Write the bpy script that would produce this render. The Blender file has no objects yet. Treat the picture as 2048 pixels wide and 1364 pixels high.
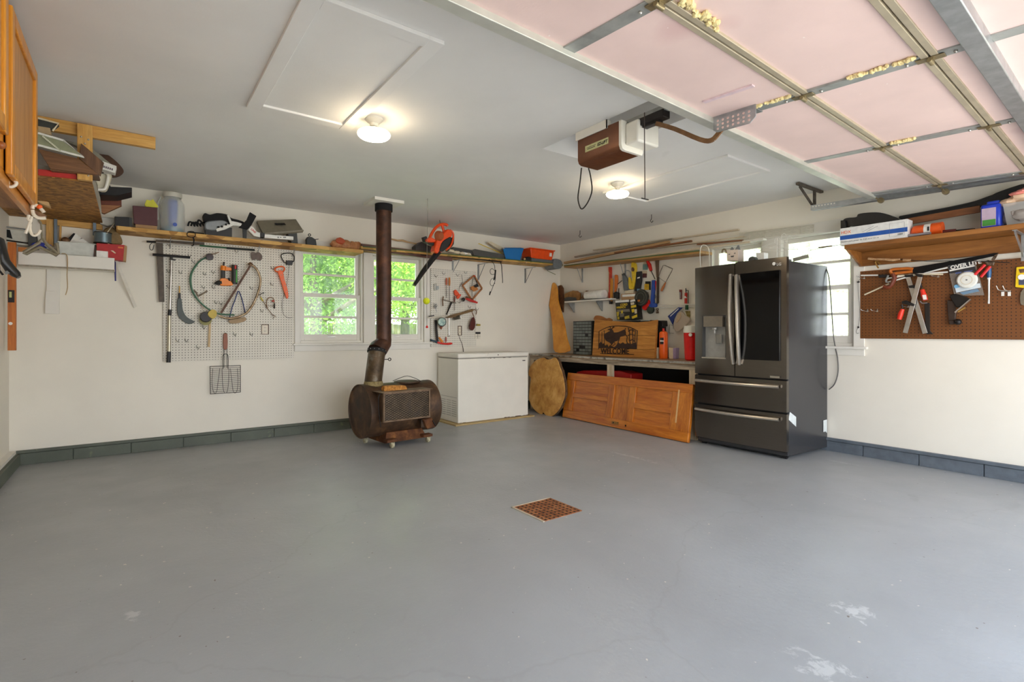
import bpy, bmesh, math, random
import numpy as np
from mathutils import Vector, Matrix
V = Vector
random.seed(7)
S = bpy.context.scene
COL = S.collection
# ------------------------------------------------------------------ camera
F_PX, YAW, CAMX, CAMY, CAMZ, HY = 1031.39, 0.635784, -5.2576, -5.8888, 1.09735, 666.34
cd = bpy.data.cameras.new('camera'); cam = bpy.data.objects.new('camera', cd); COL.objects.link(cam)
cd.sensor_fit = 'HORIZONTAL'; cd.sensor_width = 36.0; cd.lens = F_PX / 2048 * 36.0
cd.shift_y = (HY - 682.0) / 2048.0; cd.clip_start = 0.05; cd.clip_end = 400
cam.location = (CAMX, CAMY, CAMZ); cam.rotation_euler = (math.pi / 2, 0, -YAW)
S.camera = cam
# ------------------------------------------------------------------ view, world, sun
vs = S.view_settings; vs.view_transform = 'Standard'; vs.look = 'None'; vs.gamma = 1.0; vs.use_curve_mapping = False
vs.exposure = 1.52
S.cycles.use_denoising = True; S.cycles.use_adaptive_sampling = True; S.cycles.adaptive_threshold = 0.02; S.cycles.time_limit = 1200
S.cycles.max_bounces = 10; S.cycles.diffuse_bounces = 6; S.cycles.glossy_bounces = 4; S.cycles.transparent_max_bounces = 24
S.cycles.sample_clamp_indirect = 8.0
W = bpy.data.worlds.new('World'); S.world = W; W.use_nodes = True
wn = W.node_tree.nodes; wl = W.node_tree.links
bgn = wn['Background']; bgn.inputs[1].default_value = 2.0
tc = wn.new('ShaderNodeTexCoord'); sp = wn.new('ShaderNodeSeparateXYZ'); rp = wn.new('ShaderNodeValToRGB')
wl.new(tc.outputs['Generated'], sp.inputs[0]); wl.new(sp.outputs[2], rp.inputs[0]); wl.new(rp.outputs[0], bgn.inputs[0])
rp.color_ramp.elements[0].position = 0.0; rp.color_ramp.elements[0].color = (0.95, 0.97, 1.0, 1)
rp.color_ramp.elements[1].position = 0.6; rp.color_ramp.elements[1].color = (0.62, 0.78, 1.0, 1)
sl = bpy.data.lights.new('sun', 'SUN'); sun = bpy.data.objects.new('sun', sl); COL.objects.link(sun)
sl.energy = 6.0; sl.angle = math.radians(1.5); sl.color = (1.0, 0.93, 0.82)
sun.rotation_euler = V((-0.62, -0.22, 0.75)).to_track_quat('Z', 'Y').to_euler()
# daylight gathered at the open garage door
pl = bpy.data.lights.new('doorway_daylight', 'AREA'); po = bpy.data.objects.new('doorway_daylight', pl); COL.objects.link(po)
pl.shape = 'RECTANGLE'; pl.size = 4.7; pl.size_y = 2.0; pl.energy = 5; pl.color = (0.95, 0.975, 1.0)
po.location = (-2.86, -6.62, 1.05); po.rotation_euler = (math.pi / 2, 0, 0)
po.rotation_euler = V((0, -1, 0)).to_track_quat('Z', 'Y').to_euler()

# ------------------------------------------------------------------ helpers
def lin(c):
    r = []
    for v in c[:3]:
        v = v / 255.0
        r.append(v / 12.92 if v <= 0.04045 else ((v + 0.055) / 1.055) ** 2.4)
    return (r[0], r[1], r[2], 1.0)
def plane(px, py, ax, val):
    f = V((math.sin(YAW), math.cos(YAW), 0)); r = V((math.cos(YAW), -math.sin(YAW), 0))
    d = f + r * ((px - 1024) / F_PX) + V((0, 0, 1)) * ((HY - py) / F_PX)
    o = V((CAMX, CAMY, CAMZ)); return o + d * ((val - o[ax]) / d[ax])
def PA(x, y, d=0.0): return plane(x, y, 1, -d)      # point at distance d in front of the back wall
def PB(x, y, d=0.0): return plane(x, y, 0, -d)      # point at distance d in front of the right wall
def PZ(x, y, z=0.0): return plane(x, y, 2, z)       # point at height z
OUT_A, OUT_B = V((0, -1, 0)), V((-1, 0, 0))

class MB:
    def __init__(s): s.bm = bmesh.new(); s.sm = False
    def face(s, pts):
        vs_ = [s.bm.verts.new(V(p)) for p in pts]
        return s.bm.faces.new(vs_)
    def hexa(s, b, t):
        b = [s.bm.verts.new(V(p)) for p in b]; t = [s.bm.verts.new(V(p)) for p in t]; n = len(b)
        s.bm.faces.new(b[::-1]); s.bm.faces.new(t)
        for i in range(n): s.bm.faces.new((b[i], b[(i + 1) % n], t[(i + 1) % n], t[i]))
        return s
    def box(s, x0, x1, y0, y1, z0, z1):
        return s.hexa([(x0, y0, z0), (x1, y0, z0), (x1, y1, z0), (x0, y1, z0)], [(x0, y0, z1), (x1, y0, z1), (x1, y1, z1), (x0, y1, z1)])
    def obox(s, c, ex, ey, ez):
        c, ex, ey, ez = V(c), V(ex), V(ey), V(ez)
        q = [(-1, -1), (1, -1), (1, 1), (-1, 1)]
        return s.hexa([c + ex * a + ey * b - ez for a, b in q], [c + ex * a + ey * b + ez for a, b in q])
    def bar(s, p, q, w, h, up=(0, 0, 1)):
        p, q = V(p), V(q); d = (q - p).normalized(); sd = d.cross(V(up))
        if sd.length < 1e-4: sd = d.cross(V((1, 0, 0)))
        sd.normalize(); u = sd.cross(d)
        return s.obox((p + q) / 2, (q - p) / 2, sd * w / 2, u * h / 2)
    def prism(s, pts, vec):
        v = V(vec); return s.hexa([V(p) for p in pts], [V(p) + v for p in pts])
    def loft(s, rings, cap=True, closed=False):
        rs = [[s.bm.verts.new(V(p)) for p in r] for r in rings]; n = len(rs[0])
        m = len(rs)
        for i in range(m if closed else m - 1):
            a, b = rs[i], rs[(i + 1) % m]
            for j in range(n):
                try: s.bm.faces.new((a[j], a[(j + 1) % n], b[(j + 1) % n], b[j]))
                except ValueError: pass
        if cap and not closed:
            s.bm.faces.new(rs[0][::-1]); s.bm.faces.new(rs[-1])
        return s
    def tube(s, pts, r, n=8, closed=False, radii=None, flat=None):
        pts = [V(p) for p in pts]; m = len(pts); rings = []
        ref = None
        for i, p in enumerate(pts):
            if closed: d = pts[(i + 1) % m] - pts[i - 1]
            else: d = pts[min(i + 1, m - 1)] - pts[max(i - 1, 0)]
            d.normalize()
            if ref is None:
                ref = d.cross(V((0, 0, 1)))
                if ref.length < .1: ref = d.cross(V((1, 0, 0)))
            ref = (ref - d * ref.dot(d)).normalized(); b = d.cross(ref)
            rr = radii[i] if radii else r
            rings.append([p + ref * (rr * math.cos(2 * math.pi * k / n)) + b * (rr * (flat or 1) * math.sin(2 * math.pi * k / n)) for k in range(n)])
        return s.loft(rings, closed=closed)
    def cyl(s, p, q, r, r2=None, n=20):
        return s.tube([p, q], r, n, radii=[r, r if r2 is None else r2])
    def lathe(s, prof, o=(0, 0, 0), ax=(0, 0, 1), n=24):
        ax = V(ax).normalized(); u = ax.cross(V((1, 0, 0)))
        if u.length < .1: u = ax.cross(V((0, 1, 0)))
        u.normalize(); w = ax.cross(u); o = V(o)
        return s.loft([[o + ax * h + (u * math.cos(2 * math.pi * k / n) + w * math.sin(2 * math.pi * k / n)) * max(r, 1e-4) for k in range(n)] for r, h in prof])
    def ball(s, c, r, sc=(1, 1, 1), n=14, rough=0, seed=0):
        rnd = random.Random(seed); g = bmesh.ops.create_uvsphere(s.bm, u_segments=n, v_segments=max(6, n // 2 + 2), radius=1.0)
        for v in g['verts']:
            k = 1 + rnd.uniform(-rough, rough)
            v.co = V(c) + V((v.co.x * r * sc[0] * k, v.co.y * r * sc[1] * k, v.co.z * r * sc[2] * k))
        return s
    def torus(s, c, R, r, ax=(0, 0, 1), n=28, m=8):
        ax = V(ax).normalized(); u = ax.cross(V((1, 0, 0)))
        if u.length < .1: u = ax.cross(V((0, 1, 0)))
        u.normalize(); w = ax.cross(u)
        return s.tube([V(c) + (u * math.cos(2 * math.pi * k / n) + w * math.sin(2 * math.pi * k / n)) * R for k in range(n)], r, m, closed=True)
    def pts(s): return [v.co.copy() for v in s.bm.verts]
    # outlines traced in the plane d in front of a wall, going back t towards the wall
    def prA(s, px, d, t): return s.prism([PA(x, y, d) for x, y in px], (0, t, 0))
    def prB(s, px, d, t): return s.prism([PB(x, y, d) for x, y in px], (t, 0, 0))
    def tbA(s, px, d, r, n=7, closed=False, radii=None):
        return s.tube([PA(p[0], p[1], p[2] if len(p) > 2 else d) for p in px], r, n, closed, radii)
    def tbB(s, px, d, r, n=7, closed=False, radii=None):
        return s.tube([PB(p[0], p[1], p[2] if len(p) > 2 else d) for p in px], r, n, closed, radii)

def smooth(px, n=4, closed=False):                   # Catmull-Rom through 2D/3D points
    P = [tuple(p) for p in px]; m = len(P); out = []
    rng = range(m if closed else m - 1)
    for i in rng:
        p0, p1, p2, p3 = (P[(i - 1) % m], P[i], P[(i + 1) % m], P[(i + 2) % m]) if closed else (P[max(i - 1, 0)], P[i], P[i + 1], P[min(i + 2, m - 1)])
        for k in range(n):
            t = k / n
            out.append(tuple(0.5 * (2 * b + (c - a) * t + (2 * a - 5 * b + 4 * c - e) * t * t + (3 * b - a - 3 * c + e) * t ** 3) for a, b, c, e in zip(p0, p1, p2, p3)))
    if not closed: out.append(P[-1])
    return out

def _mesh(name, mb, mat, origin, bevel=0.0, ang=38):
    bm = mb.bm
    bmesh.ops.recalc_face_normals(bm, faces=bm.faces[:])
    for v in bm.verts: v.co -= origin
    me = bpy.data.meshes.new(name); bm.to_mesh(me); bm.free()
    me.materials.append(mat)
    for p in me.polygons: p.use_smooth = True
    try: me.set_sharp_from_angle(angle=math.radians(ang))
    except Exception: pass
    o = bpy.data.objects.new(name, me); COL.objects.link(o)
    if bevel > 0:
        b = o.modifiers.new('bevel', 'BEVEL'); b.width = bevel; b.segments = 2; b.limit_method = 'ANGLE'; b.angle_limit = math.radians(40)
        b.harden_normals = False
    return o
def _base(pts):
    lo = V((min(p.x for p in pts), min(p.y for p in pts), min(p.z for p in pts))); hi = V((max(p.x for p in pts), max(p.y for p in pts), max(p.z for p in pts)))
    return V(((lo.x + hi.x) / 2, (lo.y + hi.y) / 2, lo.z))
def tag(o, label, cat, group=None, kind=None):
    if label: o['label'] = label
    if cat: o['category'] = cat
    if group: o['group'] = group
    if kind: o['kind'] = kind
    return o
def struct(name, mb, mat, bevel=0, label=None):
    L = _base(mb.pts()); o = _mesh(name, mb, mat, L, bevel); o.location = L; o['kind'] = 'structure'
    if label: o['label'] = label
    return o
def solo(name, mb, mat, label, cat, group=None, bevel=0, kind=None):
    L = _base(mb.pts()); o = _mesh(name, mb, mat, L, bevel); o.location = L
    return tag(o, label, cat, group, kind)
class Thing:
    def __init__(s, name, label, cat, group=None, kind=None): s.a = (name, label, cat, group, kind); s.parts = []
    def add(s, name, mb, mat, parent=None, bevel=0, label=None, kind=None):
        s.parts.append((name, mb, mat, parent, bevel, label, kind)); return len(s.parts) - 1
    def done(s):
        pts = [p for q in s.parts for p in q[1].pts()]; L = _base(pts)
        n, label, cat, group, kind = s.a
        root = bpy.data.objects.new(n, None); COL.objects.link(root); root.location = L; root.empty_display_size = .1
        tag(root, label, cat, group, kind); obs = []
        for (nm, mb, mat, par, bev, lb, kd) in s.parts:
            o = _mesh(nm, mb, mat, L, bev); o.parent = root if par is None else obs[par]
            if lb: o['label'] = lb
            if kd: o['kind'] = kd
            obs.append(o)
        s.root = root; s.obs = obs
        return root
def textmb(body, o, xd, yd, size, depth=0.001, bold=0.0, shear=0.0, align='LEFT'):
    cu = bpy.data.curves.new('t', 'FONT'); cu.body = body; cu.size = size; cu.extrude = depth; cu.offset = bold; cu.shear = shear; cu.align_x = align; cu.resolution_u = 3
    ob = bpy.data.objects.new('t', cu); COL.objects.link(ob)
    bpy.context.view_layer.update(); dg = bpy.context.evaluated_depsgraph_get()
    me = bpy.data.meshes.new_from_object(ob.evaluated_get(dg)); mb = MB(); mb.bm.from_mesh(me)
    xd, yd = V(xd).normalized(), V(yd).normalized(); z = xd.cross(yd); o = V(o)
    for v in mb.bm.verts: v.co = o + xd * v.co.x + yd * v.co.y + z * v.co.z
    bpy.data.objects.remove(ob); bpy.data.meshes.remove(me)
    return mb

# ------------------------------------------------------------------ materials
MATS = {}
def nodes(name):
    m = bpy.data.materials.new(name); m.use_nodes = True; n = m.node_tree.nodes; l = m.node_tree.links
    return m, n, l, n['Principled BSDF']
def ramp(n, stops):
    r = n.new('ShaderNodeValToRGB'); e = r.color_ramp.elements
    while len(e) < len(stops): e.new(0.5)
    for i, (p, c) in enumerate(stops): e[i].position = p; e[i].color = c if len(c) == 4 else lin(c)
    return r
def coords(n, l, scale=(1, 1, 1), loc=(0, 0, 0)):
    t = n.new('ShaderNodeTexCoord'); mp = n.new('ShaderNodeMapping'); mp.inputs['Scale'].default_value = scale; mp.inputs['Location'].default_value = loc
    l.new(t.outputs['Object'], mp.inputs[0]); return mp
def noise(n, l, vec, scale, detail=4, rough=.55, dist=0):
    t = n.new('ShaderNodeTexNoise'); t.inputs['Scale'].default_value = scale; t.inputs['Detail'].default_value = detail
    t.inputs['Roughness'].default_value = rough; t.inputs['Distortion'].default_value = dist; l.new(vec.outputs[0], t.inputs['Vector']); return t
def bump(n, l, b, src, strength, dist=.01):
    bp = n.new('ShaderNodeBump'); bp.inputs['Strength'].default_value = strength; bp.inputs['Distance'].default_value = dist
    l.new(src, bp.inputs['Height']); l.new(bp.outputs[0], b.inputs['Normal'])
def flat(name, c, rough=.55, metal=0.0, var=.06, scale=30, bmp=0.0, spec=.5, coat=0.0):
    if name in MATS: return MATS[name]
    m, n, l, b = nodes(name); c = lin(c)
    mp = coords(n, l); t = noise(n, l, mp, scale, 3)
    lo = tuple(max(0, x * (1 - var)) for x in c[:3]) + (1,); hi = tuple(min(1, x * (1 + var)) for x in c[:3]) + (1,)
    r = ramp(n, [(.35, lo), (.65, hi)]); l.new(t.outputs[0], r.inputs[0]); l.new(r.outputs[0], b.inputs['Base Color'])
    b.inputs['Roughness'].default_value = rough; b.inputs['Metallic'].default_value = metal; b.inputs['Specular IOR Level'].default_value = spec
    b.inputs['Coat Weight'].default_value = coat
    if bmp: bump(n, l, b, t.outputs[0], bmp)
    MATS[name] = m; return m
def wood(name, c1, c2, axis='x', scale=1.0, rough=.5, knots=True, bmp=.15, coat=0):
    if name in MATS: return MATS[name]
    m, n, l, b = nodes(name); k = {'x': (1.2, 14, 14), 'y': (14, 1.2, 14), 'z': (14, 14, 1.2)}[axis]
    mp = coords(n, l, tuple(v * scale for v in k)); t = noise(n, l, mp, 2.2, 5, .6, .6)
    mp2 = coords(n, l, tuple(v * scale * 5 for v in k)); t2 = noise(n, l, mp2, 3.0, 3, .6)
    r = ramp(n, [(.32, c1), (.5, tuple((a + b_) / 2 for a, b_ in zip(c1, c2))), (.68, c2)]); l.new(t.outputs[0], r.inputs[0])
    mx = n.new('ShaderNodeMixRGB'); mx.blend_type = 'MULTIPLY'; mx.inputs[0].default_value = .35
    r2 = ramp(n, [(.35, (.55, .5, .45, 1)), (.6, (1, 1, 1, 1))]); l.new(t2.outputs[0], r2.inputs[0])
    l.new(r.outputs[0], mx.inputs[1]); l.new(r2.outputs[0], mx.inputs[2]); l.new(mx.outputs[0], b.inputs['Base Color'])
    b.inputs['Roughness'].default_value = rough; b.inputs['Coat Weight'].default_value = coat
    bump(n, l, b, t2.outputs[0], bmp, .004); MATS[name] = m; return m
def rusty(name, c1, c2, c3, scale=9, rough=.75, metal=.25):
    if name in MATS: return MATS[name]
    m, n, l, b = nodes(name); mp = coords(n, l); t = noise(n, l, mp, scale, 6, .65, .3)
    r = ramp(n, [(.3, c1), (.52, c2), (.72, c3)]); l.new(t.outputs[0], r.inputs[0]); l.new(r.outputs[0], b.inputs['Base Color'])
    b.inputs['Roughness'].default_value = rough; b.inputs['Metallic'].default_value = metal
    t2 = noise(n, l, mp, scale * 8, 3); bump(n, l, b, t2.outputs[0], .25, .004); MATS[name] = m; return m
def osb(name, c1, c2, c3, sc=1.0):
    if name in MATS: return MATS[name]
    m, n, l, b = nodes(name); mp = coords(n, l, (20 * sc, 22 * sc, 34 * sc))
    v = n.new('ShaderNodeTexVoronoi'); v.inputs['Scale'].default_value = 1.0; v.inputs['Randomness'].default_value = 1
    d = noise(n, l, mp, .35, 3); add = n.new('ShaderNodeMixRGB'); add.blend_type = 'ADD'; add.inputs[0].default_value = 2.5
    l.new(mp.outputs[0], add.inputs[1]); l.new(d.outputs[1], add.inputs[2]); l.new(add.outputs[0], v.inputs['Vector'])
    s_ = n.new('ShaderNodeSeparateColor'); l.new(v.outputs['Color'], s_.inputs[0])
    r = ramp(n, [(.1, c1), (.45, c2), (.95, c3)]); l.new(s_.outputs[0], r.inputs[0]); l.new(r.outputs[0], b.inputs['Base Color'])
    b.inputs['Roughness'].default_value = .65; bump(n, l, b, s_.outputs[0], .2, .003); MATS[name] = m; return m
def paint(name, c, rough=.6, blot=.05, spots=None, bmp=.12, big=1.3):
    """wall / ceiling paint: slow blotches plus a fine roller texture"""
    if name in MATS: return MATS[name]
    m, n, l, b = nodes(name); mp = coords(n, l); c = lin(c)
    t = noise(n, l, mp, big, 4, .6); lo = tuple(x * (1 - blot) for x in c[:3]) + (1,); hi = tuple(min(1, x * (1 + blot)) for x in c[:3]) + (1,)
    r = ramp(n, [(.35, lo), (.65, hi)]); l.new(t.outputs[0], r.inputs[0]); out = r.outputs[0]
    if spots:
        for (sc, th, col, amt) in spots:
            q = noise(n, l, mp, sc, 2, .5); rr = ramp(n, [(th, (0, 0, 0, 1)), (th + .03, (1, 1, 1, 1))]); l.new(q.outputs[0], rr.inputs[0])
            mlt = n.new('ShaderNodeMath'); mlt.operation = 'MULTIPLY'; mlt.inputs[1].default_value = amt; l.new(rr.outputs[0], mlt.inputs[0])
            mx = n.new('ShaderNodeMixRGB'); mx.inputs[2].default_value = lin(col); l.new(mlt.outputs[0], mx.inputs[0]); l.new(out, mx.inputs[1]); out = mx.outputs[0]
    l.new(out, b.inputs['Base Color']); b.inputs['Roughness'].default_value = rough
    f = noise(n, l, mp, 90, 3); bump(n, l, b, f.outputs[0], bmp, .004); MATS[name] = m; return m
def peg(name, c, hole, plane_='xz', pitch=.0254, rad=.0042):
    if name in MATS: return MATS[name]
    m, n, l, b = nodes(name); tc_ = n.new('ShaderNodeTexCoord'); sx = n.new('ShaderNodeSeparateXYZ'); l.new(tc_.outputs['Object'], sx.inputs[0])
    sq = []
    for ch in plane_:
        idx = 'xyz'.index(ch); a = n.new('ShaderNodeMath'); a.operation = 'WRAP'; a.inputs[1].default_value = pitch / 2; a.inputs[2].default_value = -pitch / 2
        l.new(sx.outputs[idx], a.inputs[0]); p = n.new('ShaderNodeMath'); p.operation = 'MULTIPLY'; l.new(a.outputs[0], p.inputs[0]); l.new(a.outputs[0], p.inputs[1]); sq.append(p)
    ad = n.new('ShaderNodeMath'); ad.operation = 'ADD'; l.new(sq[0].outputs[0], ad.inputs[0]); l.new(sq[1].outputs[0], ad.inputs[1])
    lt = n.new('ShaderNodeMath'); lt.operation = 'LESS_THAN'; lt.inputs[1].default_value = rad * rad; l.new(ad.outputs[0], lt.inputs[0])
    mp = coords(n, l); t = noise(n, l, mp, 2.5, 4); cc = lin(c)
    r = ramp(n, [(.35, tuple(x * .92 for x in cc[:3]) + (1,)), (.65, tuple(min(1, x * 1.05) for x in cc[:3]) + (1,))]); l.new(t.outputs[0], r.inputs[0])
    mx = n.new('ShaderNodeMixRGB'); mx.inputs[2].default_value = lin(hole); l.new(lt.outputs[0], mx.inputs[0]); l.new(r.outputs[0], mx.inputs[1])
    l.new(mx.outputs[0], b.inputs['Base Color']); b.inputs['Roughness'].default_value = .6; MATS[name] = m; return m
def glassy(name, tint=(1, 1, 1), fac=.08, dirt=0.0):
    if name in MATS: return MATS[name]
    m, n, l, b = nodes(name); n.remove(b); o = n['Material Output']
    tr = n.new('ShaderNodeBsdfTransparent'); tr.inputs[0].default_value = (*tint, 1); gl = n.new('ShaderNodeBsdfGlossy'); gl.inputs['Roughness'].default_value = .05
    mx = n.new('ShaderNodeMixShader'); fr = n.new('ShaderNodeFresnel'); fr.inputs[0].default_value = 1.45; l.new(fr.outputs[0], mx.inputs[0]); l.new(tr.outputs[0], mx.inputs[1]); l.new(gl.outputs[0], mx.inputs[2]); out = mx
    if dirt:
        df = n.new('ShaderNodeBsdfTranslucent'); df.inputs[0].default_value = (.9, .9, .88, 1); mp = coords(n, l); t = noise(n, l, mp, 5, 5, .7); r = ramp(n, [(.4, (dirt * .35,) * 3 + (1,)), (.7, (dirt,) * 3 + (1,))]); l.new(t.outputs[0], r.inputs[0])
        m2 = n.new('ShaderNodeMixShader'); l.new(r.outputs[0], m2.inputs[0]); l.new(mx.outputs[0], m2.inputs[1]); l.new(df.outputs[0], m2.inputs[2]); out = m2
    l.new(out.outputs[0], o.inputs[0]); MATS[name] = m; return m
def clear(name, tint, alpha, rough=.15):
    """translucent plastic"""
    if name in MATS: return MATS[name]
    m, n, l, b = nodes(name); b.inputs['Base Color'].default_value = lin(tint); b.inputs['Roughness'].default_value = rough; b.inputs['Alpha'].default_value = alpha
    MATS[name] = m; return m
def glow(name, c, strength):
    if name in MATS: return MATS[name]
    m, n, l, b = nodes(name); b.inputs['Base Color'].default_value = (.9, .9, .9, 1); b.inputs['Emission Color'].default_value = (*c, 1); b.inputs['Emission Strength'].default_value = strength
    MATS[name] = m; return m

wall_m = paint('wall_paint', (233, 227, 213), .62, .03, [(38, .80, (150, 140, 125), .5)])
ceil_m = paint('ceiling_paint', (230, 229, 226), .7, .035, [(1.4, .74, (165, 160, 150), .35), (60, .79, (235, 230, 220), .6)])
def floor_mat():
    m, n, l, b = nodes('floor_paint'); mp = coords(n, l)
    t = noise(n, l, mp, .8, 6, .6, .3); r = ramp(n, [(.3, (152, 154, 155)), (.7, (166, 169, 171))]); l.new(t.outputs[0], r.inputs[0]); out = r.outputs[0]
    def spot(sc, th, w, col, amt, det=2, dist=0, loc=(0, 0, 0), stretch=(1, 1, 1)):
        nonlocal out
        mq = coords(n, l, stretch, loc); q = noise(n, l, mq, sc, det, .5, dist); rr = ramp(n, [(th, (0, 0, 0, 1)), (th + w, (1, 1, 1, 1))]); l.new(q.outputs[0], rr.inputs[0])
        ml = n.new('ShaderNodeMath'); ml.operation = 'MULTIPLY'; ml.inputs[1].default_value = amt; l.new(rr.outputs[0], ml.inputs[0])
        mx = n.new('ShaderNodeMixRGB'); mx.inputs[2].default_value = lin(col); l.new(ml.outputs[0], mx.inputs[0]); l.new(out, mx.inputs[1]); out = mx.outputs[0]
    spot(26, .735, .02, (214, 208, 196), .8); spot(60, .73, .03, (176, 178, 176), .7, loc=(5, 5, 5))
    spot(34, .75, .02, (92, 72, 52), .75, loc=(3, 7, 1))
    spot(2.2, .66, .12, (160, 162, 164), .5, 5, .4, (9, 2, 0))
    spot(1.6, .68, .08, (112, 112, 108), .35, 6, .8, (1, 5, 0))
    # worn scuffs where the paint has lifted
    def scuff(wx, wy, rx, ry, amt):
        nonlocal out
        ox, oy = wx - (-3.035 + .0), wy - (-3.275)
        mq = coords(n, l, (1 / rx, 1 / ry, 1), (-ox / rx, -oy / ry, 0)); ln = n.new('ShaderNodeVectorMath'); ln.operation = 'LENGTH'; fl_ = n.new('ShaderNodeVectorMath'); fl_.operation = 'MULTIPLY'; fl_.inputs[1].default_value = (1, 1, 0); l.new(mq.outputs[0], fl_.inputs[0]); l.new(fl_.outputs[0], ln.inputs[0])
        q = noise(n, l, mp, 22, 5, .7, .5); sb = n.new('ShaderNodeMath'); sb.operation = 'SUBTRACT'; ad_ = n.new('ShaderNodeMath'); ad_.operation = 'MULTIPLY'; ad_.inputs[1].default_value = .32; l.new(ln.outputs['Value'], ad_.inputs[0]); l.new(q.outputs[0], sb.inputs[0]); l.new(ad_.outputs[0], sb.inputs[1])
        rr = ramp(n, [(.33, (0, 0, 0, 1)), (.45, (1, 1, 1, 1))]); l.new(sb.outputs[0], rr.inputs[0]); ml = n.new('ShaderNodeMath'); ml.operation = 'MULTIPLY'; ml.inputs[1].default_value = amt; l.new(rr.outputs[0], ml.inputs[0])
        mx = n.new('ShaderNodeMixRGB'); mx.inputs[2].default_value = lin((216, 218, 216)); l.new(ml.outputs[0], mx.inputs[0]); l.new(out, mx.inputs[1]); out = mx.outputs[0]
    for px_, py_, rx, ry, am in ((1705, 1222, .09, .12, .5), (1640, 1335, .11, .15, .4), (268, 1230, .05, .06, .4), (1270, 915, .05, .5, .35), (1690, 926, .02, .25, .4)):
        p_ = PZ(px_, py_); scuff(p_.x, p_.y, rx, ry, am)
    # hairline cracks
    v = n.new('ShaderNodeTexVoronoi'); v.feature = 'DISTANCE_TO_EDGE'; v.inputs['Scale'].default_value = .38
    dd = noise(n, l, mp, 2.5, 4); ad = n.new('ShaderNodeMixRGB'); ad.blend_type = 'ADD'; ad.inputs[0].default_value = .35; l.new(mp.outputs[0], ad.inputs[1]); l.new(dd.outputs[1], ad.inputs[2]); l.new(ad.outputs[0], v.inputs['Vector'])
    rr = ramp(n, [(0.0, (1, 1, 1, 1)), (.0035, (0, 0, 0, 1))]); l.new(v.outputs['Distance'], rr.inputs[0]); mm = n.new('ShaderNodeMath'); mm.operation = 'MULTIPLY'; mm.inputs[1].default_value = .14; l.new(rr.outputs[0], mm.inputs[0])
    mx = n.new('ShaderNodeMixRGB'); mx.inputs[2].default_value = lin((125, 122, 118)); l.new(mm.outputs[0], mx.inputs[0]); l.new(out, mx.inputs[1]); out = mx.outputs[0]
    l.new(out, b.inputs['Base Color'])
    q = noise(n, l, mp, 3, 4); r2 = ramp(n, [(.3, (.33,) * 3 + (1,)), (.7, (.5,) * 3 + (1,))]); l.new(q.outputs[0], r2.inputs[0]); l.new(r2.outputs[0], b.inputs['Roughness'])
    b.inputs['Specular IOR Level'].default_value = .45
    f = noise(n, l, mp, 45, 4); bump(n, l, b, f.outputs[0], .25, .006); return m
floor_m = floor_mat()
kerb_m = paint('kerb_paint', (88, 94, 82), .55, .12, [(9, .68, (118, 122, 96), .6), (30, .76, (180, 175, 150), .6)], .5, 3)
trimw = flat('white_trim_paint', (228, 224, 214), .5, var=.03, scale=4)
metal_galv = flat('galvanised_steel', (168, 172, 174), .38, .75, .12, 18)
metal_strut = flat('painted_white_steel', (214, 212, 200), .45, .25, .05, 8)
metal_dark = flat('dark_metal', (52, 48, 46), .45, .7, .2, 20)
metal_bright = flat('bright_steel', (195, 192, 186), .3, .9, .1, 20)
black = flat('black_plastic', (24, 23, 24), .45, 0, .2, 30)
blackm = flat('matt_black', (14, 13, 14), .8, 0, .2, 30)
white_pl = flat('white_plastic', (232, 228, 216), .4, 0, .03, 10)
# ------------------------------------------------------------------ the room
H = 2.44; XL = -6.07; YF = -6.55
struct('floor', MB().box(XL - .15, .15, YF - .15, .15, -.12, 0), floor_m)
# ceiling with the long recess over the door opener
mb = MB(); rx0, rx1, ry0, ry1 = -2.85, -2.47, -4.7, -3.0
for a in [(XL - .15, rx0, YF - .15, .15), (rx1, .15, YF - .15, .15), (rx0, rx1, ry1, .15), (rx0, rx1, YF - .15, ry0)]: mb.box(a[0], a[1], a[2], a[3], H, H + .3)
mb.box(rx0 - .02, rx1 + .02, ry0 - .02, ry1 + .02, H + .24, H + .3)
struct('ceiling', mb, ceil_m)
def wall_holes(name, axis, lo, hi, a0, a1, holes, mat):
    """axis 'y': wall spans x a0..a1 at y lo..hi; holes (a0,a1,z0,z1) sorted"""
    mb = MB(); x = a0
    def put(p, q, z0, z1):
        if q - p < 1e-4 or z1 - z0 < 1e-4: return
        if axis == 'y': mb.box(p, q, lo, hi, z0, z1)
        else: mb.box(lo, hi, p, q, z0, z1)
    for (p, q, z0, z1) in holes:
        put(x, p, 0, H); put(p, q, 0, z0); put(p, q, z1, H); x = q
    put(x, a1, 0, H); return struct(name, mb, mat)
WA1, WA2 = (-3.80, -3.07, .985, 2.05), (-2.985, -2.29, .985, 2.05)
WB1, WB2 = (-3.145, -2.52, .975, 2.07), (-3.985, -3.285, .975, 2.07)
wall_holes('wall_back', 'y', 0, .15, XL - .15, .15, [WA1, WA2], wall_m)
wall_holes('wall_right', 'x', 0, .15, YF, 0, [WB2, WB1], wall_m)
struct('wall_left', MB().box(XL - .15, XL, YF, 0, 0, H), wall_m)
DX0, DX1, DZ = -5.32, -.42, 2.1
wall_holes('wall_front', 'y', YF - .15, YF, XL - .15, .15, [(DX0, DX1, 0, DZ)], wall_m)
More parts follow.
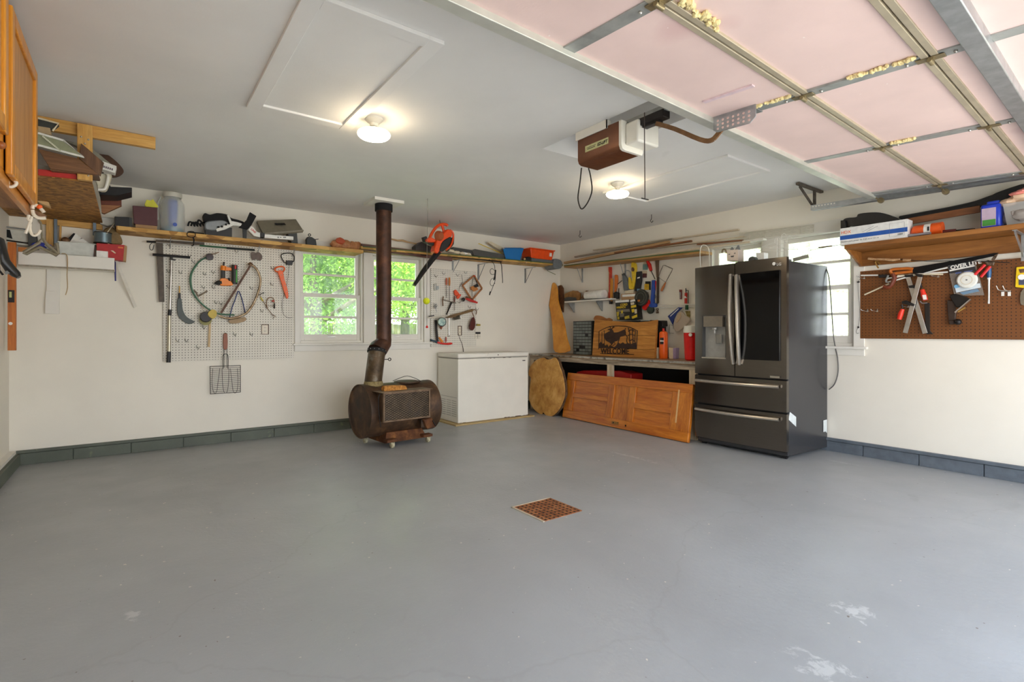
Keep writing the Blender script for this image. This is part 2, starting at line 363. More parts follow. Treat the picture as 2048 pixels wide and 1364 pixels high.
# kerb of painted blocks with a plank on top
mb = MB(); x = XL
while x < 0:
    mb.box(x + .003, min(x + .405, 0) - .003, -.018, 0, 0, .094); x += .405
mb.box(XL, 0, -.006, 0, 0, .1); mb.box(XL + .04, 0, -.03, 0, .098, .121)
struct('baseboard_back', mb, kerb_m, .002)
mb = MB(); y = 0
while y > YF:
    mb.box(-.018, 0, max(y - .405, YF) + .003, y - .003, 0, .094); y -= .405
mb.box(-.006, 0, YF, 0, 0, .1); mb.box(-.03, 0, YF, 0, .098, .123)
struct('baseboard_right', mb, flat('kerb_paint_right', (92, 100, 108), .5, 0, .12, 14, .5), .002)
mb = MB(); mb.box(XL, XL + .07, YF, 0, 0, .095); mb.box(XL, XL + .055, YF, -.02, .095, .1)
struct('baseboard_left', mb, kerb_m, .002)
struct('trim_1', MB().box(XL, XL + .045, YF, -.03, .1, .124), trimw)     # white plank along the left kerb

# ------------------------------------------------------------------ windows
glass_m = glassy('window_glass', (.97, 1, .98), .08, .10)
glass_b = glassy('dusty_window_glass', (.97, .99, 1), .08, .5)
def window(n, axis, a0, a1, z0, z1, glass, lift=True):
    """double-hung sash of four lights; axis 'y' on the back wall, 'x' on the right wall"""
    t = Thing('window_%d' % n, None, None)
    def bx(mb, p, q, d0, d1, y0, y1):
        if axis == 'y': mb.box(p, q, d0, d1, y0, y1)
        else: mb.box(d0, d1, p, q, y0, y1)
        return mb
    zm = (z0 + z1) / 2 - .0
    fr = MB()
    for (p, q, y0, y1) in [(a0, a0 + .03, z0, z1), (a1 - .03, a1, z0, z1), (a0 + .03, a1 - .03, z0, z0 + .03), (a0 + .03, a1 - .03, z1 - .03, z1)]: bx(fr, p, q, .01, .15, y0, y1)
    t.add('window_frame', fr, trimw, bevel=.003)
    for (s0, s1, d, nm) in ((z0 + .03, zm + .025, .03, 'lower_sash'), (zm - .02, z1 - .03, .075, 'upper_sash')):
        sb = MB(); w = .042; mid = (s0 + s1) / 2
        for (p, q, y0, y1) in [(a0 + .03, a0 + .03 + w, s0, s1), (a1 - .03 - w, a1 - .03, s0, s1), (a0 + .03 + w, a1 - .03 - w, s0, s0 + (.07 if d < .05 else w)), (a0 + .03 + w, a1 - .03 - w, s1 - w, s1), (a0 + .03 + w, a1 - .03 - w, mid - .012, mid + .012)]: bx(sb, p, q, d, d + .035, y0, y1)
        i = t.add(nm, sb, trimw, bevel=.003)
        for (y0, y1) in ((s0 + w * .8, mid), (mid, s1 - w * .8)): t.add('pane', bx(MB(), a0 + .05, a1 - .05, d + .015, d + .019, y0, y1), glass, parent=i)
        if d < .05 and lift:
            c = (a0 + a1) / 2; t.add('sash_lift', bx(MB(), c - .045, c + .045, d - .008, d, s0 + .035, s0 + .048), metal_bright, parent=i, bevel=.002)
    r = t.done(); r['kind'] = 'structure'; return r
window(1, 'y', *WA1, glass_m); window(2, 'y', *WA2, glass_m)
window(3, 'x', *WB1, glass_b); window(4, 'x', *WB2, glass_b)
# casings and sills
mb = MB()
for (p, q) in ((-3.838, -3.79), (-3.075, -2.98), (-2.295, -2.215)): mb.box(p, q, -.018, 0, .985, 2.06)
mb.box(-3.838, -2.215, -.018, 0, 2.04, 2.12)
struct('trim_2', mb, trimw, .002)
struct('trim_3', MB().box(-3.86, -2.19, -.045, .03, .965, .987).box(-3.84, -2.21, -.016, 0, .90, .965), trimw, .003)
mb = MB()
for (p, q) in ((-2.53, -2.44), (-3.29, -3.14), (-4.06, -3.975)): mb.box(-.018, 0, p, q, .975, 2.08)
mb.box(-.018, 0, -4.06, -2.44, 2.06, 2.15)
struct('trim_4', mb, trimw, .002)
struct('trim_5', MB().box(-.045, .03, -4.085, -2.42, .955, .977).box(-.016, 0, -4.06, -2.44, .895, .955), trimw, .003)
# white batten under the right-hand shelf
struct('trim_6', MB().box(-.02, 0, -6.4, -4.06, 1.69, 1.76), trimw, .002)

# ------------------------------------------------------------------ outdoors
grass_m = paint('lawn', (120, 150, 70), .9, .25, None, .4, 3)
solo('lawn', MB().box(-25, 25, .16, 40, -.3, -.15), grass_m, 'green lawn seen beyond the windows', 'lawn', kind='stuff')
solo('side_yard', MB().box(.16, 30, -25, .15, -.3, -.15), flat('pale_gravel', (215, 212, 190), .9, 0, .2, 6), 'pale sunlit yard beyond the right wall windows', 'yard', kind='stuff')
solo('driveway', MB().box(-20, .15, -30, YF - .151, -.3, -.01), flat('driveway_concrete', (176, 170, 162), .9, 0, .08, 3), 'pale concrete driveway outside the garage door', 'driveway')
def leaf_mat(name, c1, c2, tr=.45):
    m, n, l, b = nodes(name); mp = coords(n, l); t = noise(n, l, mp, 2.2, 4); r = ramp(n, [(.35, c1), (.65, c2)]); l.new(t.outputs[0], r.inputs[0]); l.new(r.outputs[0], b.inputs['Base Color']); b.inputs['Roughness'].default_value = .6
    tl = n.new('ShaderNodeBsdfTranslucent'); l.new(r.outputs[0], tl.inputs[0]); mx = n.new('ShaderNodeMixShader'); mx.inputs[0].default_value = tr; l.new(b.outputs[0], mx.inputs[1]); l.new(tl.outputs[0], mx.inputs[2]); l.new(mx.outputs[0], n['Material Output'].inputs[0]); return m
lf = [leaf_mat('leaf_lime', (150, 190, 60), (215, 235, 120)), leaf_mat('leaf_green', (110, 155, 60), (170, 200, 95)), leaf_mat('leaf_spruce', (160, 175, 100), (222, 222, 165)), leaf_mat('leaf_pale', (200, 214, 130), (236, 240, 180))]
bark = wood('bark', (70, 56, 44), (112, 96, 80), 'z')
def leaves(cs, n, size, seed, droop=False):
    rg = np.random.default_rng(seed); tot = []
    for (c, r) in cs:
        k = max(1, int(n * r[0] * r[1] * r[2] / sum(q[1][0] * q[1][1] * q[1][2] for q in cs)))
        d = rg.normal(size=(k, 3)); d /= np.linalg.norm(d, axis=1)[:, None]; rr = rg.uniform(.55, 1.0, (k, 1))
        p = np.array(c) + d * rr * np.array(r)
        if droop: p[:, 2] -= .35 * (np.abs(d[:, 0]) + np.abs(d[:, 1])) * r[2] * .5
        tot.append(p)
    P = np.concatenate(tot); k = len(P); a = rg.normal(size=(k, 3)); a /= np.linalg.norm(a, axis=1)[:, None]; b = rg.normal(size=(k, 3)); b -= a * (a * b).sum(1)[:, None]; b /= np.linalg.norm(b, axis=1)[:, None]
    s = size * rg.uniform(.6, 1.3, (k, 1)); v = np.stack([P - a * s, P - b * s * .45, P + a * s, P + b * s * .45], 1).reshape(-1, 3)
    me = bpy.data.meshes.new('foliage'); me.from_pydata(v.tolist(), [], [(4 * i, 4 * i + 1, 4 * i + 2, 4 * i + 3) for i in range(k)]); me.update(); return me
def tree(x, y, h, r, mat, label, n=7000, size=.11, seed=1, trunk=.14, z0=-.15, conifer=False):
    n = int(n * 2.2); size *= .62
    root = bpy.data.objects.new('tree', None); COL.objects.link(root); root.location = (x, y, z0); tag(root, label, 'tree')
    rnd = random.Random(seed); cs = []
    if conifer:
        for i in range(9): q = i / 9; cs.append(((rnd.uniform(-.2, .2), rnd.uniform(-.2, .2), h * (.08 + .9 * q)), (r * (1.05 - q), r * (1.05 - q), h * .09)))
    else:
        for i in range(12): cs.append(((rnd.uniform(-.65, .65) * r, rnd.uniform(-.65, .65) * r, h * rnd.uniform(.3, .9)), (r * .48, r * .48, h * .16)))
    me = leaves(cs, n, size, seed, conifer); me.materials.append(mat); o = bpy.data.objects.new('foliage', me); COL.objects.link(o); o.parent = root
    tm = MB().tube([(0, 0, 0), (.05, 0, h * .3), (0, .06, h * .6), (0, 0, h * .9)], .1, 10, radii=[trunk, trunk * .8, trunk * .5, .02])
    for i in range(6):
        a = rnd.uniform(0, 6.28); zz = h * rnd.uniform(.3, .6); tm.tube([(0, 0, zz), (math.cos(a) * r * .4, math.sin(a) * r * .4, zz + h * .12), (math.cos(a) * r * .8, math.sin(a) * r * .8, zz + h * .2)], .03, 6, radii=[trunk * .45, trunk * .3, .01])
    t = _mesh('trunk', tm, bark, V((0, 0, 0))); t.parent = root
    return root
tree(-2.2, 5.2, 4.2, 2.0, lf[1], 'leafy green tree in front of the fence, seen through the upper left window lights', 18000, 0.062, 3)
tree(.4, 6.5, 5.5, 2.4, lf[0], 'lime green tree behind the fence, seen through the right pair of lights', 20000, 0.074, 4)
tree(1.6, 4.2, 4.6, 1.3, lf[2], 'pale drooping spruce right of the garden, near the fence', 18000, 0.043, 5, conifer=True)
tree(-4.5, 8.5, 6.5, 2.6, lf[0], 'tall lime tree far left behind the fence', 18000, 0.081, 6)
tree(-.8, 9.5, 7, 2.8, lf[1], 'tall dark green tree furthest behind the fence', 18000, 0.087, 7)
tree(4.5, 8.0, 6.5, 2.6, lf[0], 'tall lime tree far right behind the fence', 18000, 0.081, 8)
tree(3.4, 1.2, 4.2, 1.6, lf[3], 'yellow green tree in the side yard near the house corner', 16000, 0.062, 9)
tree(6.2, -.8, 5.0, 2.0, lf[3], 'green tree in the side yard behind the right wall windows', 16000, 0.074, 10)
tree(9.0, -2.8, 6.0, 2.4, lf[3], 'large lime tree at the far edge of the side yard', 8000, .14, 11)
# board fence behind the garden
t = Thing('board_fence', 'weathered vertical board fence across the back garden', 'fence')
fb = wood('fence_wood', (150, 142, 120), (196, 188, 160), 'z'); mb = MB(); x = -9
while x < 9:
    mb.box(x, x + .135, 7.2, 7.22, -.15, 1.35 + .02 * math.sin(x * 9)); x += .145
t.add('fence_boards', mb, fb); t.add('fence_rail', MB().box(-9, 9, 7.22, 7.26, .1, .19), fb); t.add('fence_rail', MB().box(-9, 9, 7.22, 7.26, 1.0, 1.09), fb); t.done()

# ------------------------------------------------------------------ ceiling fittings
def hatch(x0, x1, y0, y1, label, w=.075):
    t = Thing('ceiling_hatch', label, 'hatch')
    for a in [(x0, x0 + w, y0, y1), (x1 - w, x1, y0, y1), (x0 + w, x1 - w, y0, y0 + w), (x0 + w, x1 - w, y1 - w, y1)]: t.add('frame_board', MB().box(a[0], a[1], a[2], a[3], H - .019, H - .0005), ceil_m, bevel=.002)
    t.add('panel', MB().box(x0 + w, x1 - w, y0 + w, y1 - w, H - .006, H - .0005), ceil_m); t.done()
hatch(-4.715, -4.10, -3.80, -2.53, 'square attic hatch panel framed with flat boards, left of the garage door')
hatch(-1.66, -1.03, -3.74, -2.46, 'attic hatch panel framed with flat boards, on the ceiling right of the door opener', .05)
bulb_m = glow('bulb_glow', (1.0, .80, .54), 17)
def lamp(x, y, label):
    t = Thing('ceiling_lamp', label, 'lamp', 'bare disc lamps on the ceiling')
    t.add('lamp_holder', MB().lathe([(.055, 0), (.055, -.012), (.035, -.03), (.026, -.034), (.024, -.05), (.001, -.05)], (x, y, H), n=28), white_pl)
    t.add('bulb_base', MB().lathe([(.013, -.045), (.02, -.066), (.060, -.078), (.094, -.086), (.094, -.089), (.001, -.089)], (x, y, H), n=32), white_pl); t.add('bulb', MB().lathe([(.001, -.0895), (.096, -.0895), (.100, -.098), (.098, -.108), (.085, -.120), (.04, -.128), (.001, -.129)], (x, y, H), n=32), bulb_m)
    t.done()
lamp(-4.037, -2.781, 'glowing disc bulb in a ceiling socket beside the framed hatch on the left')
lamp(-1.761, -2.739, 'glowing disc bulb in a ceiling socket below and beyond the door opener')
def ceil_hook(px, py, label):
    p = PZ(px, py, H); solo('ceiling_hook', MB().tube([p, p + V((0, 0, -.05)), p + V((-.02, 0, -.075)), p + V((0, 0, -.09)), p + V((.022, 0, -.078)), p + V((.024, 0, -.066))], .0035, 6), metal_dark, label, 'hook', 'screw hooks in the ceiling')
ceil_hook(1160, 461, 'dark screw hook in the ceiling, nearer the room corner'); ceil_hook(1303, 429, 'dark screw hook in the ceiling, nearer the refrigerator')
# floor drain
t = Thing('floor_drain', 'square rusty drain grate set in the grey floor', 'drain'); rust = rusty('drain_rust', (92, 50, 26), (150, 92, 52), (196, 140, 92), 22)
mb = MB(); mb.box(-3.325, -3.02, -3.585, -3.285, 0, .004); t.add('grate', mb, rust)
mb = MB(); random.seed(4)
for i in range(9):
    for j in range(9):
        cx_, cy_ = -3.305 + i * .033, -3.57 + j * .033; mb.box(cx_ - .006, cx_ + .006, cy_ - .012, cy_ + .004, .0042, .0046)
t.add('slot_holes', mb, blackm, kind='stuff'); t.add('rim', MB().box(-3.335, -3.325, -3.59, -3.28, 0, .006).box(-3.335, -3.02, -3.285, -3.275, 0, .006), flat('chipped_rim', (190, 180, 160), .7)); t.done()

# ------------------------------------------------------------------ garage door (open, lying under the ceiling)
def DP(x, v, w):       # x across, v back from the top edge towards the opening, w down from the door plane
    return V((x + .03 * v, -4.252 - v + .031 * (x + .5), 2.208 - .045 * v - w))
def dbox(x0, x1, v0, v1, w0, w1, mb=None):
    mb = mb or MB(); q = [(x0, v0), (x1, v0), (x1, v1), (x0, v1)]
    return mb.hexa([DP(x, v, w1) for x, v in q], [DP(x, v, w0) for x, v in q])
foam = paint('pink_foam', (230, 203, 196), .75, .05, [(1.1, .66, (212, 172, 170), .5), (40, .77, (250, 240, 235), .7)], .1, 2)
rail_m = flat('beige_steel', (186, 174, 150), .5, .3, .08, 12)
stile_m = flat('dull_galvanised_steel', (158, 160, 156), .45, .3, .15, 12)
spray_m = flat('yellow_spray_foam', (240, 218, 160), .8, 0, .25, 40, .6)
t = Thing('garage_door', 'open sectional garage door with pink foam insulation and steel ribs under the ceiling', 'garage door')
xs = [-5.30, -3.885, -2.805, -1.75, -.53]; xl0, xl1 = -5.34, -.46; SH = .462
for k in range(4):
    v0, v1 = k * SH + .002, (k + 1) * SH - .002
    i = t.add('door_section', dbox(xl0, xl1, v0, v1, -.045, -.035), flat('door_skin', (225, 222, 214), .5))
    for a, b in zip(xs[:-1], xs[1:]): t.add('foam_panel', dbox(a + .03, b - .03, v0 + .02, v1 - .02, -.03, -.004 + .004 * ((k + int(a * 7)) % 2)), foam, parent=i)
    for s in xs: t.add('stile', dbox(s - .031, s + .031, v0 + .01, v1 - .01, -.02, .006), stile_m, parent=i, bevel=.002)
for k in (1, 2, 3):
    v = k * SH
    m_ = MB(); dbox(xl0, xl1, v - .027, v - .003, -.02, .010, m_); dbox(xl0, xl1, v + .003, v + .027, -.02, .008, m_); t.add('rail', m_, rail_m, bevel=.002)
    for s in xs:
        h_ = MB(); dbox(s - .018, s + .018, v - .045, v + .045, .009, .013, h_); h_.cyl(DP(s - .022, v, .022), DP(s + .022, v, .022), .009, n=12); dbox(s - .012, s + .012, v - .010, v + .010, .012, .026, h_)
        t.add('hinge', h_, flat('zinc_yellow', (150, 136, 104), .4, .7), bevel=.001)
        b_ = MB()
        for dv in (-.075, .075): b_.ball(DP(s, v + dv, .01), .007, n=8)
        t.add('hinge_bolts', b_, metal_bright)
t.add('top_strut', dbox(xl0, xl1, -.012, .045, -.04, .028), flat('strut_galvanised', (196, 196, 186), .42, .35, .06, 10), bevel=.003)
t.add('strut', dbox(xl0, xl1, 1.035, 1.10, -.02, .045), metal_galv, bevel=.004)
t.add('end_frame', dbox(xl1 - .045, xl1, 0, 4 * SH, -.02, .014), metal_galv)
bxx = -2.86; m_ = MB(); dbox(bxx, bxx + .09, .06, .26, .008, .012, m_); m_.hexa([DP(bxx, v, w) for v, w in [(.05, .0), (.27, .0), (.27, .06), (.24, .085), (.07, .085), (.05, .07)]], [DP(bxx + .005, v, w) for v, w in [(.05, .0), (.27, .0), (.27, .06), (.24, .085), (.07, .085), (.05, .07)]])
br = t.add('operator_bracket', m_, metal_galv, bevel=.001)
h_ = MB()
for a in range(7):
    for b in range(3): h_.cyl(DP(bxx - .0002, .075 + a * .027, .028 + b * .02), DP(bxx - .0014, .075 + a * .027, .028 + b * .02), .006, n=8)
t.add('bracket_holes', h_, flat('hole_pink', (214, 186, 178), .8), parent=br, kind='stuff')
for (x0, x1, v0, v1, s) in ((-3.84, -3.58, SH + .03, SH + .06, 1), (-2.845, -2.835, .10, .42, 2), (-1.79, -1.78, SH + .05, SH + .16, 3), (-2.845, -2.835, SH + .18, SH + .42, 4)):
    g = MB(); rnd = random.Random(s)
    for q in range(48): g.ball(DP(rnd.uniform(x0, x1), rnd.uniform(v0, v1), .004), rnd.uniform(.006, .011), n=8, rough=.2, seed=q)
    t.add('spray_foam', g, spray_m)
r_ = MB()
for v in (.05, SH, 2 * SH, 3 * SH): r_.cyl(DP(-.47, v, .03), DP(-.36, v, .03), .006, n=8); r_.cyl(DP(-.375, v, .03), DP(-.35, v, .03), .022, n=14)
t.add('rollers', r_, flat('zinc_yellow', (150, 136, 104), .4, .7))
tb = MB(); tb.prism([DP(x, v, .006) for x, v in ((-3.05, .12), (-3.05, .36), (-3.075, .36), (-3.075, .12))], (0, 0, .008)); t.add('tape_strip', tb, flat('clear_tape', (225, 200, 205), .3))
t.done()
# horizontal track on the right, with its hanger
t = Thing('door_track', 'galvanised overhead door track along the right wall', 'track'); tm = MB()
P0, P1 = PB(1624, 421, .30), PB(2048, 357, .30); dr = (P1 - P0) / abs(P1.y - P0.y); P1 = P0 + dr * 2.75
for (dx, dz, w, h) in ((0, 0, .05, .004), (-.025, .02, .003, .045), (.025, .02, .003, .045)): tm.bar(P0 + V((dx, 0, dz)), P1 + V((dx, 0, dz)), w, h)
t.add('track_rail', tm, metal_galv); hm = MB()
for a in range(8): hm.cyl(P0 + dr * (.02 + a * .025) + V((-.026, 0, .028)), P0 + dr * (.02 + a * .025) + V((-.0285, 0, .028)), .006, n=8)
t.add('slots', hm, white_pl); t.done()
t = Thing('track_hanger', 'rusty angle-iron triangle hanger between ceiling and track end', 'bracket'); am = rusty('old_angle_iron', (62, 56, 50), (96, 88, 78), (122, 108, 92), 14)
yh = 3.715
t.add('ceiling_arm', MB().bar(PA(1595, 367, yh), V((-.03, -yh, 2.425)), .03, .02), am); t.add('diagonal_arm', MB().bar(PA(1599, 372, yh), PA(1627, 414, yh), .03, .006, (0, 1, 0)), am); t.add('upright_arm', MB().bar(PA(1629, 382, yh), PA(1629, 417, yh), .022, .02, (0, 1, 0)), am); t.done()
# opener
t = Thing('garage_door_opener', 'brown metal door opener motor with white light cover hanging from the ceiling', 'door opener')
bx = MB(); X0, X1, Z0, Z1, YN, YA = -2.85, -2.655, 2.223, 2.40, -3.735, -3.37
prof = [(X0, Z1), (X0, Z0 + .03), (X0 + .01, Z0 + .008), (X0 + .03, Z0), (X1 - .01, Z0), (X1, Z0 + .02), (X1, Z1)]
bx.loft([[(x, YA, z) for x, z in prof], [(x, YN, z) for x, z in prof]]); brown = rusty('brown_enamel', (92, 52, 30), (108, 64, 40), (122, 74, 44), 4, .35, .3); t.add('motor_housing', bx, brown)
cv = MB(); p2 = [(x + (.004 if x > -2.8 else -.004), z + (.0 if z > 2.3 else -.004)) for x, z in prof]; cv.loft([[(x, YN, z) for x, z in p2], [(x, YN - .02, z) for x, z in p2]]); t.add('end_plate', cv, white_pl)
t.add('light_cover', MB().box(-2.82, -2.62, YN - .12, YN - .02, 2.25, 2.385), white_pl, bevel=.012)
o_ = V((X0 - .002, -3.455, 2.30)); pt = MB().box(X0 - .0015, X0 + .001, -3.645, -3.44, 2.288, 2.328); lb = t.add('label_plate', pt, flat('label_green', (196, 194, 140), .5))
t.add('lettering', textmb('EZ-LIFT', (X0 - .002, -3.55, 2.298), (0, -1, 0), (0, 0, 1), .026, .0006, .0009, .25), black, parent=lb)
lm = MB(); lm.box(X0 - .0022, X0 - .0015, -3.535, -3.455, 2.311, 2.314).box(X0 - .0022, X0 - .0015, -3.53, -3.46, 2.301, 2.305); t.add('small_print', lm, metal_dark, parent=lb)
t.add('hanger_plate', MB().box(X0 - .012, X0 - .004, -3.64, -3.36, 2.385, 2.438).box(X0 - .012, X0 + .03, -3.64, -3.635, 2.385, 2.438), trimw)
rl = MB(); rl.box(-2.79, -2.75, -6.4, -3.6, 2.385, 2.415); t.add('drive_rail', rl, stile_m)
t.add('trolley', MB().box(-2.80, -2.735, -4.02, -3.80, 2.345, 2.39).box(-2.79, -2.745, -3.98, -3.86, 2.33, 2.35), metal_dark, bevel=.004)
ar = MB(); pts = [plane(x, y, 0, -2.80) for x, y in smooth([(1312, 247), (1350, 258), (1400, 279), (1422, 281), (1436, 268), (1449, 251)], 3)]
for a, b in zip(pts[:-1], pts[1:]): ar.bar(a, b, .010, .024, (b - a).cross(V((1, 0, 0))))
t.add('curved_arm', ar, rusty('brown_steel', (110, 78, 50), (136, 100, 66), (156, 120, 84), 10, .45, .5))
cd_ = MB(); a = plane(1289, 280, 1, -3.93); b = plane(1290, 398, 1, -3.93); cd_.tube([a + V((0, 0, .16)), a, b], .003, 6); c_ = t.add('pull_cord', cd_, flat('cord_brown', (70, 60, 54), .8))
t.add('pull_handle', MB().cyl(b + V((-.03, 0, 0)), b + V((.03, 0, 0)), .0035, n=8), metal_dark, parent=c_)
cb = MB(); cb.tube([plane(x, y, 1, -3.40) for x, y in smooth([(1163, 336), (1160, 365), (1156, 395), (1160, 414), (1166, 417), (1177, 402), (1184, 380), (1181, 352), (1177, 336)], 4)], .0045, 7); t.add('cable_loop', cb, metal_dark)
t.done()
# ------------------------------------------------------------------ large things
steel_f = None
def fridge_mat():
    m, n, l, b = nodes('dark_stainless_steel'); mp = coords(n, l, (1, 1, 160)); t = noise(n, l, mp, 6, 3)
    r = ramp(n, [(.3, (104, 98, 92)), (.7, (118, 112, 105))]); l.new(t.outputs[0], r.inputs[0]); l.new(r.outputs[0], b.inputs['Base Color'])
    b.inputs['Metallic'].default_value = .95; b.inputs['Roughness'].default_value = .17; bump(n, l, b, t.outputs[0], .03, .001); return m
fst = fridge_mat(); fside = flat('dark_grey_enamel', (74, 74, 76), .25, .5, .05, 3); hst = flat('brushed_handle', (196, 188, 176), .28, .85, .05, 30)
t = Thing('refrigerator', 'tall dark stainless french door refrigerator against the right wall under the windows', 'refrigerator')
ya, yb, ym = -2.835, -3.728, -3.268
t.add('cabinet_body', MB().hexa([(-.69, yb + .012, .03), (-.012, yb - .028, .03), (-.012, ya - .045, .03), (-.69, ya - .005, .03)], [(-.69, yb + .012, 1.725), (-.012, yb - .028, 1.725), (-.012, ya - .045, 1.725), (-.69, ya - .005, 1.725)]), fside, bevel=.004)
def fdoor(y0, y1, z0, z1):       # slab with a gently bowed front
    mb = MB(); n = 10; f = []
    for i in range(n + 1):
        q = i / n; y = y0 + (y1 - y0) * q; yc = (ya + yb) / 2; e = 1 - ((y - yc) / ((ya - yb) / 2)) ** 2; f.append((-.735 - .02 * e, y))
    pr = [(-.695, y0)] + f + [(-.695, y1)]
    return mb.loft([[(x, y, z0) for x, y in pr], [(x, y, z1) for x, y in pr]])
fx = -.752
# left door, built round its dispenser bay
hy0, hy1, hz0, hz1 = PB(1404, 700, .75).y, PB(1452, 700, .75).y, PB(1425, 717, .75).z, PB(1425, 631, .75).z
ld = MB()
for (p, q, z0, z1) in ((ya, hy0, .70, 1.745), (hy1, ym + .004, .70, 1.745), (hy0, hy1, .70, hz0), (hy0, hy1, hz1, 1.745)):
    s_ = fdoor(p, q, z0, z1); me_ = bpy.data.meshes.new("x"); s_.bm.to_mesh(me_); ld.bm.from_mesh(me_); bpy.data.meshes.remove(me_); s_.bm.free()
i = t.add('door', ld, fst)
bay = MB(); bay.box(-.71, -.695, hy1, hy0, hz0, hz1)
t.add('dispenser_bay', bay, flat('dispenser_grey', (150, 148, 142), .35, .3), parent=i)
sd = MB(); sd.box(-.75, -.71, hy0 - .012, hy0 - .002, hz0, hz1 - .02).box(-.75, -.71, hy1 + .002, hy1 + .008, hz0, hz1 - .02).box(-.75, -.71, hy1, hy0, hz1 - .02, hz1 - .001); t.add('bay_lining', sd, flat('lining_dark', (60, 60, 60), .4), parent=i)
t.add('drip_tray', MB().box(-.756, -.71, hy1, hy0, hz0, hz0 + .012), hst, parent=i)
t.add('control_panel', MB().box(-.762, -.72, PB(1445, 640, .76).y, PB(1407, 640, .76).y, PB(1425, 653.5, .76).z, PB(1425, 632, .76).z), flat('panel_taupe', (128, 118, 104), .35, .5), parent=i)
nz = MB(); c = PB(1429, 658, .735); nz.lathe([(.03, .012), (.028, -.005), (.014, -.012), (.012, -.04), (.001, -.04)], (c.x, c.y, c.z), n=16); t.add('water_nozzle', nz, flat('nozzle_grey', (150, 146, 138), .3, .4), parent=i)
c = PB(1438, 678, .73); t.add('dispenser_paddle', MB().box(c.x - .006, c.x + .006, c.y - .03, c.y + .03, c.z - .045, c.z + .045), flat('paddle_grey', (130, 126, 118), .3, .3), parent=i, bevel=.006)
def fhandle(ps, d0, d1, r=.0175):
    k = len(ps); return MB().tube([PB(x, y, .765 + (d1) * math.sin(math.pi * q / (k - 1))) for q, (x, y) in enumerate(ps)], r, 10, flat=1.5)
t.add('door_handle', fhandle(smooth([(1461, 550), (1460, 580), (1459, 620), (1460, 660), (1463, 700), (1466, 727)], 4), .0, .05), hst, parent=i)
j = t.add('door', fdoor(ym - .004, yb, .70, 1.755), fst)
gz0, gz1 = PB(1559, 722, .757).z, PB(1559, 539.5, .757).z; gy0, gy1 = PB(1480, 600, .757).y, PB(1559, 600, .757).y
t.add('glass_panel', MB().box(-.759, -.74, gy1, gy0, gz0, gz1), flat('black_mirror_glass', (6, 6, 7), .05, 0, .02, 5, spec=.35), parent=j, bevel=.003)
t.add('door_handle', fhandle(smooth([(1473, 551), (1473, 580), (1474, 620), (1475, 660), (1477, 700), (1478, 728)], 4), 0, .05), hst, parent=j)
t.add('maker_mark', textmb('LG', PB(1553, 531.5, .765), (0, -1, 0), (0, 0, 1), .034, .0008), flat('mark_silver', (215, 212, 205), .3), parent=j)
c = PB(1548, 527.5, .763); t.add('round_emblem', MB().cyl(c, c + V((-.002, 0, 0)), .0145, n=24), flat('mark_silver', (215, 212, 205), .3), parent=j)
c = PB(1549, 754, .76); t.add('badge', MB().box(c.x, c.x + .008, c.y - .04, c.y + .04, c.z - .008, c.z + .008), hst, parent=j)
for (z0, z1, hy, hy2) in ((.415, .685, (1391, 761), (1557, 773)), (.075, .398, (1391, 817), (1557, 840))):
    q = t.add('freezer_drawer', fdoor(ya, yb, z0, z1), fst)
    a, b = PB(*hy, .77), PB(*hy2, .77); a.z = b.z = (a.z + b.z) / 2; pts = [a.lerp(b, s / 12) + V((-.045 * math.sin(math.pi * s / 12), 0, 0)) for s in range(13)]
    t.add('drawer_handle', MB().tube(pts, .017, 10, flat=.9), hst, parent=q)
t.add('gasket_gaps', MB().box(-.70, -.69, yb + .01, ya - .01, .06, 1.72), blackm)
t.add('toe_grille', MB().box(-.685, -.60, yb + .03, ya - .03, .02, .07), blackm)
for y in (yb + .05, ya - .06): t.add('foot', MB().cyl((-.66, y - .02, .022), (-.66, y + .02, .022), .022, n=16), black)
t.add('hinge_cover', MB().box(-.71, -.60, yb + .02, yb + .11, 1.725, 1.745), flat('hinge_grey', (70, 68, 64), .4), bevel=.004); t.add('hinge_cover', MB().box(-.71, -.60, ya - .11, ya - .02, 1.725, 1.742), flat('hinge_grey', (70, 68, 64), .4), bevel=.004)
st_ = MB(); st_.prism([plane(x, y, 1, yb + .004) for x, y in ((1580, 824), (1601, 841), (1596, 857), (1577, 839))], (0, .002, 0)); t.add('paper_sticker', st_, flat('sticker_paper', (214, 220, 218), .6))
st_ = MB(); st_.prism([plane(x, y, 1, yb - .029) for x, y in ((1647, 841), (1654, 839), (1654, 866), (1651, 863), (1647, 864))], (0, .002, 0)); t.add('paper_sticker', st_, flat('sticker_paper', (214, 220, 218), .6))
cb = MB(); cb.tube([V((-.05, -3.70, 1.735))] + [PB(x, y, .03) for x, y in smooth([(1652, 536), (1658, 556), (1662, 600)], 3)] + [PB(x, y, .02) for x, y in smooth([(1664, 630), (1668, 680), (1675, 715), (1676, 745), (1669, 768), (1658, 779)], 4)], .005, 7); t.add('power_cable', cb, flat('grey_cable', (96, 92, 88), .5))
t.done()

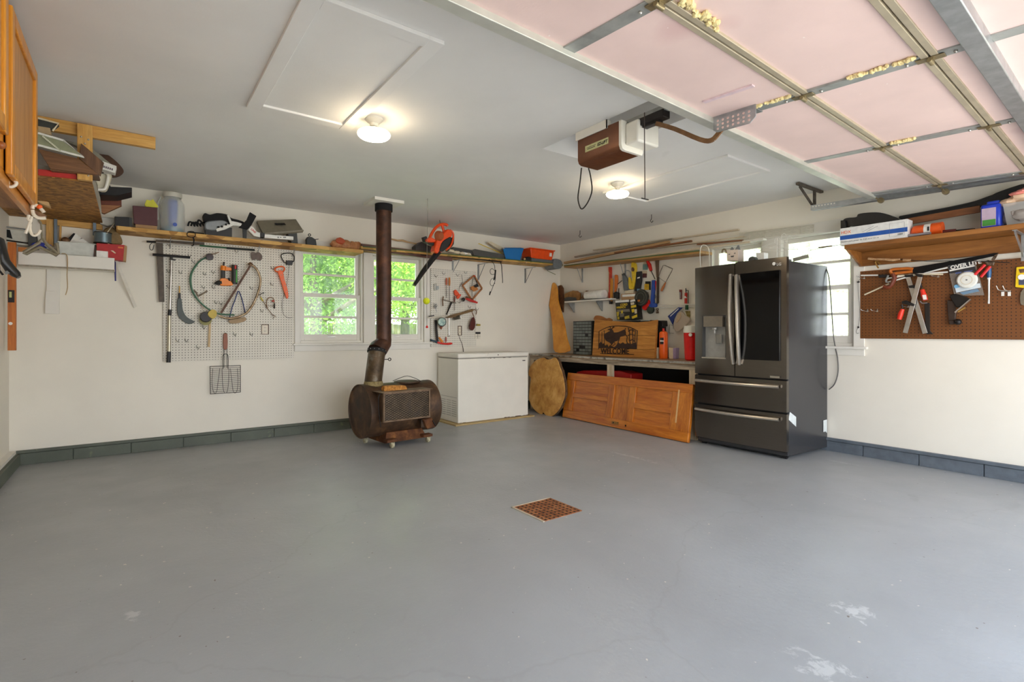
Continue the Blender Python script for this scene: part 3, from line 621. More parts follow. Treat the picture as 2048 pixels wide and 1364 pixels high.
# chest freezer on its sheet of plywood
solo('plywood_sheet', MB().prism([(-2.19, -.62, 0), (-.985, -.60, 0), (-.985, -.04, 0), (-2.19, -.04, 0)], (0, 0, .016)), wood('plywood', (170, 145, 92), (196, 172, 120), 'x'), 'thin plywood sheet on the floor under the white chest freezer', 'plywood sheet')
t = Thing('chest_freezer', 'white chest freezer standing on plywood between the wood stove and the corner bench', 'freezer')
fw = flat('freezer_white', (232, 228, 216), .35, 0, .02, 5); FX0, FX1, FY0, FY1 = -2.117, -1.052, -.547, -.045
t.add('cabinet_body', MB().box(FX0, FX1, FY0, FY1, .018, .785), fw, bevel=.006)
t.add('lid', MB().box(FX0 - .006, FX1 + .006, FY0 - .012, FY1, .797, .852), fw, bevel=.012); t.add('lid_gasket', MB().box(FX0 + .01, FX1 - .01, FY0 + .008, FY1 - .01, .785, .797), flat('gasket_grey', (150, 146, 138), .7))
t.add('lid_handle', MB().prism([(-1.72, FY0 - .012, .80), (-1.36, FY0 - .012, .80), (-1.39, FY0 - .02, .85), (-1.69, FY0 - .02, .85)], (0, .012, 0)), fw, bevel=.003); t.add('lock', MB().cyl((-1.545, FY0 - .022, .825), (-1.545, FY0 - .01, .825), .006, n=12), metal_dark)
t.add('badge', MB().box(-1.145, -1.10, FY0 - .002, FY0, .735, .745), black)
lv = MB()
for k in range(9):
    z = .30 - k * .026
    for (y0, y1) in ((-.505, -.40), (-.375, -.27), (-.245, -.14)):
        if k == 0: continue
        lv.box(FX0 - .0015, FX0, y0, y1, z, z + .004)
lv.box(FX0 - .0015, FX0, -.515, -.13, .318, .321); t.add('louvres', lv, flat('louvre_shadow', (120, 114, 102), .7), kind='stuff')
ch = MB(); rnd = random.Random(3)
for k in range(16): x = rnd.choice((rnd.uniform(FX0, -1.7), rnd.uniform(-1.45, FX1))); ch.box(x, x + rnd.uniform(.01, .05), FY0 - .001, FY0, .02, .02 + rnd.uniform(.002, .008))
for k in range(6): x = rnd.uniform(-1.7, -1.35); ch.box(x, x + rnd.uniform(.01, .04), FY0 - .001, FY0, .782, .786)
t.add('paint_chips', ch, flat('chip_rust', (88, 66, 48), .8), kind='stuff'); t.add('power_cord', MB().tube([PA(x, y, .02) for x, y in smooth([(917, 667), (919, 676), (924, 688), (927, 702), (926, 715)], 4)], .004, 6), flat('cord_dark', (64, 52, 44), .6)); t.done()

# barrel wood stove
rs = rusty('stove_rust', (46, 31, 19), (74, 51, 31), (116, 84, 54), 7, .62, .15); rs2 = rusty('pedestal_rust', (66, 38, 20), (104, 62, 32), (150, 98, 50), 12, .8, .2)
SX0, SX1, SY, SZ, SR = -3.48, -2.735, -1.0, .345, .26
t = Thing('barrel_stove', 'rusty barrel wood stove on casters in front of the back wall', 'wood stove')
t.add('drum', MB().lathe([(.001, 0), (SR - .012, 0), (SR - .008, -.012), (SR, -.012), (SR, .03), (SR - .003, .04), (SR - .003, .70), (SR, .71), (SR, .757), (SR - .008, .757), (SR - .012, .745), (.001, .745)], (SX0, SY, SZ), (1, 0, 0), n=56), rs)
fl = MB(); fl.lathe([(.10, 0), (.092, .03), (.085, .05)], PA(746, 772, 1.0), (0, 0, 1), n=28); t.add('flue_collar', fl, rusty('collar_mineral', (122, 104, 62), (150, 134, 92), (96, 76, 48), 22))
t.add('lid_plate', MB().lathe([(.13, 0), (.13, .012), (.10, .02), (.001, .02)], (-2.98, -1.0, SZ + SR - .012), (0, 0, 1), n=30), rs)
DY = -1.335; dx0, dx1, dz0, dz1 = -3.415, -2.915, .272, .545
t.add('fire_box', MB().box(dx0, dx1, DY + .014, -1.10, dz0, dz1), rs, bevel=.003)
q = t.add('backing_plate', MB().box(dx0 + .012, dx1 - .012, DY + .004, DY + .014, dz0 + .012, dz1 - .012), rusty('heat_stained_steel', (58, 48, 38), (112, 96, 72), (66, 68, 70), 5, .5, .3))
fr = MB()
for a in ((dx0 + .014, dx1 - .014, dz0, dz0 + .014), (dx0 + .014, dx1 - .014, dz1 - .014, dz1), (dx0, dx0 + .014, dz0, dz1), (dx1 - .014, dx1, dz0, dz1)): fr.box(a[0], a[1], DY - .01, DY + .012, a[2], a[3])
t.add('screen_frame', fr, rusty('frame_brown', (92, 72, 54), (122, 100, 78), (140, 116, 92), 10))
ms = MB(); n_ = 15; w_, h_ = dx1 - dx0 - .028, dz1 - dz0 - .028; xa, za = dx0 + .014, dz0 + .014; s_ = .040; sl_ = .55
for k in range(-22, 40):
    for sg in (1, -1):
        # line z = za + sg*sl_*(x - (xa + k*s_)), clipped to the frame
        pts = []
        for xx in (xa, xa + w_):
            z = (za if sg > 0 else za + h_) + sg * sl_ * (xx - (xa + k * s_ ))
            pts.append((xx, z))
        (x1, z1), (x2, z2) = pts
        def cl(zz): return x1 + (zz - z1) * (x2 - x1) / (z2 - z1)
        lo, hi = (za, za + h_)
        xs_ = sorted([cl(lo), cl(hi)]); xa_, xb_ = max(xs_[0], xa), min(xs_[1], xa + w_)
        if xb_ - xa_ > .004:
            f_ = lambda xx: z1 + (xx - x1) * (z2 - z1) / (x2 - x1)
            ms.bar((xa_, DY - .002, f_(xa_)), (xb_, DY - .002, f_(xb_)), .0045, .003, (0, 1, 0))
t.add('diamond_mesh', ms, rusty('mesh_brown', (40, 28, 20), (60, 44, 32), (76, 56, 42), 10), kind='stuff')
t.add('top_ledge', MB().box(dx0 - .02, dx1 + .03, DY - .012, -1.12, dz1, dz1 + .006), rusty('frame_brown', (92, 72, 54), (122, 100, 78), (140, 116, 92), 10))
dd = MB(); dd.prism([plane(x, y, 1, -1.33) for x, y in ((845, 841), (862, 838), (871, 854), (852, 859))], (-.01, .02, .01)); t.add('ash_door', dd, rs2, bevel=.001)
t.add('ash_chute', MB().box(-2.99, -2.90, -1.30, -1.05, .17, .25), rs); t.add('ash_door_latch', MB().bar(plane(863, 842, 1, -1.345), plane(869, 853, 1, -1.345), .008, .01, (0, 1, 0)), metal_dark)
pd = MB(); pd.hexa([(-3.33, -1.20, .045), (-2.86, -1.20, .045), (-2.86, -.84, .045), (-3.33, -.84, .045)], [(-3.29, -1.16, .14), (-2.90, -1.16, .14), (-2.90, -.84, .14), (-3.29, -.84, .14)]); t.add('pedestal', pd, rs2, bevel=.004)
for (x, y, dx, dy) in ((-3.27, -1.235, -.0, -.06), (-2.875, -1.235, .0, -.06), (-3.37, -.87, -.06, 0), (-2.83, -.87, .06, 0)):
    t.add('caster_arm', MB().box(x - .06, x + .045, y - .02, y + .06, .058, .085), rs2, bevel=.003)
    cm = MB(); cm.cyl((x - .012, y, .03), (x + .012, y, .03), .028, n=18); cm.box(x - .018, x - .013, y - .018, y + .02, .02, .062).box(x + .013, x + .018, y - .018, y + .02, .02, .062); t.add('caster', cm, rusty('caster_worn', (150, 140, 108), (196, 188, 158), (104, 92, 70), 30))
t.add('hanging_wire', MB().tube([plane(x, y, 1, -1.30) for x, y in smooth([(756, 788), (751, 793), (751, 820), (754, 845), (755, 854)], 3)], .004, 6), metal_dark)
t.add('handle_wire', MB().tube([plane(x, y, 1, -1.05) for x, y in smooth([(785, 762), (800, 756), (815, 752), (832, 757), (843, 763), (850, 775)], 3)], .003, 6), metal_dark)
st_root = t.done(); STA = math.radians(4.5); st_root.rotation_euler.z = STA
solo('wood_block', MB().prism([plane(x, y, 1, -1.25) for x, y in smooth([(764, 783), (764, 774), (768, 772), (785, 771), (805, 771), (810, 774), (810, 782), (790, 781), (775, 784)], 2, True)], (0, .06, 0)), rusty('charred_wood', (110, 66, 22), (190, 130, 56), (216, 168, 90), 30), 'rough split wood block resting on the stove', 'wood block', bevel=.004)
wb_ = bpy.data.objects['wood_block']; wb_.rotation_euler.z = STA; wb_.location = Matrix.Translation(st_root.location) @ Matrix.Rotation(STA, 4, 'Z') @ (wb_.location - st_root.location)
# stove pipe
t = Thing('stove_pipe', 'rusty black stove pipe rising from the barrel stove to the ceiling', 'stove pipe')
pr = rusty('pipe_rust', (46, 30, 22), (76, 48, 34), (108, 68, 46), 7, .5, .4); pg = rusty('pipe_galvanised_stained', (58, 46, 34), (94, 78, 58), (132, 128, 116), 7, .38, .5)
top = V((-3.185, -.875, H)); T1 = V((top.x, top.y, 1.02)); a0, a1 = PA(746, 766, 1.0), PA(754, 702, .93)
t.add('upper_pipe', MB().tube([top - V((0, 0, .10)), T1], .076, 32), pr); t.add('reducer', MB().tube([T1 + V((0, 0, .02)), T1 - V((.0, 0, .02)), a1 + (T1 - a1) * .25, a1], .076, 32, radii=[.078, .079, .094, .092]), pr)
t.add('joint_band', MB().tube([a1 + (a1 - a0).normalized() * .016, a1 - (a1 - a0).normalized() * .018], .095, 32), blackm)
rv = MB(); dn = (a1 - a0).normalized(); u_ = dn.cross(V((0, 1, 0))).normalized(); w_ = dn.cross(u_)
for k in range(14): rv.ball(a1 + (u_ * math.cos(k * .4488) + w_ * math.sin(k * .4488)) * .0955, .004, n=6)
t.add('rivets', rv, metal_bright); t.add('lower_pipe', MB().tube([a1, a0], .084, 32), pg)
dk = PA(768, 719, .93); dm = MB(); dm.cyl(dk + V((-.03, 0, 0)), dk + V((.045, 0, 0)), .004, n=8); dm.torus(dk + V((.06, 0, 0)), .014, .004, (0, 1, 0), 14, 6); t.add('damper_handle', dm, metal_dark); t.done()
t = Thing('ceiling_thimble', 'white square board with a black collar where the stove pipe meets the ceiling', 'thimble')
t.add('board', MB().prism([(top.x - .155, top.y - .155, H - .03), (top.x + .155, top.y - .155, H - .03), (top.x + .155, top.y + .155, H - .03), (top.x - .155, top.y + .155, H - .03)], (0, 0, .03)), trimw, bevel=.002); t.add('collar', MB().lathe([(.088, -.03), (.088, -.10), (.080, -.10), (.08, -.03)], top, n=32), blackm); t.done()

# ------------------------------------------------------------------ workbench on the right wall
BZ = .80; BX = -.62; by0, by1 = -.03, -2.76
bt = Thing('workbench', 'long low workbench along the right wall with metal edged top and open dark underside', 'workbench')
bt.add('bench_top', MB().box(BX, -.035, by1, by0, BZ - .03, BZ), wood('worn_bench_top', (128, 98, 66), (176, 146, 108), 'y', .6, .45)); bt.add('metal_edging', MB().box(BX - .006, BX + .05, by1, by0, BZ - .022, BZ + .0025), rusty('worn_edging', (60, 54, 46), (190, 186, 176), (110, 100, 84), 12, .28, .8), bevel=.002)
bw = wood('painted_worn_lumber', (120, 106, 88), (196, 180, 156), 'y', .8, .7)
bt.add('front_rail', MB().box(BX + .01, BX + .045, by1, by0, BZ - .085, BZ - .03), bw, bevel=.002)
py_ = PB(1220, 735, .6).y
for y in (by0 - .045, py_, by1 + .04): bt.add('leg', MB().box(BX + .012, BX + .05, y - .042, y + .042, 0, BZ - .085), wood('pale_lumber', (176, 156, 128), (214, 196, 166), 'z'), bevel=.002)
bt.add('shade_back', MB().box(-.05, -.035, by1, by0, .13, BZ - .03), flat('bench_shade', (34, 30, 27), .9)); bt.add('shade_shelf', MB().box(BX + .08, -.05, by1, by0 - .02, .14, .16), flat('bench_shade', (34, 30, 27), .9)); bt.done()  # dark back and shelf added so the open bench reads as deep shade
solo('red_tool_case', MB().prism([PB(x, y, .40) for x, y in ((1153, 744), (1165, 741), (1240, 742), (1262, 748), (1262, 790), (1150, 790))], (.22, 0, 0)), flat('case_red', (196, 34, 30), .45), 'red plastic case under the bench behind the leaning door', 'tool case', bevel=.008)
# old five-panel door lying on its side
t = Thing('panel_door', 'old orange varnished five panel wooden door lying on its side against the bench', 'door')
B0, B1 = V((-.715, -.862, .004)), V((-.79, -2.80, .004)); T0, T1_ = V((-.642, -.893, .580)), V((-.66, -2.775, .576))
dw = wood('varnished_fir', (166, 84, 14), (212, 130, 36), 'y', .6, .38, bmp=.03, coat=.3); dwv = wood('varnished_fir_upright', (164, 84, 16), (208, 128, 36), 'z', .6, .38, bmp=.03, coat=.3)
U = (B1 - B0); VV = ((T0 - B0) + (T1_ - B1)) / 2; N_ = VV.cross(U).normalized()
if N_.x > 0: N_ = -N_
L_ = U.length
def dpt(y, v, w):
    u = (y - B0.y) / (B1.y - B0.y); return B0 + U * u + ((T0 - B0).lerp(T1_ - B1, u)) * v + N_ * w
def dbx(y0, y1, v0, v1, w0, w1):
    q = [(y0, v0), (y1, v0), (y1, v1), (y0, v1)]; return MB().hexa([dpt(y, v, w0) for y, v in q], [dpt(y, v, w1) for y, v in q])
yy = [B0.y] + [PB(x, 800, .68).y for x in (1147, 1218, 1230, 1261, 1274, 1350)] + [B1.y]
rail_ = [('stile', yy[0], yy[7], 0, .17, dw), ('stile', yy[0], yy[7], .84, 1, dw), ('rail', yy[0], yy[1], .17, .84, dwv), ('rail', yy[2], yy[3], .17, .84, dwv), ('rail', yy[4], yy[5], .17, .84, dwv), ('rail', yy[6], yy[7], .17, .84, dwv),
         ('mullion', yy[1], yy[2], .47, .57, dw), ('mullion', yy[5], yy[6], .44, .54, dw)]
for (nm, y0, y1, v0, v1, m_) in rail_: t.add(nm, dbx(y0, y1, v0, v1, -.02, .02), m_, bevel=.004)
for (y0, y1, v0, v1) in ((yy[1], yy[2], .17, .47), (yy[1], yy[2], .57, .84), (yy[3], yy[4], .17, .84), (yy[5], yy[6], .17, .44), (yy[5], yy[6], .54, .84)): t.add('recessed_panel', dbx(y0, y1, v0, v1, -.006, .002), dw if abs(y1 - y0) > .35 else dwv)
y_ = PB(1238, 850, .7).y; t.add('lock_plate', dbx(y_ + .06, y_ - .05, .06, .12, .0205, .022), rusty('brass_plate', (110, 74, 30), (150, 110, 56), (96, 62, 26), 20)); t.add('keyhole', MB().cyl(dpt(y_ + .03, .09, .022), dpt(y_ + .03, .09, .0235), .009, n=14), blackm)
t.add('spindle_hole', MB().cyl(dpt(y_ - .16, .08, .0205), dpt(y_ - .16, .08, .0215), .011, n=14), blackm)
t.add('pale_scar', dbx(PB(1359, 800, .7).y, PB(1362, 800, .7).y, .30, .88, .0202, .0208), flat('bare_scar', (214, 176, 120), .6)); t.done()
# slice of trunk
sl_px = smooth([(1086, 715), (1093, 719), (1102, 718), (1109, 715), (1115, 721), (1119, 733), (1124, 747), (1128, 767), (1129, 788), (1124, 807), (1115, 823), (1102, 833), (1092, 831), (1086, 825), (1082, 829), (1071, 822), (1062, 810), (1058, 796), (1060, 770), (1062, 757), (1057, 749), (1060, 734), (1071, 721)], 3, True)
def sd(y): return .72 + (y - 715) / 118 * .08
t = Thing('wood_slice', 'large upright live edge slice of tree trunk leaning on the bench end', 'wood slice')
fm = rusty('slice_face', (170, 112, 46), (212, 160, 84), (232, 190, 118), 6.5, .6, 0); outer = [PB(x, y, sd(y)) for x, y in sl_px]
t.add('cut_face', MB().prism(outer, (.012, 0, 0)), fm, bevel=.004)
c0 = sum(outer, V()) / len(outer); bk = MB(); rings = []
for k in range(6): rings.append([c0 + (p - c0) * (1.0 + .012 * math.sin(k * 2.1 + i_ * 1.7)) + V((.012 + k * .008, 0, 0)) for i_, p in enumerate(outer)])
bk.loft(rings); t.add('bark', bk, rusty('slice_bark', (56, 38, 24), (92, 66, 42), (126, 96, 64), 26, .9, 0)); t.done()

# ------------------------------------------------------------------ peg boards
pegw = peg('peg_white', (226, 221, 208), (92, 86, 76), 'xz'); 
solo('pegboard', MB().box(-5.017, -3.85, -.02, -.002, .834, 1.995), pegw, 'large white pegboard left of the back windows', 'pegboard')
solo('pegboard', MB().box(-2.205, -1.525, -.02, -.002, .925, 1.92), pegw, 'small white pegboard right of the back windows above the freezer', 'pegboard')
solo('pegboard', MB().box(-.02, -.001, -6.3, -4.03, 1.05, 1.648), peg('peg_brown', (112, 64, 16), (36, 20, 6), 'yz', .0254, .0038), 'brown hardboard pegboard on the right wall', 'pegboard')

# ------------------------------------------------------------------ wall shelves
sw = osb('shelf_osb', (150, 104, 44), (190, 142, 72), (214, 170, 98), .6); swf = wood('shelf_edge', (160, 104, 46), (206, 152, 84), 'x', .8, .6)
def slant_shelf(name, pa, pb, depth, th, mat, label, ax='A'):
    """pa,pb: top front corners; board runs back to the wall"""
    mb = MB(); back = V((0, 1, 0)) * depth if ax == 'A' else V((1, 0, 0)) * depth; dn = V((0, 0, -th)); q = [pa, pb, pb + back, pa + back]
    mb.hexa([p + dn for p in q], q); return solo(name, mb, mat, label, 'shelf', bevel=.002)
SA0, SA1, SA2, SA3 = PA(232, 451, .285), PA(727, 500, .285), PA(722, 492, .27), PA(1126, 528, .27)
slant_shelf('wall_shelf', SA0, SA1, .28, .035, sw, 'long rough wooden wall shelf above the large white pegboard')
slant_shelf('wall_shelf', SA2 + V((0, 0, .0)), SA3, .265, .03, osb('shelf_osb2', (138, 112, 48), (184, 142, 70), (206, 164, 90), .6), 'long wooden wall shelf with green edge above the back windows, running to the corner')
solo('shelf_edging', MB().bar(SA2 + V((0.02, -.003, -.004)), SA3 + V((-.02, -.003, -.004)), .004, .010), flat('green_edge', (66, 92, 48), .7), 'thin green painted edge along the right part of the back wall shelf', 'edging')
def zA(px, right=None):      # shelf top height above a pixel column
    return None
SB0, SB1 = PB(1128, 531, .24), PB(1400, 500.5, .24)
slant_shelf('wall_shelf', SB0, SB1, .235, .032, wood('tan_shelf', (150, 106, 52), (196, 150, 88), 'y', .8), 'long wooden shelf with green edge on the right wall carrying loose lumber', 'B')
solo('shelf_edging', MB().bar(SB0 + V((-.003, 0, -.004)), SB1 + V((-.003, 0, -.004)), .004, .012), flat('green_edge', (66, 92, 48), .7), 'thin green painted edge along the shelf on the right wall', 'edging')
def bracketA(px, py0, py1, label):
    t_ = Thing('shelf_bracket', label, 'bracket', 'steel brackets under the back wall shelf'); p = PA(px, py0, .012); q = PA(px, py1, .012)
    t_.add('wall_leg', MB().box(p.x - .011, p.x + .011, -.012, -.001, q.z, p.z), metal_galv); t_.add('shelf_leg', MB().box(p.x - .011, p.x + .011, -.24, -.001, p.z - .004, p.z), metal_galv); t_.add('rib', MB().bar((p.x, -.014, q.z + .01), (p.x, -.17, p.z - .008), .006, .006), metal_galv); t_.done()
bracketA(340, 471, 500, 'shelf bracket at the left end of the large pegboard'); bracketA(515, 486, 512, 'shelf bracket above the middle of the large pegboard'); bracketA(584, 493, 515, 'shelf bracket next to the left back window')
bracketA(906, 522, 546, 'thin shelf bracket above the small pegboard'); bracketA(957, 529, 560, 'shelf bracket just right of the small pegboard'); bracketA(1051, 537, 566, 'shelf bracket nearest the corner above the freezer')
def bracketB(px, py0, py1, d, label, zt=None):
    t_ = Thing('shelf_bracket', label, 'bracket', 'steel brackets on the right wall'); p = PB(px, py0, .012); q = PB(px, py1, .012)
    t_.add('wall_leg', MB().box(-.012, -.001, p.y - .011, p.y + .011, q.z, p.z), metal_galv); t_.add('shelf_leg', MB().box(-d, -.001, p.y - .011, p.y + .011, p.z - .004, p.z), metal_galv); t_.add('rib', MB().bar((-.014, p.y, q.z + .01), (-d * .6, p.y, p.z - .008), .006, .006), metal_galv); t_.done()
bracketB(1164, 533, 565, .2, 'bracket under the lumber shelf nearest the corner'); bracketB(1250, 522, 560, .2, 'bracket under the lumber shelf above the tools')
# little white shelf with its own brackets
t = Thing('wall_shelf', 'short white shelf on two brackets above the bench', 'shelf'); w0, w1 = PB(1127, 603, .16), PB(1222, 598, .16); w1.z = w0.z
t.add('board', MB().box(-.16, -.003, w1.y, w0.y - .02, w0.z - .02, w0.z), trimw, bevel=.002)
for x in (1148, 1204):
    p = PB(x, 606, .02); t.add('bracket', MB().prism([(-.005, p.y, w0.z - .16), (-.014, p.y, w0.z - .16), (-.13, p.y, w0.z - .03), (-.13, p.y, w0.z - .02), (-.005, p.y, w0.z - .02)], (0, .012, 0)), metal_galv)
t.done()
# right-hand shelf of planks
pw = wood('stained_pine', (122, 74, 26), (166, 110, 50), 'y', .6, .5)
t = Thing('plank_shelf', 'brown stained plank shelf on the right wall above the brown pegboard', 'shelf')
t.add('top_plank', MB().box(-.36, -.002, -6.3, -4.03, 1.814, 1.85), pw, bevel=.003); t.add('ledger', MB().box(-.05, -.021, -6.3, -4.03, 1.69, 1.813), pw, bevel=.002)
t.add('end_bracket', MB().prism([(-.05, -4.055, 1.69), (-.30, -4.055, 1.79), (-.35, -4.055, 1.813), (-.05, -4.055, 1.813)], (0, .02, 0)), pw, bevel=.002)
c = PB(2029, 460, .34); bm_ = MB(); bm_.box(-.34, -.02, c.y - .012, c.y + .012, 1.808, 1.813); bm_.bar((-.33, c.y, 1.805), (-.055, c.y, 1.66), .026, .006, (0, 1, 0)); bm_.box(-.06, -.052, c.y - .012, c.y + .012, 1.62, 1.83); t.add('steel_bracket', bm_, metal_galv); t.done()

# ------------------------------------------------------------------ wall cabinet on the left
oak = wood('honey_oak', (200, 122, 22), (232, 160, 52), 'z', .5, .4, bmp=.04, coat=.25); oakh = wood('honey_oak_rail', (186, 112, 26), (222, 150, 54), 'y', .5, .4, bmp=.04, coat=.25); oakd = wood('oak_underside', (130, 84, 44), (176, 122, 68), 'y', .7, .6)
t = Thing('wall_cabinet', 'honey oak kitchen wall cabinet hanging at the upper left', 'cabinet'); CXF = -5.655
t.add('carcass', MB().box(XL + .002, CXF - .02, -4.2, -2.45, 1.70, 2.40), oakd, bevel=.002)
for (y0, y1, z0, z1) in ((-4.2, -2.44, 1.675, 1.73), (-4.2, -2.44, 2.36, 2.41), (-2.49, -2.44, 1.73, 2.36), (-3.18, -3.12, 1.73, 2.36)): t.add('face_rail', MB().box(CXF - .02, CXF, y0, y1, z0, z1), oak if z1 - z0 > .2 else oakh, bevel=.002)
t.add('face_rail', MB().box(CXF - .02, CXF, -4.2, -3.18, 1.73, 1.86), oakh, bevel=.002)
def cdoor(y0, y1, z0, z1, x):
    w = .058; i_ = t.add('door', MB().box(x, x + .022, y0 + w, y1 - w, z0, z0 + w).box(x, x + .022, y0 + w, y1 - w, z1 - w, z1).box(x, x + .022, y0, y0 + w, z0, z1).box(x, x + .022, y1 - w, y1, z0, z1), oak, bevel=.005)
    t.add('door_panel', MB().box(x + .002, x + .010, y0 + w - .004, y1 - w + .004, z0 + w - .004, z1 - w + .004), wood('oak_panel', (176, 122, 66), (206, 152, 92), 'z', .5, .45), parent=i_); return i_
cdoor(-3.12, -2.455, 1.715, 2.375, CXF + .004); k_ = cdoor(-3.86, -3.20, 1.84, 2.40, CXF + .004)
t.add('knob', MB().ball((CXF + .02, -3.30, 1.775), .014), flat('knob_wood', (150, 84, 34), .35)); t.done()
def shook(pts, r, name, label, mat=white_pl): return solo(name, MB().tube(pts, r, 8), mat, label, 'hook')
# ------------------------------------------------------------------ things on the back wall
def zsA(x):
    a, b = (SA0, SA1) if x < (SA1.x + SA2.x) / 2 else (SA2, SA3)
    return a.z + (b.z - a.z) * (x - a.x) / (b.x - a.x) + .001
def qA(x, y, d):
    p = PA(x, 400 if y is None else y, d)
    if y is None: p.z = zsA(p.x)
    return p
def sA(mb, pts, d, t): return mb.prism([qA(x, y, d) for x, y in pts], (0, t, 0))
red = flat('signal_red', (204, 34, 26), .45); orange = flat('tool_orange', (232, 92, 24), .45); yellow = flat('tool_yellow', (224, 190, 40), .45); blue = flat('tool_blue', (34, 72, 160), .4)
green = flat('dark_green', (34, 92, 58), .45); grey = flat('mid_grey', (112, 114, 112), .55); dgrey = flat('dark_grey', (62, 62, 60), .55); white = flat('plain_white', (232, 230, 222), .5); cream = flat('cream', (214, 200, 170), .6); tan = flat('tan_card', (176, 138, 96), .75)
saddle_b = flat('saddle_brown', (140, 72, 34), .45); steel_d = rusty('aged_steel', (82, 78, 70), (128, 122, 110), (160, 154, 142), 18, .42, .7); rod = rusty('rusty_steel', (76, 48, 30), (122, 88, 60), (150, 124, 92), 20, .5, .5); maroon = flat('maroon', (88, 46, 48), .55); bl = black

t = Thing('storage_box', 'low black box at the left end of the back wall shelf', 'box'); t.add('box_body', sA(MB(), [(229, 433), (258, 434), (260, None), (229, None)], .22, .16), bl, bevel=.003); t.add('end_face', sA(MB(), [(258, 434), (264, 436), (265, None), (259, None)], .221, .15), dgrey); t.done()
t = Thing('binder', 'maroon hardcover binder standing on the back wall shelf', 'binder'); t.add('cover', sA(MB(), [(265, 411), (315, 415), (315, 452), (268, 448)], .23, .05), maroon, bevel=.004); t.add('page_block', sA(MB(), [(271, 440), (314, 444), (314, None), (271, None)], .225, .04), tan); t.done()
solo('snack_packet', MB().prA([(289, 409), (293, 399), (301, 401), (306, 398), (317, 413), (312, 416), (300, 414), (291, 413)], .21, .03), flat('packet_yellow', (214, 208, 60), .4), 'small crumpled yellow packet on top of the maroon binder', 'packet', bevel=.003)
c = PA(345, 400, .15); zb = zsA(c.x); R_ = .098; hh = PA(345, 386, .15).z - zb
t = Thing('plastic_jar', 'large clear plastic jug with a blue bottle inside on the back wall shelf', 'jar'); cp = clear('clear_plastic', (225, 228, 222), .34, .1)
t.add('jar_body', MB().lathe([(R_ * .96, 0), (R_, .01), (R_, hh * .68), (R_ * .97, hh * .74), (R_ * .72, hh * .84), (R_ * .70, hh * .9)], (c.x, c.y, zb), n=32), cp)
t.add('lid', MB().lathe([(R_ * .76, hh * .88), (R_ * .78, hh * .9), (R_ * .78, hh * .985), (R_ * .7, hh), (.001, hh)], (c.x, c.y, zb), n=32), clear('frosted_lid', (214, 210, 196), .85, .4))
t.add('blue_bottle', MB().lathe([(.032, .05), (.034, .06), (.042, hh * .72), (.038, hh * .8), (.001, hh * .8)], (c.x, c.y - .03, zb), n=24), flat('bottle_blue', (58, 92, 190), .3)); t.add('teal_base', MB().lathe([(.085, .003), (.088, .012), (.085, .045), (.001, .045)], (c.x, c.y, zb), n=24), flat('teal', (30, 120, 150), .35))
t.add('carry_handle', MB().tbA(smooth([(322, 394), (317, 405), (314, 420), (316, 440)], 3), .15, .008), cp); t.add('spigot', MB().cyl(PA(350, 449, .27), PA(350, 449, .24), .017, n=18), blue); t.done()
mb = MB(); rnd = random.Random(5)
for k in range(5):
    x0 = 376 + k * 6; mb.tube([qA(x, y, .2 - .02 * k) for x, y in smooth([(x0, 452), (x0 + 3, 440 + rnd.uniform(0, 6)), (x0 + 10, 443 + rnd.uniform(0, 5)), (x0 + 14, 453)], 4)], .008, 7)
mb.tube([qA(x, None, .2) + V((0, 0, .012)) for x in (375, 390, 408)], .012, 8)
solo('strap_tangle', mb, blackm, 'tangle of black straps beside the clear jug on the shelf', 'straps')
t = Thing('cord_loop', 'thin black looped cord hanging over the shelf edge above the large pegboard', 'cord'); mb = MB(); mb.tbA(smooth([(374, 468), (379, 463), (388, 464), (391, 471), (386, 475), (377, 473)], 4, True), .30, .0035, closed=True); t.add('loop', mb, blackm); t.add('tail', MB().tbA([(386, 474), (388, 480), (387, 490), (383, 492)], .30, .006), blackm); t.done()
t = Thing('sports_boot', 'black and grey hard shell boot with white side frame lying on the shelf', 'boot')
t.add('liner', MB().prA(smooth([(407, 430), (411, 426), (420, 429), (433, 426), (447, 427), (457, 430), (463, 436), (478, 440), (489, 445), (470, 448), (448, 446), (428, 446), (412, 444)], 3, True), .20, .12), blackm, bevel=.01)
t.add('shell', MB().prA(smooth([(412, 444), (425, 441), (445, 440), (456, 445), (463, 452), (455, 458), (435, 461), (414, 460), (409, 452)], 3, True), .235, .12), flat('silver_grey', (132, 136, 138), .35, .3), bevel=.01)
t.add('side_frame', MB().prA([(454, 430), (458, 430), (463, 442), (474, 444), (484, 447), (482, 452), (466, 451), (450, 459), (434, 463), (432, 458), (446, 451), (460, 447)], .25, .02), white, bevel=.002)
t.add('sole', sA(MB(), [(411, 458), (432, 461), (464, 455), (464, None), (412, None)], .22, .1), bl)
for x, y in ((437, 454), (444, 453), (452, 449), (458, 447)): t.add('buckle', MB().ball(PA(x, y, .26), .010, n=8), metal_dark)
t.done()
t = Thing('wide_strap', 'wide black webbing strap standing up beside the boot on the shelf', 'strap'); t.add('webbing', MB().prA([(500, 424), (513, 432), (505, 447), (493, 440)], .24, .02), blackm, bevel=.003); t.add('webbing', MB().prA([(494, 439), (505, 448), (495, 459), (477, 455)], .25, .02), blackm, bevel=.003); t.add('pad', sA(MB(), [(486, 456), (494, 459), (493, None), (487, None)], .23, .04), bl); t.done()
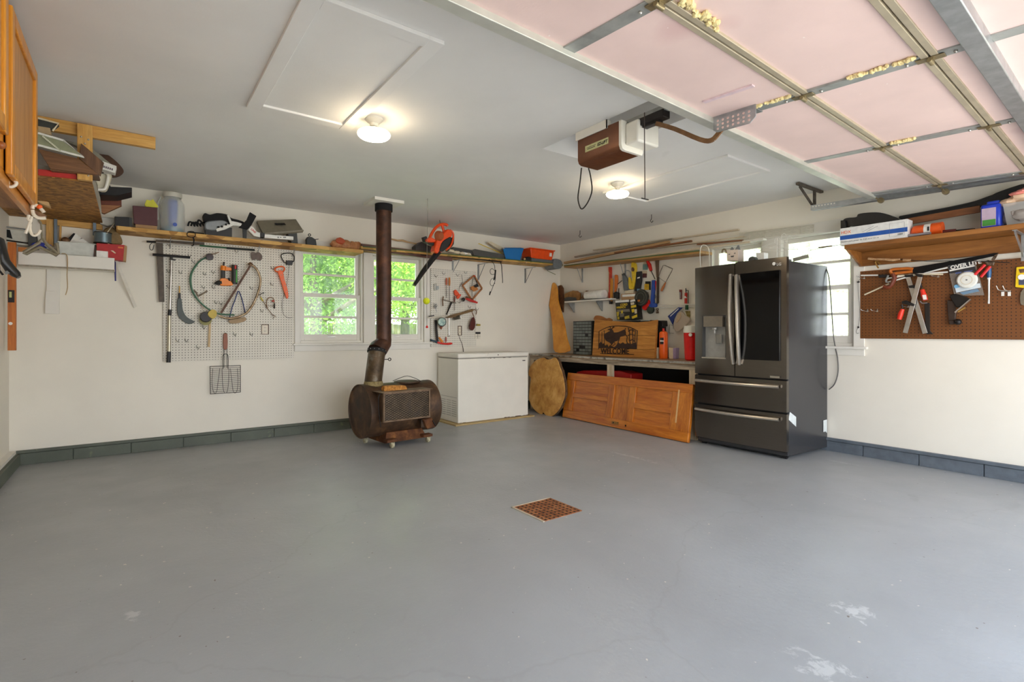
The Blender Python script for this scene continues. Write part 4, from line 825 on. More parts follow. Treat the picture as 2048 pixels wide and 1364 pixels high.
t = Thing('white_sprayer', 'white plastic tube with red lettering and black collar lying on the shelf', 'tube'); t.add('bent_tube', MB().prA([(501, 452), (506, 453), (514, 463), (522, 466), (521, 475), (508, 472), (496, 460)], .27, .06), white, bevel=.006); t.add('red_lettering', textmb('LINK', PA(501, 458.5, .2715), V((.75, 0, -.66)), V((.66, 0, .75)), .026, .0008, .0006), red); t.add('collar', MB().prA([(521, 465), (530, 466), (529, 475), (521, 474)], .28, .07), bl, bevel=.004); t.add('straight_tube', MB().prA([(529, 468), (587, 473), (587, 480), (529, 476)], .272, .05), white, bevel=.004)
ss = MB(); [ss.prA([(x, 473.5), (x + 3, 473.7), (x + 3, 475.8), (x, 475.6)], .2732, .001) for x in (555, 560, 566, 569)]; t.add('grey_print', ss, grey); t.done()
t = Thing('tray_lid', 'taupe plastic tray with a slot handle tipped up on the shelf', 'tray'); tp = flat('taupe_plastic', (124, 116, 98), .5)
lp = MB(); q0, q1, q2, q3 = PA(513, 441, .12), PA(592, 438, .10), PA(607, 461, .24), PA(527, 468, .24); lp.prism([q0, q1, q2, q3], (0, .02, -.02)); t.add('tray_face', lp, tp, bevel=.004)
hd = MB(); hd.prism([PA(549, 446.5, .166), PA(569, 446, .166), PA(572, 449.5, .186), PA(552, 450, .186)], (0, .004, 0)); t.add('slot', hd, blackm); t.add('tray_rim', MB().bar(q3, q2, .012, .016), tp); t.add('grey_under_box', sA(MB(), [(575, 467), (594, 464), (596, None), (584, None)], .2, .1), dgrey, bevel=.004); t.done()
t = Thing('black_pulley', 'small black metal gadget with a ring standing on the shelf near the windows', 'gadget'); t.add('body', sA(MB(), [(613, 478), (616, 473), (624, 474), (632, 479), (634, None), (614, None)], .2, .06), bl, bevel=.006); t.add('ring', MB().torus(PA(619, 470, .17), .012, .005, (0, 1, 0), 16, 6), bl); t.add('lever', MB().tbA([(629, 479), (637, 478)], .19, .004), bl); t.done()
pb = rusty('brown_bag', (150, 92, 56), (186, 126, 80), (208, 158, 112), 20, .5, 0); t = Thing('crumpled_bag', 'crumpled brown plastic bag lying on the shelf left of the stove pipe', 'bag')
g = MB()
for k, (x, y, r, s) in enumerate(((675, 482, .075, (1, .7, .75)), (690, 480, .08, (1, .8, .75)), (704, 482, .07, (1, .8, .8)), (715, 484, .065, (.9, .8, .9)))): c = PA(x, y, .16); g.ball((c.x, c.y, zsA(c.x) + r * s[2] * .8), r, s, 14, .12, k)
t.add('bag', g, pb); t.add('red_contents', MB().ball(PA(681, 482, .2) + V((0, 0, -.005)), .045, (1.2, .6, .9), 10, .15, 5), flat('dull_red', (186, 84, 50), .5)); t.done()
t = Thing('spirit_level', 'long brown wooden spirit level on the shelf behind the stove pipe', 'level'); lvw = wood('dark_mahogany', (72, 38, 28), (124, 76, 58), 'x', .8, .45)
t.add('body', MB().prA([(723, 487), (905, 509), (905, 522), (723, 499)], .235, .04), lvw, bevel=.002)
for x in (792, 822, 848): t.add('vial_slot', MB().prA([(x - 7, 499.5 + (x - 792) * .12), (x + 5, 501 + (x - 792) * .12), (x + 5, 505 + (x - 792) * .12), (x - 7, 503.5 + (x - 792) * .12)], .236, .003), blackm)
t.done()
solo('wooden_stick', MB().tbA([(783, 478), (795, 481), (805, 481), (815, 484), (835, 488)], .1, .01, radii=[.009, .011, .013, .011, .009]), wood('pale_stick', (186, 150, 104), (220, 190, 144), 'x'), 'pale turned wooden stick at the back of the shelf by the pipe', 'stick')
# blower hanging from the ceiling
DB = .50; t = Thing('leaf_blower', 'orange and black electric leaf blower hanging by the right back window', 'leaf blower'); og = flat('blower_orange', (236, 78, 22), .35)
t.add('nozzle', MB().tube([PA(x, y, DB) for x, y in ((876, 505), (862, 522), (845, 545), (828, 571))], .05, 14, radii=[.056, .05, .044, .03], flat=.6), bl)
t.add('housing', MB().prA(smooth([(869, 503), (872, 489), (875, 478), (886, 468), (896, 458), (903, 462), (905, 470), (900, 480), (896, 490), (888, 498), (880, 508)], 3, True), DB + .05, .11), og, bevel=.012)
t.add('fan_cover', MB().prA(smooth([(881, 494), (886, 483), (896, 476), (902, 474), (902, 484), (896, 494), (886, 503), (880, 502)], 3, True), DB + .062, .02), bl, bevel=.005)
t.add('motor_dome', MB().lathe([(.06, 0), (.058, -.03), (.04, -.055), (.001, -.06)], PA(876, 472, DB + .03), (-.3, 1, .1), n=24), flat('dome_brown', (170, 88, 48), .4))
t.add('handle', MB().tube([PA(x, y, DB) for x, y in smooth([(858, 479), (863, 468), (871, 456), (881, 449), (892, 449), (895, 452)], 4)], .017, 10), og); t.add('handle_strut', MB().tube([PA(884, 450, DB), PA(888, 464, DB)], .016, 10), og)
t.add('handle_root', MB().prA(smooth([(853, 479), (862, 474), (872, 480), (870, 484), (856, 484)], 3, True), DB + .03, .06), og, bevel=.008); t.add('side_guard', MB().tube([PA(x, y, DB + .02) for x, y in smooth([(900, 460), (906, 466), (906, 478), (901, 492), (892, 500)], 3)], .012, 8), og)
t.add('switch_block', MB().prA([(847, 474), (853, 472), (859, 484), (873, 486), (870, 492), (850, 484)], DB, .06), bl, bevel=.004); t.add('intake', MB().prA([(903, 475), (909, 475), (908, 488), (898, 502), (896, 496)], DB, .08), bl, bevel=.005); t.add('hang_wire', MB().tube([PA(881, 449, DB), PA(879, 440, DB) ], .0025, 6), metal_dark); t.done()
solo('black_tray', sA(MB(), [(832, 492), (843, 483), (856, 490), (868, 494), (868, None), (832, None)], .2, .12), dgrey, 'dark angular tray behind the hanging leaf blower on the shelf', 'tray', bevel=.004)
t = Thing('hedge_saw_case', 'long dark grey plastic blade cover lying on the shelf right of the leaf blower', 'blade cover'); t.add('rear_cover', MB().prA([(906, 494), (950, 501), (950, 510), (900, 504)], .22, .05), dgrey, bevel=.004); t.add('front_cover', MB().prA([(944, 501), (950, 498), (1008, 509), (1008, 520), (948, 511)], .235, .05), flat('cover_grey', (78, 76, 72), .5), bevel=.004); t.done()
t = Thing('rag_bundle', 'bundle of off-white cloth and red handled tools on the shelf', 'bundle'); g = MB(); [g.ball(PA(x, y, .25), .035, (1.4, .8, .6), 10, .15, k) for k, (x, y) in enumerate(((902, 502), (914, 505), (926, 507), (936, 509)))]; t.add('cloth', g, cream); t.add('white_tube', MB().tbA([(926, 506), (940, 509)], .26, .014, 10), white)
for y0, y1, m_ in ((512, 519, red), (514, 522, metal_dark)): t.add('tool_handle', MB().tbA([(905, y0), (960, y0 + 5), (1003, y1 + 2)], .25, .008), m_)
t.done()
solo('yellow_rod', MB().tbA([(957, 487), (1004, 507)], .14, .005), yellow, 'thin yellow rod leaning on the shelf behind the blue basket', 'rod'); solo('cardboard_tube', MB().prA([(976, 485), (982, 483), (1010, 497), (1005, 504)], .1, .05), cream, 'flattened beige cardboard tube behind the blue basket on the shelf', 'tube')
t = Thing('plastic_basket', 'translucent blue plastic basket on the back wall shelf', 'basket'); bq = clear('blue_plastic', (34, 120, 190), .85, .25); g = MB(); A0 = [qA(x, y, d) for x, y, d in ((1012, 519, .25), (1040, 520, .25), (1036, 516, .08), (1012, 514, .08))]; A1 = [qA(x, y, d) for x, y, d in ((1006, 498, .27), (1047, 497, .27), (1041, 496, .06), (1004, 496, .06))]
for i in range(4):
    j = (i + 1) % 4; th = V((0, 0, .0)); g.prism([A0[i], A0[j], A1[j], A1[i]], (0, .003, .0) if i in (0, 2) else (.003, 0, 0))
g.prism(A0, (0, 0, .003)); t.add('basket_walls', g, bq); rr = MB(); [rr.bar(A1[i], A1[(i + 1) % 4], .008, .008) for i in range(4)]; t.add('rim', rr, bq); t.add('contents', MB().ball(PA(1018, 514, .2), .035, (1.5, .8, .7), 10, .2, 2).ball(PA(1030, 516, .2), .03, (1.2, .8, .7), 10, .2, 3), rusty('mixed_bits', (180, 60, 50), (200, 196, 190), (60, 70, 80), 30, .5, 0)); t.done()
t = Thing('hand_planer', 'black tool with round wooden knobs beside the orange tote on the shelf', 'tool'); t.add('tool_body', sA(MB(), [(1050, 519), (1056, 513), (1068, 515), (1074, 520), (1074, None), (1052, None)], .24, .08), bl, bevel=.006); [t.add('wooden_knob', MB().ball(PA(x, y, .28), .016, n=12), wood('knob_pale', (190, 150, 96), (224, 190, 140), 'x')) for x, y in ((1049, 518), (1052, 525))]; t.done()
t = Thing('storage_tote', 'bright orange rectangular plastic tote near the corner on the back wall shelf', 'tote'); ot = flat('tote_orange', (238, 82, 24), .35)
g = MB(); b0 = [PA(1064, 521, .26), PA(1094, 525, .26), PA(1107, 528, .26), PA(1107, 526, .06), PA(1064, 519, .06)]
def boxpx(lo, hi, d0, d1, name, m_, par=None): pass
x0, x1 = PA(1060, 510, .25).x, PA(1107, 510, .25).x; zt0 = PA(1092, 501, .26).z; zb0 = zsA((x0 + x1) / 2) + .045
t.add('tote_body', MB().hexa([(x0 + .03, -.24, zb0), (x1 - .02, -.24, zb0), (x1 - .02, -.05, zb0), (x0 + .03, -.05, zb0)], [(x0, -.265, zt0), (x1, -.265, zt0), (x1, -.03, zt0), (x0, -.03, zt0)]), ot, bevel=.008)
t.add('rim', MB().box(x0 - .012, x1 + .012, -.277, -.02, zt0, zt0 + .014), ot, bevel=.004); t.add('paper_label', MB().box(x1 - .085, x1 - .045, -.2665, -.25, zb0 + .05, zb0 + .10), white); t.done()
t = Thing('router_case', 'grey case with a rounded end under the orange tote on the shelf', 'case'); t.add('case_body', MB().box(x0 + .02, x1 + .05, -.262, -.05, zb0 - .045, zb0 - .002), flat('case_grey', (92, 98, 100), .5), bevel=.004); c = PA(1116, 527, .27); t.add('rounded_end', MB().prA(smooth([(1108, 519), (1116, 518), (1123, 522), (1125, 530), (1121, 537), (1108, 536)], 3, True), .285, .2), flat('end_grey', (112, 116, 118), .5), bevel=.006); t.done()
t = Thing('hanging_cable', 'thin black cable knotted in loops hanging below the shelf over the freezer', 'cable'); t.add('strand', MB().tbA(smooth([(978, 519), (984, 523), (989, 531), (990, 541), (991, 552), (990, 562), (986, 573), (981, 586)], 4), .30, .0035), blackm); t.add('knot', MB().tbA([(991, 540), (990, 552), (988, 560)], .3, .010, 8), blackm); t.add('loop', MB().tbA(smooth([(990, 542), (984, 537), (980, 542), (983, 549), (990, 548)], 3), .3, .003), blackm); t.add('loop', MB().tbA(smooth([(990, 556), (983, 558), (980, 566), (984, 572), (990, 566)], 3), .3, .003), blackm); t.add('plug', MB().tbA([(981, 583), (979, 590)], .3, .008), blackm); t.done()
solo('short_cable', MB().tbA(smooth([(1000, 522), (1003, 531), (1004, 545), (1005, 558), (1005, 566)], 3), .30, .005), blackm, 'short black cable end hanging straight below the shelf', 'cable'); solo('thin_stick', MB().tbA([(1094, 541), (1111, 549)], .2, .004), flat('green_stick', (110, 110, 60), .6), 'thin olive stick poking out beneath the shelf end', 'stick')
# tennis ball on its parking string
DT = 1.27; t = Thing('parking_ball', 'yellow tennis ball on a string hanging from the ceiling before the back windows', 'tennis ball'); t.add('string', MB().tbA([(855, 397), (855, 430), (854, 500), (854, 560), (853, 600), (854, 650)], DT, .0022, 5), flat('string_grey', (130, 124, 112), .8)); t.add('chain_top', MB().tbA([(855, 398), (855, 424)], DT, .004, 6), metal_bright)
t.add('ball', MB().ball(PA(853, 602, DT), .034, n=24), flat('tennis_yellow', (206, 214, 24), .8, 0, .06, 80, .4)); t.add('ball_seam', MB().torus(PA(853, 602, DT), .0335, .0012, (.5, .6, .6), 30, 5), flat('seam_pale', (226, 226, 190), .8)); t.add('red_weight', MB().lathe([(.001, .02), (.013, .0), (.011, -.008), (.001, -.012)], PA(854, 654, DT), n=14), red); t.done()

# ---- large white pegboard
def pegA(px, py, label='bare wire hook on the large white pegboard', group='bare hooks on the large white pegboard', s=1.35):
    p = PA(px, py, .02); solo('peg_hook', MB().tube([p + V((0, .004, .006)), p + V((0, -.006, .006)), p + V((0, -.008, -.012)), p + V((.014, -.035, -.03)), p + V((.02, -.045, -.004))], .0019 * s, 5), flat('hook_steel', (120, 120, 116), .4, .7), label, 'peg hook', group)
for x, y, w_ in ((334, 486, 'beside the upper left pole end'), (349, 509, 'above the squeegee head'), (376, 509, 'left of the pair under the green pole, top left area'), (384, 520, 'just under the squeegee bar right end'), (334, 540, 'on the left edge, upper one beside the squeegee tube'), (358, 542, 'between squeegee tube and green arc, upper one'), (406, 545, 'left of the orange power tool, upper left of four'), (423, 542, 'left of the orange power tool, upper right of four'), (404, 572, 'left of the orange power tool, lower left of four'), (424, 572, 'left of the orange power tool, lower right of four'), (334, 571, 'on the left edge, lower one beside the squeegee tube'), (500, 574, 'inside the bow saw frame near its middle'), (542, 534, 'left of the orange oval handled tool, upper one'), (541, 566, 'left of the orange oval handled tool, lower one'), (429, 602, 'between green arc and saw blade, left of two'), (439, 604, 'between green arc and saw blade, right of two'), (521, 619, 'right of the bow saw bottom bend'), (467, 666, 'just right of the grill basket handle'), (500, 666, 'left of the wall outlet'), (352, 678, 'near the lower left, left of a close pair'), (370, 678, 'near the lower left, right of a close pair'), (405, 652, 'below the dark tape reel'), (454, 484, 'on the top edge, under the shelf middle'), (470, 500, 'holding the green pole middle'), (393, 692, 'lowest one, left of the hanging stirrer stick')): pegA(x, y, 'bare wire hook, ' + w_)
t = Thing('framing_square', 'large dark steel framing square hung at the top left of the large pegboard', 'framing square'); sq = rusty('dark_square', (58, 50, 42), (80, 70, 60), (96, 86, 74), 12, .5, .4); t.add('short_arm', MB().prA([(312, 479), (409, 485), (409, 490), (312, 485)], .045, .003), sq); t.add('long_arm', MB().prA([(312, 485), (326, 486), (329, 604), (318, 604)], .045, .003), sq); t.done()
t = Thing('garden_stake', 'green and black pole lying level on hooks along the top of the pegboard', 'pole'); t.add('black_end', MB().tbA([(293, 483), (312, 484)], .07, .01), bl); t.add('silver_part', MB().tbA([(311, 484), (400, 491)], .07, .007), metal_bright); t.add('green_part', MB().tbA([(399, 491), (470, 497)], .07, .008), green); t.add('dark_part', MB().tbA([(453, 496), (509, 500)], .07, .011), flat('black_green', (26, 34, 30), .45)); t.add('hand_loop', MB().tbA(smooth([(305, 485), (300, 490), (300, 498), (305, 500), (308, 490)], 3), .07, .003), bl); t.done()
t = Thing('shears', 'pair of brown garden shear blades hanging at the pegboard top right', 'blades'); bb = rusty('blade_brown', (78, 64, 58), (100, 86, 78), (120, 104, 92), 20, .5, .4); [t.add('blade', MB().prA(smooth(q, 3, True), .05, .006), bb) for q in ([(503, 505), (508, 504), (513, 508), (512, 518), (506, 520), (503, 515)], [(513, 505), (519, 505), (524, 511), (524, 518), (519, 521), (512, 517)])]; t.done()
t = Thing('squeegee_pole', 'telescopic silver window squeegee hanging down the left of the large pegboard', 'squeegee'); t.add('blade_bar', MB().tbA([(305, 509), (345, 512), (380, 515)], .065, .012, 8), bl); t.add('head', MB().tbA([(343, 513), (343, 520)], .06, .012), dgrey); t.add('head_knob', MB().tbA([(343, 519), (351, 520)], .07, .007), dgrey); t.add('upper_tube', MB().tbA([(343, 519), (340, 620)], .06, .011, 12), metal_bright); t.add('joint', MB().tbA([(340, 619), (339, 631)], .06, .0155, 12), bl); t.add('lower_tube', MB().tbA([(339, 631), (338, 703)], .06, .013, 12), flat('champagne_tube', (186, 178, 156), .3, .8)); t.add('grip', MB().tbA([(338, 703), (337, 725)], .06, .017, 12, radii=[.016, .018]), bl); t.done()
t = Thing('sheathed_knife', 'curved grey sheath with a small handle hanging on the pegboard left side', 'sheath'); t.add('sheath', MB().prA(smooth([(356, 596), (363, 598), (366, 620), (374, 634), (388, 642), (389, 645), (378, 648), (366, 642), (356, 630), (354, 612)], 3, True), .05, .015), flat('sheath_grey', (88, 94, 92), .6), bevel=.003); t.add('handle', MB().tbA([(359, 597), (359, 586)], .05, .010), bl); t.add('chain', MB().tbA([(359, 587), (359, 572)], .045, .005), flat('brass', (176, 136, 70), .4, .8)); t.done()
t = Thing('coiled_rod', 'green bent rod arcing across the pegboard with a dark reel at its top end', 'rod'); arc = smooth([(412, 515), (400, 522), (388, 536), (381, 552), (382, 574), (390, 592), (404, 608), (420, 620), (432, 626), (450, 629), (469, 630)], 4); t.add('green_shaft', MB().tbA(arc, .06, .0075), green); t.add('inner_strip', MB().tbA([(x + 2.5, y + .5) for x, y in arc[6:40]], .062, .003), flat('strip_light', (150, 170, 150), .4))
c = PA(419, 514, .06); t.add('reel', MB().lathe([(.001, 0), (.03, 0), (.034, -.012), (.03, -.03), (.001, -.032)], c, (0, 1, 0), n=22), flat('dark_maroon', (46, 26, 30), .4)); t.add('crank', MB().tbA([(421, 508), (429, 508), (438, 504)], .08, .004), rod); t.done()
t = Thing('battery_screwdriver', 'orange and black pistol screwdriver pair hung in the middle of the pegboard', 'power tool'); og2 = flat('drill_orange', (240, 132, 22), .4)
t.add('left_grip', MB().tbA([(446, 557), (446, 540)], .075, .020, 12), dgrey); t.add('orange_collar', MB().tbA([(446, 541), (447, 532)], .075, .024, 12), og2); t.add('bit_holder', MB().tbA([(447, 533), (448, 524)], .075, .009), metal_dark); t.add('bridge', MB().prA([(450, 533), (465, 536), (465, 541), (450, 541)], .08, .02), og2, bevel=.002)
t.add('right_grip', MB().tbA([(469, 568), (469, 530)], .08, .027, 14), flat('grip_dark', (52, 54, 48), .5)); t.add('green_strip', MB().tbA([(473, 565), (473, 540)], .108, .006), flat('bright_green', (70, 170, 60), .4)); t.add('red_tip', MB().tbA([(471, 538), (471, 531)], .108, .008), red)
t.add('base', MB().prA(smooth([(441, 558), (450, 556), (463, 563), (466, 570), (456, 571), (441, 570)], 3, True), .095, .06), og2, bevel=.006); t.add('chuck', MB().tbA([(443, 565), (434, 566), (429, 567)], .075, .02, 12, radii=[.026, .02, .008]), bl); t.add('trigger', MB().tbA([(457, 556), (459, 562)], .09, .008), bl); t.done()
t = Thing('bow_saw', 'bow saw with rusty bent tube frame and dark blade hanging on the large pegboard', 'bow saw'); fr_ = smooth([(499, 529), (508, 533), (517, 545), (521, 562), (517, 582), (508, 605), (495, 624), (482, 632), (468, 636), (452, 636), (437, 631)], 4); t.add('tube_frame', MB().tbA(fr_, .085, .011, 10), rusty('frame_chrome_rust', (86, 56, 36), (164, 142, 112), (196, 184, 160), 14, .3, .75)); t.add('blade', MB().prA([(499, 530), (503, 531), (444, 627), (440, 625)], .088, .003), rusty('blade_rust', (52, 32, 22), (82, 54, 36), (100, 70, 50), 20, .5, .4))
tt = MB()
for k in range(34):
    q = k / 34; x, y = 500.5 - 58 * q, 530 + 95 * q; tt.prA([(x + 1.2, y + .5), (x + 3.2, y + 2.5), (x - .2, y + 2.6)], .0875, .002)
t.add('teeth', tt, rod, kind='stuff'); t.add('tension_lever', MB().tbA([(497, 529), (501, 526), (505, 530)], .09, .012), rod); t.done()
t = Thing('tape_measure_reel', 'round dark tape reel with a yellow label hanging below the bow saw', 'tape reel'); c = PA(411, 634, .07); t.add('back_disc', MB().lathe([(.001, 0), (.052, 0), (.052, -.02), (.001, -.02)], PA(411, 640, .05), (0, 1, 0), n=26), flat('olive_disc', (146, 140, 84), .6)); t.add('reel', MB().lathe([(.001, 0), (.05, 0), (.052, -.02), (.045, -.045), (.001, -.045)], c, (0, 1, 0), n=26), flat('reel_dark', (36, 28, 30), .5)); t.add('case_label', MB().prA(smooth([(416, 626), (424, 619), (433, 622), (433, 632), (426, 638), (417, 632)], 2, True), .125, .05), flat('label_yellow', (196, 170, 66), .5), bevel=.003); t.done()
solo('paint_stirrer', MB().prA([(418, 646), (422, 646), (421, 672), (420, 694), (416, 694), (417, 672)], .045, .006), wood('stirrer', (190, 156, 104), (216, 188, 140), 'z'), 'narrow wooden stick hanging under the tape reel on the pegboard', 'stick')
t = Thing('slingshot', 'wooden forked slingshot with a hanging cord on the left of the pegboard', 'slingshot'); t.add('fork', MB().tbA(smooth([(383, 578), (392, 584), (396, 592), (405, 588), (415, 582)], 3), .05, .007), flat('grey_wood', (128, 114, 94), .7)); t.add('cord', MB().tbA([(396, 592), (403, 612), (405, 620)], .05, .002), flat('pink_cord', (190, 140, 124), .8)); t.add('cord', MB().tbA([(407, 588), (406, 608), (408, 618)], .05, .002), cream); t.done()
t = Thing('rope_pouch', 'blue and white cord carrying a tan leather pouch behind the bow saw', 'pouch'); [t.add('striped_cord', MB().tbA(q, .055, .005), flat('blue_cord', (44, 60, 110), .7)) for q in ([(476, 582), (470, 600), (464, 615), (460, 632), (458, 640)], [(478, 582), (484, 598), (488, 615), (491, 628)])]; t.add('pouch', MB().prA(smooth([(457, 640), (470, 638), (490, 634), (492, 641), (478, 646), (463, 647), (459, 645)], 2, True), .06, .02), flat('leather_tan', (170, 144, 112), .7), bevel=.004); t.done()
t = Thing('deburring_tool', 'thin wire tool with a yellow sleeve and forked tip on the pegboard', 'wire tool'); t.add('shaft', MB().tbA([(520, 591), (528, 605), (536, 618), (546, 631), (548, 632)], .05, .003), rod); t.add('sleeve', MB().tbA([(521, 594), (526, 602)], .05, .007), flat('sleeve_yellow', (206, 186, 70), .5)); t.add('fork', MB().tbA(smooth([(545, 638), (549, 634), (550, 631), (545, 630)], 3), .05, .002).tbA([(549, 632), (553, 634)], .05, .002), rod); t.add('hook_end', MB().tbA([(512, 591), (518, 590), (528, 585), (527, 588)], .06, .0035), metal_dark); t.done()
t = Thing('pipe_cutter', 'small bent wire clamp with red pads on the pegboard', 'clamp'); t.add('bow', MB().tbA(smooth([(534, 617), (533, 604), (536, 597), (543, 595), (548, 600), (549, 616)], 3), .05, .0045), rod); t.add('bar', MB().tbA([(535, 612), (549, 612)], .05, .002), rod); t.add('red_pad', MB().ball(PA(546, 602, .06), .012, (1.3, .7, .8), 10), flat('dusty_red', (176, 74, 66), .6)); t.add('dark_foot', MB().tbA([(549, 607), (549, 617)], .05, .007), metal_dark); t.done()
t = Thing('cable_puller', 'black square wire frame with a dark block and thin wire, pegboard top right', 'wire frame'); t.add('frame', MB().tbA(smooth([(563, 509), (580, 506), (588, 512), (588, 521), (583, 525), (570, 525), (565, 519)], 3, True), .05, .005, closed=True), bl); t.add('block', MB().prA([(573, 521), (586, 521), (585, 530), (573, 529)], .065, .03), bl, bevel=.003); t.add('wire', MB().tbA(smooth([(579, 530), (577, 545), (573, 575), (565, 600), (566, 626), (575, 635), (585, 635)], 4), .04, .0018), metal_dark); t.done()
t = Thing('marking_gun', 'orange plastic tool with oval loop handle hanging on the right of the large pegboard', 'tool'); o2 = flat('safety_orange', (240, 96, 20), .4)
g = MB(); loop = [PA(x, y, .06) for x, y in smooth([(550, 537), (556, 534), (565, 533), (569, 537), (566, 543), (558, 544), (551, 542)], 3, True)]; g.tube(loop, .007, 8, closed=True); t.add('loop_handle', g, o2); t.add('stem', MB().prA(smooth([(556, 543), (565, 542), (569, 558), (575, 578), (577, 594), (574, 597), (569, 585), (562, 562)], 3, True), .068, .02), o2, bevel=.003)
h_ = MB(); [h_.prA([(x - .8, y - 1.2), (x + .8, y - 1.2), (x + .8, y + 1.2), (x - .8, y + 1.2)], .0688, .001) for x, y in ((563, 550), (567, 560), (570, 571), (573, 583))]; t.add('slots', h_, flat('slot_grey', (190, 150, 120), .7)); t.done()
def outletA(x0, x1, y0, y1, label, d=.004):
    t_ = Thing('wall_outlet', label, 'outlet'); t_.add('cover_plate', MB().prA([(x0, y0), (x1, y0), (x1, y1), (x0, y1)], d + .019, .006), flat('plate_ivory', (226, 216, 196), .4), bevel=.001); xm = (x0 + x1) / 2
    for yy_ in (y0 + (y1 - y0) * .3, y0 + (y1 - y0) * .7):
        c_ = PA(xm, yy_, d + .0195); f_ = t_.add('socket', MB().box(c_.x - .016, c_.x + .016, c_.y - .001, c_.y + .001, c_.z - .013, c_.z + .013), flat('plate_ivory', (226, 216, 196), .4))
        t_.add('slots', MB().box(c_.x - .008, c_.x - .005, c_.y - .0016, c_.y, c_.z - .005, c_.z + .007).box(c_.x + .005, c_.x + .008, c_.y - .0016, c_.y, c_.z - .005, c_.z + .007), blackm, parent=f_)
    t_.add('cutout_edge', MB().prA([(x0 - 1.5, y0 - 1.5), (x1 + 1.8, y0 - 1.5), (x1 + 1.8, y1 + 1), (x0 - 1.5, y1 + 1)], .0205, .003), flat('cutout_brown', (92, 74, 56), .8)); t_.done()
outletA(524, 536, 650, 668, 'duplex outlet showing through the large white pegboard'); outletA(917, 922, 653, 670, 'white outlet plate in the small pegboard with the freezer cord plugged in')
t = Thing('grill_basket', 'wire fish grilling basket with brown wooden handle hanging under the large pegboard', 'grill basket'); t.add('wooden_handle', MB().prA(smooth([(447, 670), (449, 667), (453, 667), (455, 670), (455, 697), (447, 697)], 2, True), .05, .014), saddle_b, bevel=.003); t.add('hang_ring', MB().torus(PA(451, 668, .045), .009, .002, (0, 1, 0), 14, 6), metal_dark)
t.add('shaft_wires', MB().tbA([(448, 697), (448, 735)], .043, .0025).tbA([(454, 697), (454, 735)], .043, .0025), metal_dark); t.add('slide_ring', MB().tbA(smooth([(446, 738), (446, 712), (451, 708), (456, 712), (456, 738)], 3), .05, .003), metal_dark)
t.add('outer_frame', MB().tbA([(420, 733), (481, 731), (481, 784), (421, 788)], .045, .004, closed=True), metal_dark); g = MB()
for k in range(13):
    q = (k + 1) / 14; g.tbA([(420 + q, 733 + 55 * q), (481, 731 + 53 * q)], .045, .0018, 5)
t.add('cross_wires', g, metal_dark); g = MB()
for xx in (430, 451, 470): g.tbA(smooth([(xx - 7 + (451 - xx) * .12, 737), (xx - 6, 765), (xx - 3, 784), (xx + 3, 784), (xx + 6, 765), (xx + 7 + (451 - xx) * .12, 737)], 3), .049, .002, 5)
t.add('fish_wires', g, metal_dark); t.done()

# ---- small white pegboard
for x, y, w_ in ((884, 545, 'top row, above the two screwdrivers'), (912, 548, 'top row, middle one'), (928, 543, 'top row, above the wooden diamond frame'), (869, 550, 'top left corner'), (951, 616, 'just above the hoist hook'), (936, 612, 'below the red hand drill'), (948, 646, 'beside the hoist pulley')): pegA(x, y, 'wire hook on the small white pegboard, ' + w_, 'bare hooks on the small white pegboard')
def driver(px, y0, y1, y2, m_, label, rx=.012):
    t_ = Thing('screwdriver', label, 'screwdriver'); t_.add('handle', MB().tbA([(px, y0), (px, (y0 + y1) / 2), (px, y1)], .05, rx, 10, radii=[rx * .8, rx, rx * .85]), m_); t_.add('shaft', MB().tbA([(px, y1), (px, y2)], .05, .004), steel_d); t_.done()
driver(893, 556, 570, 596, flat('worn_orange', (196, 96, 60), .4), 'screwdriver with a worn reddish handle, left of the amber one'); driver(899, 555, 571, 602, flat('amber', (206, 124, 36), .35), 'screwdriver with an amber handle beside a redder one')
t = Thing('door_hardware', 'small bright metal door hardware on the left edge of the small pegboard', 'hardware'); t.add('plate', MB().prA([(868, 568), (874, 567), (876, 580), (869, 581)], .04, .02), metal_bright, bevel=.002); t.add('flange', MB().prA([(873, 572), (878, 572), (878, 579), (873, 579)], .06, .02), metal_galv); t.done()
t = Thing('c_clamp', 'rust coloured clamp with a long steel bar on the small pegboard', 'clamp'); t.add('bar', MB().tbA([(885, 599), (900, 603), (912, 606)], .06, .006), steel_d); t.add('jaw', MB().tbA([(887, 593), (885, 600), (886, 612)], .06, .007), rod); t.add('wide_leg', MB().tbA([(903, 605), (898, 617), (893, 629)], .055, .012, radii=[.013, .01, .009]), metal_dark); t.done()
t = Thing('orange_clamp', 'small orange spring clamp with crossing wings on the pegboard', 'clamp'); oc = flat('clamp_orange', (226, 78, 36), .45); t.add('wing', MB().prA([(908, 582), (912, 579), (922, 591), (917, 594), (910, 590)], .06, .02), oc, bevel=.002); t.add('wing', MB().prA([(916, 598), (913, 595), (918, 588), (923, 589), (919, 596)], .07, .015), oc, bevel=.002); t.done()
driver(909, 592, 604, 621, flat('dark_red_handle', (98, 44, 36), .5), 'dark handled chisel hanging below the orange clamp', .010)
t = Thing('wooden_bracket', 'diamond shaped folding wooden frame with metal inside on the small pegboard', 'frame'); fw_ = wood('fence_frame', (140, 84, 42), (190, 128, 72), 'x')
P_ = [(925, 571), (948, 551), (964, 577), (944, 600)]
for a, b in ((0, 1), (1, 2), (2, 3), (3, 0)): t.add('frame_side', MB().bar(PA(*P_[a], .07), PA(*P_[b], .07), .02, .018, (0, 1, 0)), fw_, bevel=.002)
